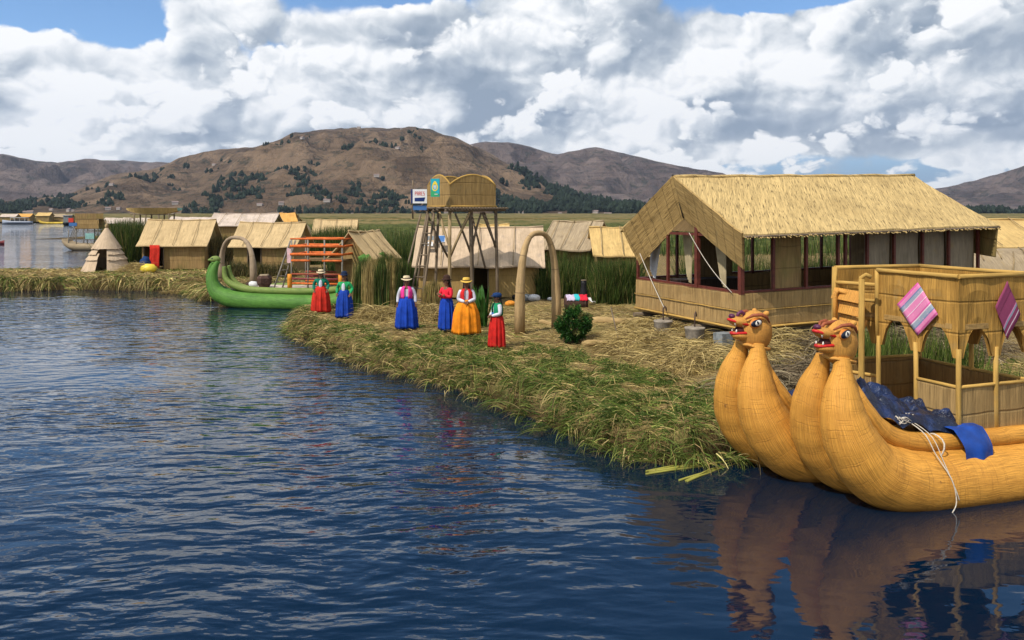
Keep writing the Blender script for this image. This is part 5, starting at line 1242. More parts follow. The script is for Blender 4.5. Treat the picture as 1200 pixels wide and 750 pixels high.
def motorboat():
    X = (20 - 600) / F * 262; root = empty('motorboat', (X, 262, 0), R(182), 'grey-blue covered motorboat on the far water at the left edge', 'boat')
    hull(MB(), 9.5, 2.6, 1.0).build('boat_hull', M['grey_boat'], root)
    mb = MB(); mb.box((-.8, 0, 2.15), (5.0, 2.1, .12)); mb.build('canopy', M['white'], root, bevel=.03)
    for x in (-3.0, -1.4, .2, 1.6):
        for y in (-.95, .95): MB().box((x, y, 1.55), (.08, .08, 1.1)).build('canopy_post', M['white'], root)
    MB().box((-.6, 0, 1.25), (4.4, 1.7, .6)).build('seat_row', M['black'], root)
    X = (64 - 600) / F * 268; root = empty('reed_boat', (X, 268, 0), R(4), 'long low yellow reed boat on the far water right of the motorboat', 'boat')
    P = spline([(-5, 0, 1.3, .12), (-4.4, 0, .6, .3), (-3, 0, .3, .38), (0, 0, .25, .4), (3, 0, .3, .38), (4.6, 0, .7, .3), (5.2, 0, 1.3, .12)], 30)
    for s in (-.4, .4): MB().tube([Vector((p[0], s, p[2])) for p in P], [p[3] for p in P], 10, up=(0, 1, 0)).build('hull_roll', M['yellow_reed'], root)
    X = (80 - 600) / F * 240; root = empty('cabin_boat', (X, 240, 0), R(95), 'dark upright cabin boat at the right end of the far bank', 'boat')
    hull(MB(), 5, 1.8, .9).build('boat_hull', M['black'], root); MB().box((-.4, 0, 1.9), (2.2, 1.5, 2.0)).build('cabin', M['slate'], root, bevel=.05); MB().box((-.4, 0, 2.95), (2.6, 1.8, .12)).build('cabin_roof', M['grey_boat'], root)
    X = (0 - 600) / F * 100; root = empty('rowing_boat', (X - .3, 100, 0), R(0), 'dark red tip of a small boat at the left edge of the lake', 'boat')
    hull(MB(), 1.7, .8, .38).build('boat_hull', M['maroon'], root); MB().box((0, 0, .34), (.2, .6, .04)).build('seat', M['pole'], root)
motorboat()
def deck_boat():
    D = 86; X = (103 - 600) / F * D; root = empty('reed_boat', (X, D, 0), R(186), 'two-decked reed boat with mat walls and pole ladder beyond the conical tent', 'boat')
    P = spline([(-2.4, 0, .35, .3), (0, 0, .3, .4), (1.3, 0, .4, .36), (2.0, 0, .8, .22), (2.25, 0, 1.2, .1)], 24)
    for s in (-.8, -.3, .3, .8): MB().tube([Vector((p[0], s, p[2])) for p in P], [p[3] for p in P], 10, up=(0, 1, 0)).build('hull_roll', M['hutroof_g'], root)
    for (z0, z1, x0, x1) in ((2.3, 3.25, -1.5, .9), (3.3, 3.9, -1.2, .9)):
        for y, s in ((1.0, 1), (-1.0, -1)):
            mb = MB(); mb.panel((x1, y, z0), (x0, y, z0), (x0, y, z1), (x1, y, z1), .06, 4, 2, jit=.04) if s > 0 else mb.panel((x0, y, z0), (x1, y, z0), (x1, y, z1), (x0, y, z1), .06, 4, 2, jit=.04); mb.build('deck_wall', M['hutwall'] if z0 > 3 else M['wall'], root)
        mb = MB(); mb.box(((x0 + x1) / 2, 0, z0), (x1 - x0, 2.0, .08)); mb.build('deck', M['inner'], root)
    for x in (-1.4, -.3, .8, 1.6):
        for y in (-.9, .9): MB().pole((x, y, .5), (x, y, 3.3 if x < 1 else 2.2), .05, 6).build('post', M['pole_g'], root)
    for k_ in range(4): MB().pole((2.0 - .1 * k_, -.8 + k_ * .5, .8), (1.0, -.8 + k_ * .5, 2.7), .04, 6).build('brace', M['pole_g'], root)
    MB().box((-.6, 1.05, 1.5), (.9, .04, .6)).build('hanging_sheet', M['teal'], root)
    MB().box((1.3, 1.02, 3.2), (.5, .04, .45)).build('banner', M['s_red'], root); MB().box((1.1, 1.02, 2.75), (.8, .04, .35)).build('banner', M['s_blue'], root)
M['teal'] = plain_mat('pale_teal_sheet', (.25, .46, .42), .7, .2, 3)
deck_boat()
def raised():
    D = 57; X = (181 - 600) / F * D; root = empty('raised_boat', (X, D, .5), R(2), 'long tan reed boat raised on poles above the red-cloth hut roof, teal at its tip', 'boat')
    mb = MB(); n = 16; L = 3.9
    for i in range(n):
        for (a, b) in ((0, 1),):
            x0, x1 = -L / 2 + L * i / n, -L / 2 + L * (i + 1) / n
            def sec(x): t = abs(x) / (L / 2); w = .75 * (1 - t ** 3) + .05; zb = 3.42 + .32 * t ** 2.5; return [Vector((x, -w, 3.86)), Vector((x, -w * .7, zb)), Vector((x, w * .7, zb)), Vector((x, w, 3.86))]
            A_, B_ = sec(x0), sec(x1)
            for j in range(3): mb.quad(A_[j], B_[j], B_[j + 1], A_[j + 1], uv=[(x0, j), (x1, j), (x1, j + 1), (x0, j + 1)], mi=1 if i == n - 1 else 0)
            mb.quad(A_[3], B_[3], B_[0], A_[0], uv=[(x0, 0), (x1, 0), (x1, 1), (x0, 1)])
    mb.build('boat_body', [M['hutroof_y'], M['teal']], root)
    for x in (-1.2, -.4, .5, 1.2):
        for y in (-.5, .5): MB().pole((x, y, -.1), (x, y, 3.48), .05, 6).build('post', M['pole'], root)
    for z in (3.40,): MB().pole((-1.5, -.5, z), (1.6, -.5, z), .04, 6).build('beam', M['pole'], root)
raised()
# ------------------------------------------------------------------ people
def skin_mesh(name, V, E, Rr, root=0, sub=2):
    me = bpy.data.meshes.new(name); me.from_pydata([tuple(v) for v in V], E, []); o = bpy.data.objects.new(name, me); COL.objects.link(o)
    md = o.modifiers.new('skin', 'SKIN'); md.use_smooth_shade = True; md.branch_smoothing = .3
    for i, sv in enumerate(me.skin_vertices[0].data):
        r = Rr[i]; sv.radius = (r, r) if not hasattr(r, '__len__') else r; sv.use_root = (i == root)
    sb = o.modifiers.new('sub', 'SUBSURF'); sb.levels = sub; sb.render_levels = sub
    dg = bpy.context.evaluated_depsgraph_get(); m2 = bpy.data.meshes.new_from_object(o.evaluated_get(dg)); m2.name = name
    bpy.data.objects.remove(o); bpy.data.meshes.remove(me)
    return m2
def mesh_obj(name, me, mat, parent):
    me.materials.clear(); me.materials.append(mat); o = bpy.data.objects.new(name, me); COL.objects.link(o); o.parent = parent; return o
def join_mesh(meshes, name):
    bm = bmesh.new()
    for m in meshes: bm.from_mesh(m)
    out = bpy.data.meshes.new(name); bm.to_mesh(out); bm.free()
    for p in out.polygons: p.use_smooth = True
    return out
def cloth_plain(name, c, rough=.85): 
    m, k, b = new_mat(name); ob = k.new('ShaderNodeTexCoord').outputs['Object']; n = k.noise(ob, 5, 4, .6); w = k.noise(k.map(ob, scale=(30, 30, 4)), 1, 2)
    col = k.mix(k.ss(n, .3, .7), (*mul(c, .75), 1), (*mul(c, 1.15), 1)); setp(k, b, col, rough, .15, k.bump(w, .25, .01)); return m
SKIN = plain_mat('brown_skin', (.20, .095, .055), .55, .12, 6, .3, .05); HAIR = plain_mat('black_hair', (.012, .009, .008), .5, .3, 30); SHOE = plain_mat('dark_shoe', (.02, .015, .012), .6)
EYE = plain_mat('eye_dark', (.01, .008, .008), .3)
def person(pos, rz, H, skirt, top, vest, hat, label, arms, turn=0.0, sash=None, hatband=None, skr=.36):
    root = empty('person', pos, rz, label, 'person', 'women in bright skirts on the island edge'); s = H / 1.55; root.scale = (s, s, s)
    # front is local -y
    hz = 1.43
    def arm(sx):
        sh = Vector((sx * .165, 0, 1.205)); el, wr = arms[0 if sx < 0 else 1]; el = Vector(el); wr = Vector(wr); d = (wr - el).normalized()
        return sh, el, wr, wr + d * .075
    V = [(0, 0, .86), (0, .005, 1.0), (0, .0, 1.16), (0, .005, 1.235), (0, -.005, 1.285), (0, -.01, 1.34), (0, -.012, 1.42), (0, -.008, 1.47)]
    Rr = [(.135, .11), (.115, .095), (.13, .095), (.075, .06), (.045, .045), (.068, .078), (.082, .092), (.05, .06)]
    E = [(i, i + 1) for i in range(7)]
    c, s_ = math.cos(turn), math.sin(turn)
    for i in (5, 6, 7): V[i] = (V[i][0] * c - V[i][1] * s_, V[i][0] * s_ + V[i][1] * c, V[i][2])
    for sx in (-1, 1):
        sh, el, wr, pa = arm(sx); b = len(V)
        V += [sh, sh.lerp(el, .5), el, el.lerp(wr, .5), wr, pa]; Rr += [.048, .042, .036, .034, .024, (.034, .018)]
        E += [(2, b), (b, b + 1), (b + 1, b + 2), (b + 2, b + 3), (b + 3, b + 4), (b + 4, b + 5)]
        b = len(V); V += [(sx * .075, 0, .80), (sx * .08, -.01, .46), (sx * .08, .01, .10), (sx * .085, -.09, .035)]; Rr += [.075, .055, .036, (.035, .03)]
        E += [(0, b), (b, b + 1), (b + 1, b + 2), (b + 2, b + 3)]
    meshes = [skin_mesh('body', V, E, Rr, 0, 2)]
    for sx in (-1, 1):                                   # fingers and thumb rooted in the palm
        sh, el, wr, pa = arm(sx); d = (pa - wr).normalized(); side = d.cross(Vector((0, -1, .2))).normalized(); nrm = side.cross(d)
        for q, (off, ln) in enumerate(((-.024, .058), (-.008, .068), (.008, .064), (.024, .050))):
            a = pa + side * off; p1 = a + d * ln * .45; p2 = p1 + (d + nrm * .5 * -sx).normalized() * ln * .5
            meshes.append(skin_mesh('finger', [a - d * .02, a + d * .012, p1, p2], [(0, 1), (1, 2), (2, 3)], [.010, .0095, .0085, .007], 0, 1))
        t0 = wr + d * .03 - side * .022; t1 = t0 - side * .03 + d * .022; meshes.append(skin_mesh('thumb', [t0 + side * .01, t0, t1, t1 + d * .025], [(0, 1), (1, 2), (2, 3)], [.011, .011, .0095, .008], 0, 1))
    # nose, lips and ears belong to the body surface
    def hp(x, y, z): return Vector((x * c - y * s_, x * s_ + y * c, z))
    mb = MB(); mb.tube([hp(0, -.085, 1.425), hp(0, -.108, 1.395), hp(0, -.09, 1.385)], [.009, .014, .008], 8)
    for sx in (-1, 1): mb.ball(hp(sx * .078, .0, 1.395), 1, 8, 6, sc=(.012, .02, .028))
    mb.ball(hp(0, -.084, 1.352), 1, 10, 6, sc=(.026, .010, .009))
    t = mb.build('tmp', SKIN); meshes.append(t.data); bpy.data.objects.remove(t)
    mesh_obj('body', join_mesh(meshes, 'body'), SKIN, root)
    for sx in (-1, 1): MB().ball(hp(sx * .032, -.088, 1.412), 1, 8, 6, sc=(.013, .008, .008)).build('eye', EYE, root)
    # hair with two braids
    mb = MB(); mb.ball(hp(0, .012, 1.425), 1, 16, 10, sc=(.096, .104, .105), fn=lambda q, d: q * (1 if (d.y > -.35 or d.z > .45) else .72))
    for sx in (-1, 1): mb.tube([hp(sx * .06, .06, 1.38), hp(sx * .075, .10, 1.25), (sx * .08, .125, 1.08), (sx * .07, .135, .95)], [.03, .024, .022, .010], 8)
    mb.build('hair', HAIR, root)
    # blouse with sleeves
    V = [(0, 0, .90), (0, .0, 1.02), (0, 0, 1.15), (0, .005, 1.225), (0, .0, 1.262)]; Rr = [(.145, .12), (.13, .108), (.145, .108), (.095, .075), (.055, .055)]; E = [(0, 1), (1, 2), (2, 3), (3, 4)]
    for sx in (-1, 1):
        sh, el, wr, pa = arm(sx); b = len(V); V += [sh, sh.lerp(el, .5), el, el.lerp(wr, .5), wr]; Rr += [.066, .062, .056, .052, .038]; E += [(2, b)] + [(b + i, b + i + 1) for i in range(4)]
    mesh_obj('blouse', skin_mesh('blouse', V, E, Rr, 0, 2), top, root)
    if vest:
        mb = MB(); n = 34; rows = [(.93, .162, .135), (1.0, .156, .132), (1.1, .166, .133), (1.18, .168, .128), (1.235, .125, .10), (1.262, .085, .08)]; gap = .34
        for (z0, a0, b0), (z1, a1, b1) in zip(rows, rows[1:]):
            for i in range(n):
                t0 = -math.pi / 2 + gap + (2 * math.pi - 2 * gap) * i / n; t1 = -math.pi / 2 + gap + (2 * math.pi - 2 * gap) * (i + 1) / n
                if 1.09 < z0 < 1.2 and min(abs(math.sin((t0 + t1) / 2)), 1) < .30: continue      # arm holes
                mb.quad((a0 * math.cos(t0), b0 * math.sin(t0), z0), (a0 * math.cos(t1), b0 * math.sin(t1), z0), (a1 * math.cos(t1), b1 * math.sin(t1), z1), (a1 * math.cos(t0), b1 * math.sin(t0), z1), smooth=True)
        o = mb.build('vest', vest, root); so = o.modifiers.new('t', 'SOLIDIFY'); so.thickness = .012; so.offset = 1
    # pleated skirt
    mb = MB(); n = 96; rows = [(.985, .128, 0), (.94, .155, .1), (.86, .07 + .48 * skr, .45), (.62, .88 * skr, .9), (.36, .95 * skr, 1.0), (.16, skr * .985, 1.1), (.085, skr, 1.15), (.09, skr - .02, 1.1)]
    ph = rnd.uniform(0, 6); vs = []
    for (z, r, p) in rows:
        row = []
        for i in range(n):
            a = 2 * math.pi * i / n; rr = r * (1 + p * (.085 * math.sin(11 * a + ph + .8 * math.sin(2 * a)) + .045 * math.sin(19 * a + 2 * ph) + .02 * math.sin(5 * a)))
            row.append(len(mb.v)); mb.v.append(Vector((rr * math.cos(a), rr * .86 * math.sin(a), z + .012 * math.sin(3 * a + ph) * p)))
        vs.append(row)
    for a, b in zip(vs, vs[1:]):
        for i in range(n): j = (i + 1) % n; mb.face((a[i], a[j], b[j], b[i])[::-1], None, 0, True)
    mb.build('skirt', skirt, root)
    if sash: MB().tube([(0, 0, .955), (0, 0, .985), (0, 0, 1.01)], [.150, .152, .140], 20, flat=.86).build('sash', sash, root)
    for sx in (-1, 1): mb = MB(); mb.ball((sx * .085, -.05, .04), 1, 12, 8, sc=(.045, .105, .042)); mb.build('shoe', SHOE, root)
    # hat
    kind, hm = hat
    def lathe(prof, mat, nm, wav=0):
        mb = MB(); n = 28
        for (r0, z0), (r1, z1) in zip(prof, prof[1:]):
            for i in range(n):
                a0, a1 = 2 * math.pi * i / n, 2 * math.pi * (i + 1) / n
                w = lambda r, a: wav * max(0, r - .1) * math.cos(2 * a)
                mb.quad(hp(r0 * math.cos(a0), r0 * math.sin(a0), z0 + w(r0, a0)), hp(r0 * math.cos(a1), r0 * math.sin(a1), z0 + w(r0, a1)), hp(r1 * math.cos(a1), r1 * math.sin(a1), z1 + w(r1, a1)), hp(r1 * math.cos(a0), r1 * math.sin(a0), z1 + w(r1, a0)), smooth=True)
        return mb.build(nm, mat, root)
    if kind == 'brim': lathe([(.155, 1.452), (.16, 1.458), (.155, 1.466), (.12, 1.475), (.10, 1.48), (.098, 1.53), (.085, 1.563), (.04, 1.57), (.001, 1.56)], hm, 'hat', .35)
    elif kind == 'bowler': lathe([(.145, 1.462), (.15, 1.47), (.14, 1.478), (.102, 1.476), (.10, 1.53), (.085, 1.575), (.045, 1.60), (.001, 1.605)], hm, 'hat', .2)
    elif kind == 'cap': lathe([(.112, 1.425), (.125, 1.45), (.128, 1.49), (.10, 1.525), (.05, 1.54), (.001, 1.545)], hm, 'hat'); 
    if kind == 'cap': mb = MB(); mb.ball(hp(0, -.12, 1.455), 1, 12, 6, sc=(.075, .07, .012)); mb.build('cap_peak', hm, root)
    if hatband: lathe([(.103, 1.482), (.104, 1.505)], hatband, 'hat_band')
    return root
down = [((-.235, .03, 1.0), (-.255, -.03, .80)), ((.235, .03, 1.0), (.255, -.03, .80))]
out_ = [((-.25, .05, 1.02), (-.22, -.10, .86)), ((.26, .05, 1.02), (.23, -.10, .86))]
folded = [((-.21, -.06, 1.0), (.02, -.17, 1.03)), ((.21, -.05, .99), (-.03, -.19, 1.06))]
joined = [((-.22, -.02, .99), (-.045, -.18, .93)), ((.22, -.02, .99), (.045, -.18, .93))]
C_ = {n: cloth_plain(n, c) for n, c in dict(red_skirt=(.50, .028, .016), blue_skirt=(.010, .045, .30), cobalt_skirt=(.010, .050, .36), orange_skirt=(.72, .23, .012), red_dark=(.50, .018, .014), green_jacket=(.008, .16, .10),
      bright_green=(.02, .30, .10), white_blouse=(.55, .55, .62), pink_vest=(.72, .045, .26), coral=(.62, .022, .045), red_vest=(.50, .02, .02), green_vest=(.01, .22, .10), straw_hat=(.62, .50, .32), yellow_hat=(.66, .42, .08),
      navy_hat=(.012, .022, .055), brown_hat=(.05, .025, .018), navy_cap=(.012, .04, .13), blue_sash=(.03, .09, .30), hat_ribbon=(.05, .02, .02)).items()}
def pp(px, D, dz=0): X = (px - 600) / F * D; return (X, D, gz(X, D) - .02 + dz)
person(pp(376, 28.3), R(8), 1.56, C_['red_skirt'], C_['green_jacket'], None, ('brim', C_['straw_hat']), 'woman in red skirt and dark green jacket with cream brimmed hat', out_, hatband=C_['hat_ribbon'], skr=.315)
person(pp(403.5, 27.0), R(-6), 1.58, C_['blue_skirt'], C_['bright_green'], None, ('bowler', C_['navy_hat']), 'woman in blue skirt, bright green jacket and dark navy hat', out_, skr=.28)
person(pp(476.5, 24.2), R(3), 1.64, C_['cobalt_skirt'], C_['white_blouse'], C_['pink_vest'], ('brim', C_['straw_hat']), 'woman in bright blue skirt and pink vest over white blouse, pale hat', down, turn=.12, hatband=C_['hat_ribbon'], skr=.30)
person(pp(523.5, 23.7), R(-38), 1.65, C_['cobalt_skirt'], C_['coral'], None, ('bowler', C_['brown_hat']), 'woman in coral red sweater and blue skirt with folded arms, face turned left', folded, turn=-.5, sash=C_['coral'], skr=.235)
person(pp(546.5, 22.9), R(4), 1.66, C_['orange_skirt'], C_['white_blouse'], C_['red_vest'], ('brim', C_['yellow_hat']), 'woman in orange skirt and red vest with yellow hat and joined hands', joined, hatband=C_['hat_ribbon'], skr=.36)
person(pp(582.5, 21.1), R(-62), 1.52, C_['red_dark'], C_['white_blouse'], C_['green_vest'], ('cap', C_['navy_cap']), 'woman in red skirt and green vest with navy cap beside the tall arch', joined, turn=.1, sash=C_['blue_sash'], skr=.255)
for o in list(bpy.data.objects):
    if o.name.startswith('blouse') and o.parent and 'jacket' in str(o.parent.get('label', '')):
        r0 = o.parent                                  # white blouse front showing in the open jacket
        mb = MB(); mb.ball((0, -.105, 1.06), 1, 16, 10, sc=(.062, .028, .15)); mb.build('blouse_front', C_['white_blouse'], r0); o.name = 'jacket'
# ------------------------------------------------------------------ reeds, straw and plants
G1, G2, G3 = (.050, .092, .014), (.115, .165, .030), (.21, .235, .055)      # greens of fresh totora
S1, S2, S3 = (.52, .40, .17), (.40, .30, .11), (.24, .165, .07)              # dry straw
def pick(n, cols, w):
    cols = np.array(cols); return cols[rng.choice(len(cols), n, p=np.array(w) / sum(w))]
FRONT = POLY[12:32]
def along(pts, n):
    seg = np.diff(pts, axis=0); L = np.hypot(seg[:, 0], seg[:, 1]); cum = np.concatenate([[0], np.cumsum(L)]); t = np.sort(rng.uniform(0, cum[-1], n))
    i = np.clip(np.searchsorted(cum, t) - 1, 0, len(seg) - 1); f = (t - cum[i]) / L[i]; p = pts[i] + seg[i] * f[:, None]
    d = seg[i] / L[i][:, None]; nrm = np.stack([d[:, 1], -d[:, 0]], 1)           # right-hand side
    return p, nrm, t
def outward(P, nrm):
    s = sdist(P[:, 0] + nrm[:, 0] * .3, P[:, 1] + nrm[:, 1] * .3); return np.where((s > 0)[:, None], -nrm, nrm)
def bank(pts, n, name, label, greenf, lmin=.35, lmax=.95, wid=.017, clump=.22, reach=(0.15, .75)):
    """cut reeds lying over the edge of the island, hanging to the water in clumps"""
    P, nr, t = along(pts, n); nr = outward(P, nr)
    cl = np.floor(t / clump + rng.normal(0, .15, n)); r2 = np.random.default_rng(5); H = r2.random(20000); ci = (cl.astype(int) * 7) % 20000; hh = H[ci]; h2 = H[(ci + 999) % 20000]; h3 = H[(ci + 555) % 20000]
    ins = rng.uniform(*reach, n) + (hh - .5) * .25
    B = P - nr * ins[:, None]; z, _ = gheight(B[:, 0], B[:, 1]); z = np.maximum(z, .12) + rng.uniform(-.04, .07, n)
    tang = np.stack([-nr[:, 1], nr[:, 0]], 1); sk = (h2 - .5) * 2.8 + rng.normal(0, .45, n)
    D = np.concatenate([nr + tang * sk[:, None], (rng.uniform(-.1, .75, n))[:, None]], 1)
    l = rng.uniform(lmin, lmax, n) * (.7 + .6 * hh); g = np.clip(greenf(P[:, 0], P[:, 1]) + (h3 - .5) * .9, 0, 1)
    c = np.where((rng.random(n) < g)[:, None], pick(n, [G1, G2, G3], [.25, .45, .3]), pick(n, [S1, S2, S3, G3], [.38, .3, .15, .17]))
    return (np.column_stack([B, z]), unit(D), l, rng.uniform(.6, 1.3, n) * wid, rng.uniform(1.4, 3.2, n), 5, jitcol(c, .38))
gf = lambda x, y: np.clip(.30 + (x + 4.5) * .07, .25, .80)
def tufts(pts, nc, per, greenf, lmin, lmax, wid, reach, spread=.5):
    """armfuls of cut reeds thrown down together: each lies its own way and breaks over the edge"""
    P, nr, t = along(pts, nc); nr = outward(P, nr); ins = rng.uniform(*reach, nc); R0 = P - nr * ins[:, None]
    a0 = rng.normal(0, 1.0, nc); l0 = rng.uniform(lmin, lmax, nc); up0 = rng.uniform(-.05, .8, nc); dr0 = rng.uniform(.8, 4.2, nc); g0 = np.clip(greenf(P[:, 0], P[:, 1]) + rng.normal(0, .33, nc), 0, 1); v0 = rng.uniform(.65, 1.25, nc)
    I = np.repeat(np.arange(nc), per); n = len(I); tang = np.stack([-nr[:, 1], nr[:, 0]], 1)
    B = R0[I] + rng.normal(0, .075, (n, 2)); z, _ = gheight(B[:, 0], B[:, 1]); z = np.maximum(z, .10) + rng.uniform(-.03, .09, n)
    D = nr[I] * np.cos(a0[I] * .8)[:, None] + tang[I] * np.sin(a0[I] * .8 + rng.normal(0, spread, n))[:, None]
    D = np.concatenate([D, (up0[I] + rng.normal(0, .22, n))[:, None]], 1); l = l0[I] * rng.uniform(.4, 1.15, n)
    c = np.where((rng.random(n) < g0[I])[:, None], pick(n, [G1, G2, G3, (.20, .22, .05)], [.2, .4, .28, .12]), pick(n, [S1, S2, S3, G3, (.12, .085, .04)], [.30, .28, .17, .13, .12])) * v0[I][:, None]
    return (np.column_stack([B, z]), unit(D), l, rng.uniform(.6, 1.4, n) * wid, dr0[I] * rng.uniform(.7, 1.3, n), 5, jitcol(c, .3))
parts = [bank(FRONT[:19], 9000, '', '', gf, .25, .6), tufts(FRONT[:19], 1700, 17, gf, .28, .80, .017, (-.05, .75)), tufts(FRONT[:19], 1500, 18, gf, .30, .70, .018, (-.28, .25)), tufts(FRONT[9:19], 900, 18, gf, .25, .60, .018, (.3, 2.0)), tufts(FRONT[:19], 420, 12, gf, .5, 1.15, .022, (.1, 1.1), .35)]
ribbon_obj('bank_reeds', parts, M['blade'], 'cut green and straw reeds draped over the near edge of the island', 'reeds', kind='stuff')
def inside(n, x0, x1, y0, y1, dmin, dmax):
    X = rng.uniform(x0, x1, n * 4); Y = rng.uniform(y0, y1, n * 4); s = sdist(X, Y); k_ = (s > dmin) & (s < dmax); return X[k_][:n], Y[k_][:n], s[k_][:n]
# green tufted cover on the near margin
X, Y, s = inside(62000, -9, 6, 12.5, 29, .15, 3.4)
dens = vnoise(X, Y, .8, 77, 3); lim = .40 + np.clip(s - 1.0, 0, 3) * .13 - np.clip((X + 3) * .03, -.1, .13); k_ = dens > lim; X, Y, s = X[k_], Y[k_], s[k_]; z, _ = gheight(X, Y); n = len(X)
lay = vnoise(X, Y, .45, 31, 2) * 12; tilt = rng.uniform(.15, .9, n)
D = np.stack([np.cos(lay + rng.normal(0, .6, n)), np.sin(lay + rng.normal(0, .6, n)), tilt], 1)
cg = pick(n, [G1, G2, G3, S2], [.3, .42, .18, .10])
p_a = (np.stack([X, Y, z - .02], 1), unit(D), rng.uniform(.16, .48, n), rng.uniform(.012, .022, n), rng.uniform(.8, 2.4, n), 4, jitcol(cg))
ribbon_obj('green_reed_cover', [p_a], M['blade'], 'fresh green cut reeds matted over the margin of the island', 'reeds', kind='stuff')
# dry straw lying over the trodden island
X, Y, s = inside(36000, -9, 12, 12.6, 31, .2, 16)
z, _ = gheight(X, Y); n = len(X); a = rng.uniform(0, 2 * np.pi, n)
D = np.stack([np.cos(a), np.sin(a), rng.uniform(0, .35, n)], 1)
p_b = (np.stack([X, Y, z], 1), unit(D), rng.uniform(.12, .55, n), rng.uniform(.008, .018, n), rng.uniform(.2, 1.0, n), 3, jitcol(pick(n, [S1, S2, S3, G3], [.5, .28, .14, .08])))
# straw heaped under and before the hut
def heap(cx, cy, rx, ry, n, h, l=(.3, .9), cols=((S1, S2, S3)), w=(.45, .35, .2), ang=0.0, wid=(.010, .022)):
    a = rng.uniform(0, 2 * np.pi, n); r = np.sqrt(rng.random(n)); x = r * np.cos(a) * rx; y = r * np.sin(a) * ry; X = cx + x * math.cos(ang) - y * math.sin(ang); Y = cy + x * math.sin(ang) + y * math.cos(ang)
    z, _ = gheight(X, Y); z = np.maximum(z, 0) + h * np.clip(1 - r ** 2, 0, 1) * rng.uniform(.5, 1, n); b = rng.uniform(0, 2 * np.pi, n)
    D = np.stack([np.cos(b), np.sin(b), rng.uniform(-.1, .7, n)], 1)
    return (np.stack([X, Y, z], 1), unit(D), rng.uniform(*l, n), rng.uniform(*wid, n), rng.uniform(.8, 2.4, n), 5, jitcol(pick(n, list(cols), list(w)), .22))
hp_ = lambda u, v: hutp(u, v, 0)
hs = []
for (u, v, ru, rv, n, h) in ((-1.45, 1.6, .75, 2.0, 5200, .22), (-1.5, .1, .9, 1.0, 3600, .25), (.2, -.9, 1.3, .8, 4200, .22), (.9, -.35, 1.2, .4, 2400, .5), (-.3, 2.4, .4, 2.2, 2400, .35), (1.8, -1.0, 1.5, .7, 3000, .15), (3.6, -1.0, 1.8, .8, 2200, .12)):
    q = hp_(u, v); hs.append(heap(q.x, q.y, ru, rv, n, h, ang=HUT_A))
ribbon_obj('straw', [p_b] + hs, M['straw'], 'dry straw lying over the island and heaped around the large hut', 'straw', kind='stuff')
# dark dead stalks between hut and boat
hs = []
for (u, v, ru, rv, n, h) in ((1.6, -1.5, 1.3, .7, 1500, .5), (3.2, -1.6, 1.4, .8, 1500, .5), (5.2, -1.6, 1.6, .8, 1000, .4)):
    q = hp_(u, v); hs.append(heap(q.x, q.y, ru, rv, n, h, (.5, 1.4), ((.20, .15, .09), (.11, .08, .05), (.32, .26, .16)), (.4, .35, .25), HUT_A, (.012, .022)))
for (x_, y_, rx_, ry_, n_, h_) in ((5.0, 15.4, .9, .7, 1900, .55), (5.9, 15.9, .9, .6, 1700, .6)):
    hs.append(heap(x_, y_, rx_, ry_, n_, h_, (.4, 1.2), ((.20, .15, .09), (.11, .08, .05), (.34, .28, .17)), (.4, .3, .3), .3, (.010, .020)))
ribbon_obj('dead_stalks', hs, M['straw'], 'tangled dead brown stalks heaped between the large hut and the boat', 'dead stalks', kind='stuff')
# left bank, back bank
hs = [bank(POLY[0:12], 14000, '', '', lambda x, y: .12 + 0 * x, .4, 1.1, .035, .6, (.1, .9)), bank(POLY[11:14], 900, '', '', gf)]
X, Y, s = inside(15000, -48, -6, 36, 50, .2, 12); z, _ = gheight(X, Y); n = len(X); a = rng.uniform(0, 2 * np.pi, n)
D = np.stack([np.cos(a), np.sin(a), rng.uniform(.05, .9, n)], 1); gg = vnoise(X, Y, 2.0, 5, 3)
c = np.where((gg > .5)[:, None], pick(n, [G2, G3, S2, (.17, .18, .04)], [.3, .35, .2, .15]), pick(n, [S1, S2, S3, G3], [.35, .3, .25, .1]))
hs.append((np.stack([X, Y, z - .02], 1), unit(D), rng.uniform(.2, .6, n), rng.uniform(.02, .045, n), rng.uniform(.8, 2.4, n), 3, jitcol(c)))
ribbon_obj('left_bank_reeds', hs, M['straw'], 'yellow-green cut reeds matted over the narrow left bank', 'reeds', kind='stuff')
# long stalks floating along the edge
def floating(px, py, L, a, label, n=3):
    D = CAMZ * F / (py - HOR); X = (px - 600) / F * D; root = MB()
    for i in range(n):
        b = a + rnd.uniform(-.10, .10); p = Vector((X + rnd.uniform(-.08, .08), D + rnd.uniform(-.08, .08), .012)); d = Vector((math.cos(b), math.sin(b), 0)); l = L * rnd.uniform(.7, 1.05)
        root.tube([p + d * l * t + Vector((0, 0, .02 * math.sin(t * 5 + i) * (t > .3))) for t in (0, .25, .5, .75, 1)], [.016, .018, .016, .012, .004], 5)
    o = root.build('floating_reeds', M['freed']); tag(o, label, 'reeds', 'loose reed stalks floating along the island edge')
M['freed'] = reed_mat('floating_reed', (.30, .29, .06), .6, 20, bump=.2)
floating(455, 422, 2.6, -1.05, 'loose yellow stalks floating below the woman in the pink vest'); floating(520, 440, 2.4, -.90, 'loose yellow stalks floating below the woman in orange skirt'); floating(610, 478, 2.6, -.85, 'long loose stalks floating under the bank near the middle')
floating(672, 505, 1.4, -.75, 'short loose stalks floating against the green bank'); floating(762, 555, 2.0, .42, 'green stalks floating in front of the far bow of the puma boat', 4); floating(800, 563, 1.5, .75, 'crossed green stalks at the waterline by the far bow of the puma boat', 3)

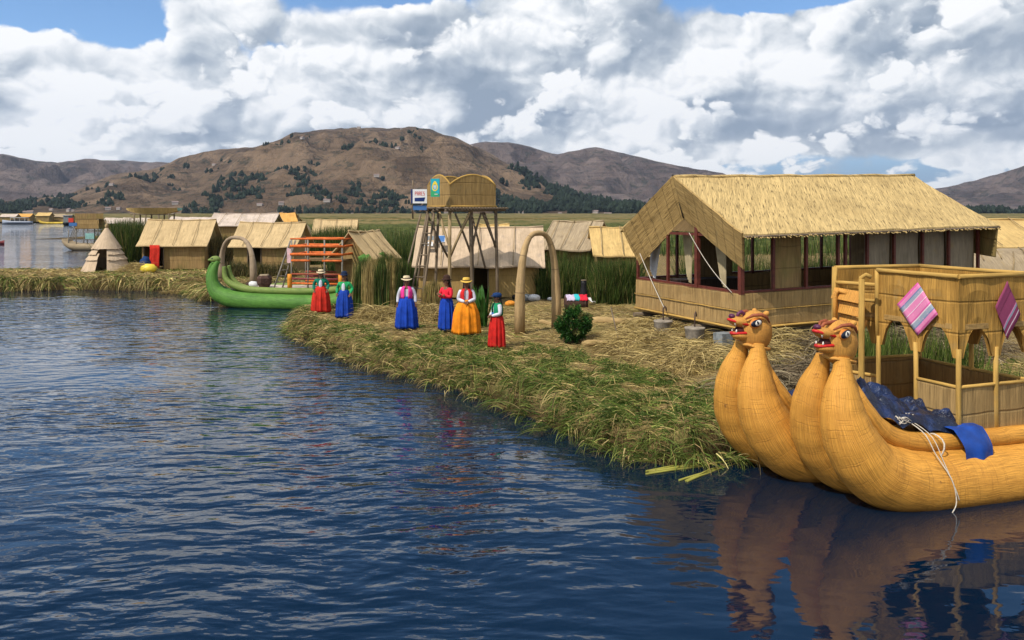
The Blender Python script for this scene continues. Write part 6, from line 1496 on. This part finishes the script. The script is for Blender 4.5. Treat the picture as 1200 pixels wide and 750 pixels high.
# ---- standing reeds
def stand(name, label, areas, kind='stuff', wide=1.0, mat='leaf', cat='reeds', group=None, tag_=True):
    """areas: (x0,x1,y0,y1,n,hmin,hmax,palette,weights)"""
    ps = []
    for (x0, x1, y0, y1, n, h0, h1, cols, w) in areas:
        X = rng.uniform(x0, x1, n); Y = rng.uniform(y0, y1, n); z, sd = gheight(X, Y); z = np.clip(z, 0, None); hv = vnoise(X, Y, .9, 61, 2)
        e = np.minimum(np.minimum(X - x0, x1 - X), np.minimum(Y - y0, y1 - Y)); ef = np.clip(.55 + e / .8, 0, 1)
        l = (h0 + (h1 - h0) * np.clip(hv * 1.9 - .45 + rng.normal(0, .22, n), 0, 1)) * ef
        D = np.stack([rng.normal(0, .17, n), rng.normal(0, .17, n), np.ones(n)], 1)
        ps.append((np.stack([X, Y, z - .03], 1), unit(D), l, rng.uniform(.016, .034, n) * wide, rng.uniform(-.05, .35, n), 5, jitcol(pick(n, cols, w), .3)))
    return ribbon_obj(name, ps, M[mat], label, cat, group, kind)
def ax(px, D): return (px - 600) / F * D
dkg = [(.032, .060, .012), (.062, .100, .020), (.11, .14, .032), (.24, .20, .07)]; wg = [.32, .38, .2, .10]
brn = [(.10, .085, .03), (.17, .13, .05), (.05, .06, .018), (.28, .21, .09)]
stand('standing_reeds', 'dark green reeds standing behind the tall arch below the grey-brown and yellow huts', [(ax(628, 34), ax(700, 34), 32.6, 35.5, 6500, 1.2, 1.9, dkg, wg), (ax(694, 32), ax(752, 32), 30.6, 33.0, 6500, 1.2, 1.85, dkg, wg), (ax(690, 40), ax(705, 40), 36, 41, 1500, 1.3, 2.0, dkg, wg)], wide=1.1)
stand('standing_reeds', 'green reeds growing behind the large open-sided hut', [(6.0, 15.5, 27.0, 30.0, 5500, 1.5, 2.3, dkg, wg), (15.5, 22, 28.5, 30.0, 1800, 1.0, 1.5, brn, wg)], wide=1.2)
stand('standing_reeds', 'tall brown-green reeds between the red-cloth hut and the arch hut', [(ax(243, 50), ax(266, 52), 50, 53, 2600, 1.7, 2.6, brn, [.3, .25, .25, .2]), (ax(264, 44), ax(345, 44), 43, 45.3, 4200, .4, .95, brn, [.25, .25, .35, .15])], wide=1.5)
stand('standing_reeds', 'tall dark reeds behind the conical tent', [(ax(127, 54), ax(170, 54), 52, 56, 5200, 2.2, 3.2, dkg, wg)], wide=1.6)
stand('standing_reeds', 'dark spiky reeds around the pale hut above the orange cabin', [(ax(364, 56), ax(424, 56), 54, 57.5, 4200, 1.7, 2.7, dkg, wg), (ax(325, 57), ax(370, 57), 53, 57, 1800, 1.2, 1.9, brn, wg), (ax(395, 40), ax(470, 40), 37.5, 42, 3600, 1.3, 2.0, dkg, wg)], wide=1.6)
stand('standing_reeds', 'reeds standing behind the patched-roof hut and watchtower', [(ax(455, 42), ax(500, 42), 38, 45, 3600, 1.8, 2.6, dkg, wg), (ax(500, 42), ax(640, 42), 40, 46, 4500, 1.5, 2.2, dkg, wg)], wide=1.5)
stand('standing_reeds', 'fresh green reeds on the bank seen through the boat arches', [(6.5, 12.5, 15.1, 16.5, 4600, .8, 1.45, [G1, G2, G3, (.12, .17, .04)], [.3, .35, .2, .15])], wide=.8)
# upright stack of reeds in front of the small steep hut
def stack(cx, cy, rx, ry, n, h, label, cols, w):
    a = rng.uniform(0, 2 * np.pi, n); r = np.sqrt(rng.random(n)); X = cx + r * np.cos(a) * rx; Y = cy + r * np.sin(a) * ry; z, _ = gheight(X, Y)
    D = np.stack([-np.cos(a) * r * .10, -np.sin(a) * r * .12, np.ones(n)], 1) + rng.normal(0, .05, (n, 3))
    cn = np.sin(X * 7) + vnoise(X, Y, .35, 3, 2) * 3; cc = np.where((cn > 1.9)[:, None], pick(n, [S2, S1, (.30, .24, .09)], [.4, .2, .4]), pick(n, cols, w))
    l = h * (1.05 - .22 * r + rng.normal(0, .06, n)) * (.85 + .25 * vnoise(X, Y, .5, 9, 2))
    return ribbon_obj('reed_stack', [(np.stack([X, Y, z], 1), unit(D), l, rng.uniform(.02, .035, n), rng.uniform(0, .25, n), 5, jitcol(cc, .25))], M['leaf'], label, 'reed stack', kind=None)
stack(ax(447, 29.5), 29.5, 1.15, .7, 6500, 1.95, 'tall upright stack of dark green harvested reeds left of the woman in the pink vest', dkg, wg)
stack(ax(508, 27.6), 27.6, .42, .35, 1500, 1.15, 'short tan straw bundle standing under the watchtower', [S2, S3, G3], [.5, .3, .2])
def straw_mound(px, D, rx, ry, n, h, label, cols=(S1, S2, S3), w=(.45, .35, .2)):
    o = ribbon_obj('straw_mound', [heap(ax(px, D), D, rx, ry, n, h, (.3, .8), cols, w)], M['straw'], label, 'straw mound'); return o
straw_mound(438, 27.0, .65, .45, 1500, .40, 'mound of curled yellow straw right of the woman with the dark navy hat')
straw_mound(500, 26.6, .8, .5, 1900, .45, 'straw mound between the pink-vest woman and the coral-sweater woman')
straw_mound(463, 26.8, .6, .4, 1100, .25, 'low straw mound at the foot of the dark reed stack')
straw_mound(160, 46.8, 1.2, .7, 900, .55, 'low tan straw mound between the conical tent and the yellow sheet')
straw_mound(228, 40.2, 1.6, .5, 1500, .25, 'brown straw mound against the bow of the green boat', (S2, S3, (.14, .10, .05)), (.4, .35, .25))
# broad-leaved plant
def broad_plant():
    px, D = 566, 24.6; root = empty('broad_leaf_plant', (ax(px, D), D, gz(ax(px, D), D)), 0, 'tall plant with broad upright green leaves between the orange and red skirts', 'plant')
    m_ = plain_mat('broad_green_leaf', (.05, .145, .025), .45, .35, 5, .35, .3)
    for i in range(26):
        a = rnd.uniform(0, 6.28); L = rnd.uniform(.8, 1.5); lean = rnd.uniform(.08, .5); w = rnd.uniform(.06, .11); mb = MB(); n = 8; pr = None
        d = Vector((math.cos(a), math.sin(a), 0)); sd = Vector((-d.y, d.x, 0)); r0 = rnd.uniform(0, .12)
        for j in range(n + 1):
            t = j / n; p = d * (r0 + lean * L * t ** 1.6) + Vector((0, 0, L * t * (1 - .18 * lean * t))); ww = w * math.sin(math.pi * min(1, t * .92 + .08)) ** .7 * (1 if t < .999 else .05)
            q = (p - sd * ww, p + d * -.02 * ww / .1, p + sd * ww)
            if pr: mb.quad(pr[0], pr[1], q[1], q[0], smooth=True); mb.quad(pr[1], pr[2], q[2], q[1], smooth=True)
            pr = q
        mb.build('leaf', m_, root)
broad_plant()
# round bush
def bush():
    px, D = 672, 21.6; X = ax(px, D); z0 = gz(X, D); n = 6000
    v = rng.normal(0, 1, (n, 3)); v /= np.linalg.norm(v, axis=1, keepdims=True); r = rng.uniform(.45, 1, n) ** .5
    lob = 1 + .42 * (vnoise(v[:, 0] * 2 + 5, v[:, 2] * 2 + v[:, 1], .5, 8, 2) - .5) * 2
    P = v * (r * lob)[:, None] * np.array([.43, .40, .46]) + np.array([X, D, z0 + .50]); P[:, 0] += (P[:, 2] - z0 - .5) * .05
    k_ = P[:, 2] > z0 + .02; P = P[k_]; v = v[k_]; n = len(P); D_ = unit(v + rng.normal(0, .6, (n, 3)) + np.array([0, 0, .25]))
    g = vnoise(P[:, 0] * 3, P[:, 2] * 3, 1, 4, 3); c = np.where((g > .66)[:, None], pick(n, [(.16, .15, .05), (.10, .13, .035)], [.5, .5]), pick(n, [(.018, .06, .010), (.03, .105, .018), (.06, .16, .03)], [.35, .4, .25]))
    root = empty('bush', (0, 0, 0), 0, 'round dark green leafy bush beside the right foot of the tall arch', 'bush')
    ribbon_obj('foliage', [(P, D_, rng.uniform(.05, .10, n), rng.uniform(.02, .038, n), rng.uniform(0, 1, n), 2, jitcol(c, .3))], M['leaf'], parent=root)
    mb = MB(); 
    for i in range(9): a = i * .7; mb.pole((X + .03 * math.cos(a), D + .03 * math.sin(a), z0 - .05), (X + .26 * math.cos(a), D + .24 * math.sin(a), z0 + .55 + .2 * (i % 3)), .018, 5, .006)
    mb.build('stem', M['pole'], root)
bush()
# ---- logs, stakes and goods on the trodden ground
def log(a, b, r, label, mat='logm'):
    a, b = Vector(a), Vector(b); a.z = gz(a.x, a.y) + r * .6; b.z = gz(b.x, b.y) + r * .6
    P = [a.lerp(b, t) + Vector((0, 0, .03 * math.sin(t * 7))) for t in np.linspace(0, 1, 7)]
    tag(MB().tube(P, [r * (1 + .08 * math.sin(i * 2)) for i in range(7)], 10).build('reed_bundle', M[mat]), label, 'reed bundle', 'long reed bundles lying left of the large hut')
M['logm'] = reed_mat('lying_bundle_reed', (.42, .29, .13), .65, 25)
log((ax(690, 23.6), 23.6, 0), (ax(756, 23.2), 23.2, 0), .12, 'thick tan reed bundle lying between the bush and the large hut')
log((ax(683, 21.3), 21.3, 0), (ax(722, 21.0), 21.0, 0), .09, 'short reed bundle lying at the foot of the bush')
log((ax(722, 20.9), 20.9, 0), (ax(772, 21.9), 21.9, 0), .11, 'slanting reed bundle lying against the reed mound of the large hut')
log((ax(632, 25.4), 25.4, 0), (ax(652, 25.2), 25.2, 0), .08, 'short reed bundle lying between the feet of the tall arch')
o = MB().pole((ax(716, 21.9), 21.9, .98 + .5), (ax(729, 20.2), 20.2, .42), .018, 6).build('wooden_stake', M['pole']); tag(o, 'thin dark stake leaning in the straw right of the bush', 'stake')
def ground_things():
    D = 29.6; z = gz(ax(675, D), D); root = empty('display_barrel', (ax(675, D), D, z + .24), R(4), 'dark brown barrel lying on its side under folded textiles', 'barrel')
    mb = MB(); mb.tube([(-.43, 0, 0), (-.42, 0, 0), (-.2, 0, 0), (0, 0, 0), (.2, 0, 0), (.42, 0, 0), (.43, 0, 0)], [.20, .25, .275, .285, .275, .25, .2], 20); mb.build('barrel_body', M['brownseat'], root)
    for x in (-.3, .3): MB().tube([(x - .02, 0, 0), (x + .02, 0, 0)], [.277, .277], 20, cap=False).build('hoop', M['rust'], root)
    def fold(name, c, x0, x1, label, dz=0, dr=.35):
        mb = MB(); n = 12
        for i in range(n):
            for j in range(6):
                def P(i, j): t = i / n; a = -1.2 + (1.5 + dr) * t; x = x0 + (x1 - x0) * j / 6; return (x + .02 * math.sin(i + j), -.30 * math.sin(-a) * 1.0 * -1 * -1 if False else .30 * math.sin(a) * -1 * -1, .30 * math.cos(a) + dz + .02 * math.sin(j * 2.2 + i))
                mb.quad(P(i, j), P(i, j + 1), P(i + 1, j + 1), P(i + 1, j), smooth=True)
        o = mb.build(name, c); o.location = root.location; o.rotation_euler = (0, 0, R(4)); o.modifiers.new('t', 'SOLIDIFY').thickness = .02; tag(o, label, 'textile')
    fold('folded_textile', M['lilac'], -.38, -.06, 'pale lilac folded textile on the left end of the barrel'); fold('folded_textile', M['turq'], -.08, .10, 'turquoise folded textile hanging over the middle of the barrel', .01, .9); fold('folded_textile', C_['coral'], .10, .40, 'red folded textile on the right end of the barrel', 0, .3)
    root = empty('storage_pot', (ax(684, 30.3), 30.3, z), 0, 'dark upright pot standing behind the textile barrel', 'pot')
    mb = MB(); mb.tube([(0, 0, 0), (0, 0, .15), (0, 0, .6), (0, 0, .8), (0, 0, .9), (0, 0, 1.0)], [.12, .15, .14, .10, .11, .10], 14); mb.build('pot_body', M['black'], root); MB().tube([(0, 0, 1.0), (0, 0, 1.03)], [.12, .10], 14).build('pot_lid', M['pole'], root)
    def sheet(px0, py0, px1, py1, w, mat, nm, label):
        a = Vector((ax(px0, 3337 / (py0 - HOR)), 3337 / (py0 - HOR), 0)); b = Vector((ax(px1, 3337 / (py1 - HOR)), 3337 / (py1 - HOR), 0)); d = (b - a); sd_ = Vector((-d.y, d.x, 0)).normalized() * w; mb = MB(); n, m_ = 12, 5
        def P(i, j): p = a + d * i / n + sd_ * (j / m_ - .5); return Vector((p.x, p.y, gz(p.x, p.y) + .06 + .03 * math.sin(i * 1.3 + j * 1.7)))
        for i in range(n):
            for j in range(m_): mb.quad(P(i, j), P(i + 1, j), P(i + 1, j + 1), P(i, j + 1), uv=[(j / m_, i / n), (j / m_, (i + 1) / n), ((j + 1) / m_, (i + 1) / n), ((j + 1) / m_, i / n)], smooth=True)
        o = mb.build(nm, M[mat]); o.modifiers.new('t', 'SOLIDIFY').thickness = .02; tag(o, label, 'cloth')
    sheet(692, 349, 706, 356, .55, 'white', 'ground_cloth', 'crumpled white cloth on the ground right of the barrel'); sheet(703, 341, 730, 355, .45, 'stripe', 'ground_cloth', 'long white cloth with red stripe spread towards the large hut'); sheet(712, 340, 736, 352, .35, 'stripe2', 'ground_cloth', 'second pale striped cloth spread nearest the large hut')
    sheet(650, 335, 676, 336, .5, 'palegreen', 'ground_cloth', 'pale green sheet lying before the reeds behind the arch')
    for (px, py, r, c, lab) in ((617, 351, .22, 'slate', 'grey sack on the ground by the corner of the patched-roof hut'), (626, 352, .19, 'white', 'whitish sack on the ground right of the grey sack'), (606, 351, .17, 'black', 'black bundle under the wall of the patched-roof hut'), (598, 358, .16, 'orange2', 'orange bundle behind the woman with the navy cap'), (645, 351, .10, 'white', 'small white bag left of the textile barrel')):
        D = 3337 / (py - HOR); x = ax(px, D); o = MB().ball((0, 0, r * .6), r, 14, 10, sc=(1.3, 1, .75), fn=lambda q, d: q * (1 + .22 * mnoise.noise(d * 2 + Vector((px, 0, 0))))).build('sack', M[c]); o.location = (x, D, gz(x, D)); tag(o, lab, 'sack')
    # at the hut with the red cloth
    D = 48.6; x = ax(181, D); o = None
    mb = MB(); 
    for i in range(6):
        for j in range(6):
            P = lambda i, j: (x - .30 + .10 * i + .02 * math.sin(j), D + .03 * math.sin(i * 1.8), gz(x, D) + 1.55 - .235 * j)
            mb.quad(P(i, j + 1), P(i + 1, j + 1), P(i + 1, j), P(i, j), smooth=True)
    o = mb.build('hanging_cloth', C_['red_skirt']); o.modifiers.new('t', 'SOLIDIFY').thickness = .03; tag(o, 'bright red cloth hanging in the doorway of the left hut', 'cloth')
    x = ax(174, 46.6); o = MB().ball((0, 0, .25), 1, 16, 10, sc=(.48, .35, .30), fn=lambda q, d: q * (1 + .2 * mnoise.noise(d * 2))).build('yellow_sheet', M['s_yel']); o.location = (x, 46.6, gz(x, 46.6) - .05); tag(o, 'crumpled yellow sheet on the ground before the red-cloth hut', 'sheet')
    x = ax(170, 47.6); o = MB().ball((0, 0, .45), 1, 16, 10, sc=(.32, .3, .5), fn=lambda q, d: q * (1 + .2 * mnoise.noise(d * 2))).build('sack', C_['navy_cap']); o.location = (x, 47.6, gz(x, 47.6) - .05); tag(o, 'dark blue bundle left of the red cloth by the hut door', 'sack')
M['lilac'] = plain_mat('lilac_cloth', (.50, .42, .55), .85, .15, 8); M['turq'] = plain_mat('turquoise_cloth', (.03, .42, .46), .8, .15, 8); M['palegreen'] = plain_mat('pale_green_sheet', (.30, .42, .12), .8, .2, 4)
M['stripe'] = cloth_mat('striped_ground_cloth', (.6, .6, .6), [(0, (.60, .60, .62)), (.35, (.5, .1, .09)), (.5, (.60, .60, .62)), (.7, (.2, .25, .35)), (.78, (.62, .62, .62))]); M['stripe2'] = cloth_mat('pale_ground_cloth', (.6, .6, .6), [(0, (.58, .58, .6)), (.3, (.30, .34, .4)), (.4, (.60, .60, .62)), (.8, (.45, .3, .3)), (.86, (.6, .6, .6))])
ground_things()
# agave-like curl finials and horns above the roofs
def finial(px, py0, py1, D, label):
    a = at(px, py0, D); b = at(px, py1, D); root = MB(); 
    for s in (-1, 1): root.tube([a, a.lerp(b, .5) + Vector((s * .10, 0, 0)), b + Vector((s * .22, 0, 0))], [.09, .12, .03], 8)
    o = root.build('reed_horns', M['pole']); tag(o, label, 'reed horns')

# ------------------------------------------------------------------ reed beds beyond the village
def reedbed():
    ds = np.concatenate([np.arange(66, 130, 1.2), np.arange(130, 300, 4), np.arange(300, 1260, 16)]); t = np.linspace(-1, 1, 420)
    Y, T = np.meshgrid(ds, t, indexing='ij'); xl = np.where(Y < 300, -.51 * Y, -1.4 * Y); xr = 1.0 * Y; X = xl + (xr - xl) * (T + 1) / 2
    ed = np.clip((Y - 66) / 6, 0, 1) * np.clip((X - xl) / 3, 0, 1)
    Z = .4 + ed * (.95 + (vnoise(X, Y, 3.0, 91, 4) - .5) * .9 + (vnoise(X, Y, 28, 92, 2) - .5) * .8) + (vnoise(X * 3, Y, 2, 93, 2) - .5) * .35
    Z = np.where(Y > 300, np.minimum(Z, 1.9) * .9 + .1, Z)
    V = np.stack([X, Y, Z], -1).reshape(-1, 3); ny, nx = X.shape; I = np.arange(ny * nx).reshape(ny, nx); Q = np.stack([I[:-1, :-1], I[:-1, 1:], I[1:, 1:], I[1:, :-1]], -1).reshape(-1, 4)
    m, k, b = new_mat('reed_bed'); geo = k.new('ShaderNodeNewGeometry').outputs['Position']; x, y, z = k.sep(geo)
    n1 = k.noise(k.map(geo, scale=(.016, .05, 1)), 1, 4, .6, dim='2D'); n2 = k.noise(geo, .9, 4, .65)
    far_ = k.ss(k.m('ADD', y, k.m('MULTIPLY', k.m('SUBTRACT', n1, .5), 190)), 120, 240)
    col = k.mix(k.ss(n2, .3, .7), (.030, .045, .012, 1), (.10, .11, .032, 1)); c2 = k.mix(k.ss(n1, .35, .62), (.085, .090, .028, 1), (.25, .185, .08, 1))
    col = k.mix(far_, col, k.mix(k.m('MULTIPLY', n2, .5), c2, (.06, .06, .02, 1))); setp(k, b, col, .95, .05, k.bump(n2, .6, .4))
    o = np_mesh('reed_bed', V, Q, m, smooth=False); tag(o, 'olive and tan reed beds stretching behind the village to the hills', 'reeds', kind='stuff')
    hs = []
    n = 9000; Yb = 64 + rng.random(n) ** 1.5 * 45; Xb = -.5 * Yb + rng.random(n) * 1.15 * Yb; l = rng.uniform(1.0, 2.1, n)
    hs.append((np.stack([Xb, Yb, np.full(n, .45)], 1), unit(np.stack([rng.normal(0, .12, n), rng.normal(0, .12, n), np.ones(n)], 1)), l, rng.uniform(.05, .11, n), rng.uniform(0, .3, n), 3, jitcol(pick(n, dkg + [(.16, .14, .05)], [.3, .35, .2, .05, .1]), .3)))
    ribbon_obj('reed_bed_edge', hs, M['leaf'], 'standing reeds along the near edge of the reed beds', 'reeds', kind='stuff')
reedbed()
# ------------------------------------------------------------------ trees and houses below the hills
def hill_trees():
    n = 2600; px = rng.uniform(-60, 850, n); cl = vnoise(px, rng.random(n) * 3, 38, 71, 3)
    VV, QQ, CC, off = [], [], [], 0
    base = []
    k_ = 0
    Hx = HX; 
    while len(base) < 3000 and k_ < 90000:
        k_ += 1; p = rnd.uniform(-80, 1300); t = rnd.random() ** 1.4 * .40
        D = 1150 + 1450 * t; c = mnoise.noise(Vector((p * .016, t * 7, 3.3))) + .5 * mnoise.noise(Vector((p * .05, t * 16, 1.3)))
        bias = (.10 if 150 < p < 450 else .0) + (.12 if 570 < p < 840 else 0) + (.05 if p < 130 else 0)
        if c + bias < .10 + t * .85 + rnd.uniform(-.1, .06): continue
        base.append((p, D, t))
    ico = []
    for (p, D, t) in base:
        X = (p - 600) / F * D
        # height of the slope under the tree
        j = int(np.clip((p + 900) / 1900 * (HX.shape[1] - 1), 0, HX.shape[1] - 1)); i = int(np.clip((D - 1150) / 1450 / 1.5 * (HX.shape[0] - 1), 0, HX.shape[0] - 1)); Z = HZ[i, j]
        hgt = rnd.uniform(7, 15) * (1.45 if 570 < p < 850 else 1); kk = 7
        for b_ in range(rnd.choice((2, 3, 3, 4))):                    # a eucalyptus reads as a few ragged crowns over one another
            w = hgt * rnd.uniform(.30, .55); dx, dy = rnd.uniform(-.3, .3) * hgt, rnd.uniform(-.3, .3) * hgt; z0 = rnd.uniform(0, .35) * hgt * (b_ > 0); hh = hgt * rnd.uniform(.5, .8); vs = []
            for (zf, rf) in ((0, .35), (.2, .85), (.5, 1.0), (.8, .72), (1.0, .15)):
                for q in range(kk):
                    a = 2 * math.pi * q / kk; r = w * rf * rnd.uniform(.55, 1.3) * .5; vs.append((X + dx + r * math.cos(a), D + dy + r * math.sin(a), Z - 1 + z0 + hh * (zf + rnd.uniform(-.09, .09))))
            VV.append(np.array(vs)); I = np.arange(5 * kk).reshape(5, kk); I2 = np.roll(I, -1, 1); QQ.append(np.stack([I[:-1], I2[:-1], I2[1:], I[1:]], -1).reshape(-1, 4) + off); off += 5 * kk
            g = rnd.uniform(.6, 1.5); CC.append(np.tile(np.array([.022, .033, .022]) * g, (5 * kk, 1)))
    o = np_mesh('treeline', np.concatenate(VV), np.concatenate(QQ), M['leaf_far'], np.concatenate(CC)); tag(o, 'dark eucalyptus groves on the lower slopes of the brown hills', 'trees', kind='stuff')
M['leaf_far'] = col_mat('far_leaf', .9, 0, .05)
hill_trees()
def hill_houses():
    wm = plain_mat('far_house_wall', (.36, .32, .29), .8, .2, .05); rm = plain_mat('far_tin_roof', (.26, .19, .17), .6, .3, .05)
    proto = None
    for i in range(60):
        low = i < 44
        p = rnd.uniform(-20, 1190) if low else rnd.uniform(60, 560); t = rnd.uniform(.0, .05) if low else rnd.uniform(.12, .62); D = 1150 + 1450 * t
        j = int(np.clip((p + 900) / 1900 * (HX.shape[1] - 1), 0, HX.shape[1] - 1)); ii = int(np.clip((D - 1150) / 1450 / 1.5 * (HX.shape[0] - 1), 0, HX.shape[0] - 1)); Z = HZ[ii, j]
        loc = (HX[ii, j], HY[ii, j], Z - .5)
        if proto is None:
            root = empty('far_house', loc, .2, 'tiny pale house on the far shore below the brown hills', 'house', 'houses scattered below the hills')
            MB().box((0, 0, 2.2), (8, 6, 4.4)).build('wall', wm, root)
            mb = MB()
            for s in (-1, 1): mb.panel((-4.3, s * 3.4, 4.2), (4.3, s * 3.4, 4.2), (4.3, 0, 5.8), (-4.3, 0, 5.8), .2)
            mb.build('roof', rm, root); proto = root
        else:
            c = copy_tree(proto); c.location = loc; c.rotation_euler = (0, 0, rnd.uniform(-.6, .6)); s = rnd.uniform(.45, 1.0); c.scale = (s * rnd.uniform(.8, 1.4), s, s)
hill_houses()

def haze():
    mb = MB(); x0, x1, y0, y1, z0, z1 = -9000, 9000, -60, 7400, -3, 900
    mb.box(((x0 + x1) / 2, (y0 + y1) / 2, (z0 + z1) / 2), (x1 - x0, y1 - y0, z1 - z0))
    m = bpy.data.materials.new('thin_air'); m.use_nodes = True; t = m.node_tree; t.nodes.remove(t.nodes['Principled BSDF']); v = t.nodes.new('ShaderNodeVolumePrincipled')
    v.inputs['Color'].default_value = (.62, .76, 1.0, 1); v.inputs['Density'].default_value = HAZE; v.inputs['Anisotropy'].default_value = .2; t.links.new(v.outputs[0], t.nodes['Material Output'].inputs['Volume'])
    o = mb.build('haze', m); tag(o, 'thin bluish air between the lake and the far hills', 'haze', kind='stuff')
HAZE = 5.5e-5
haze()
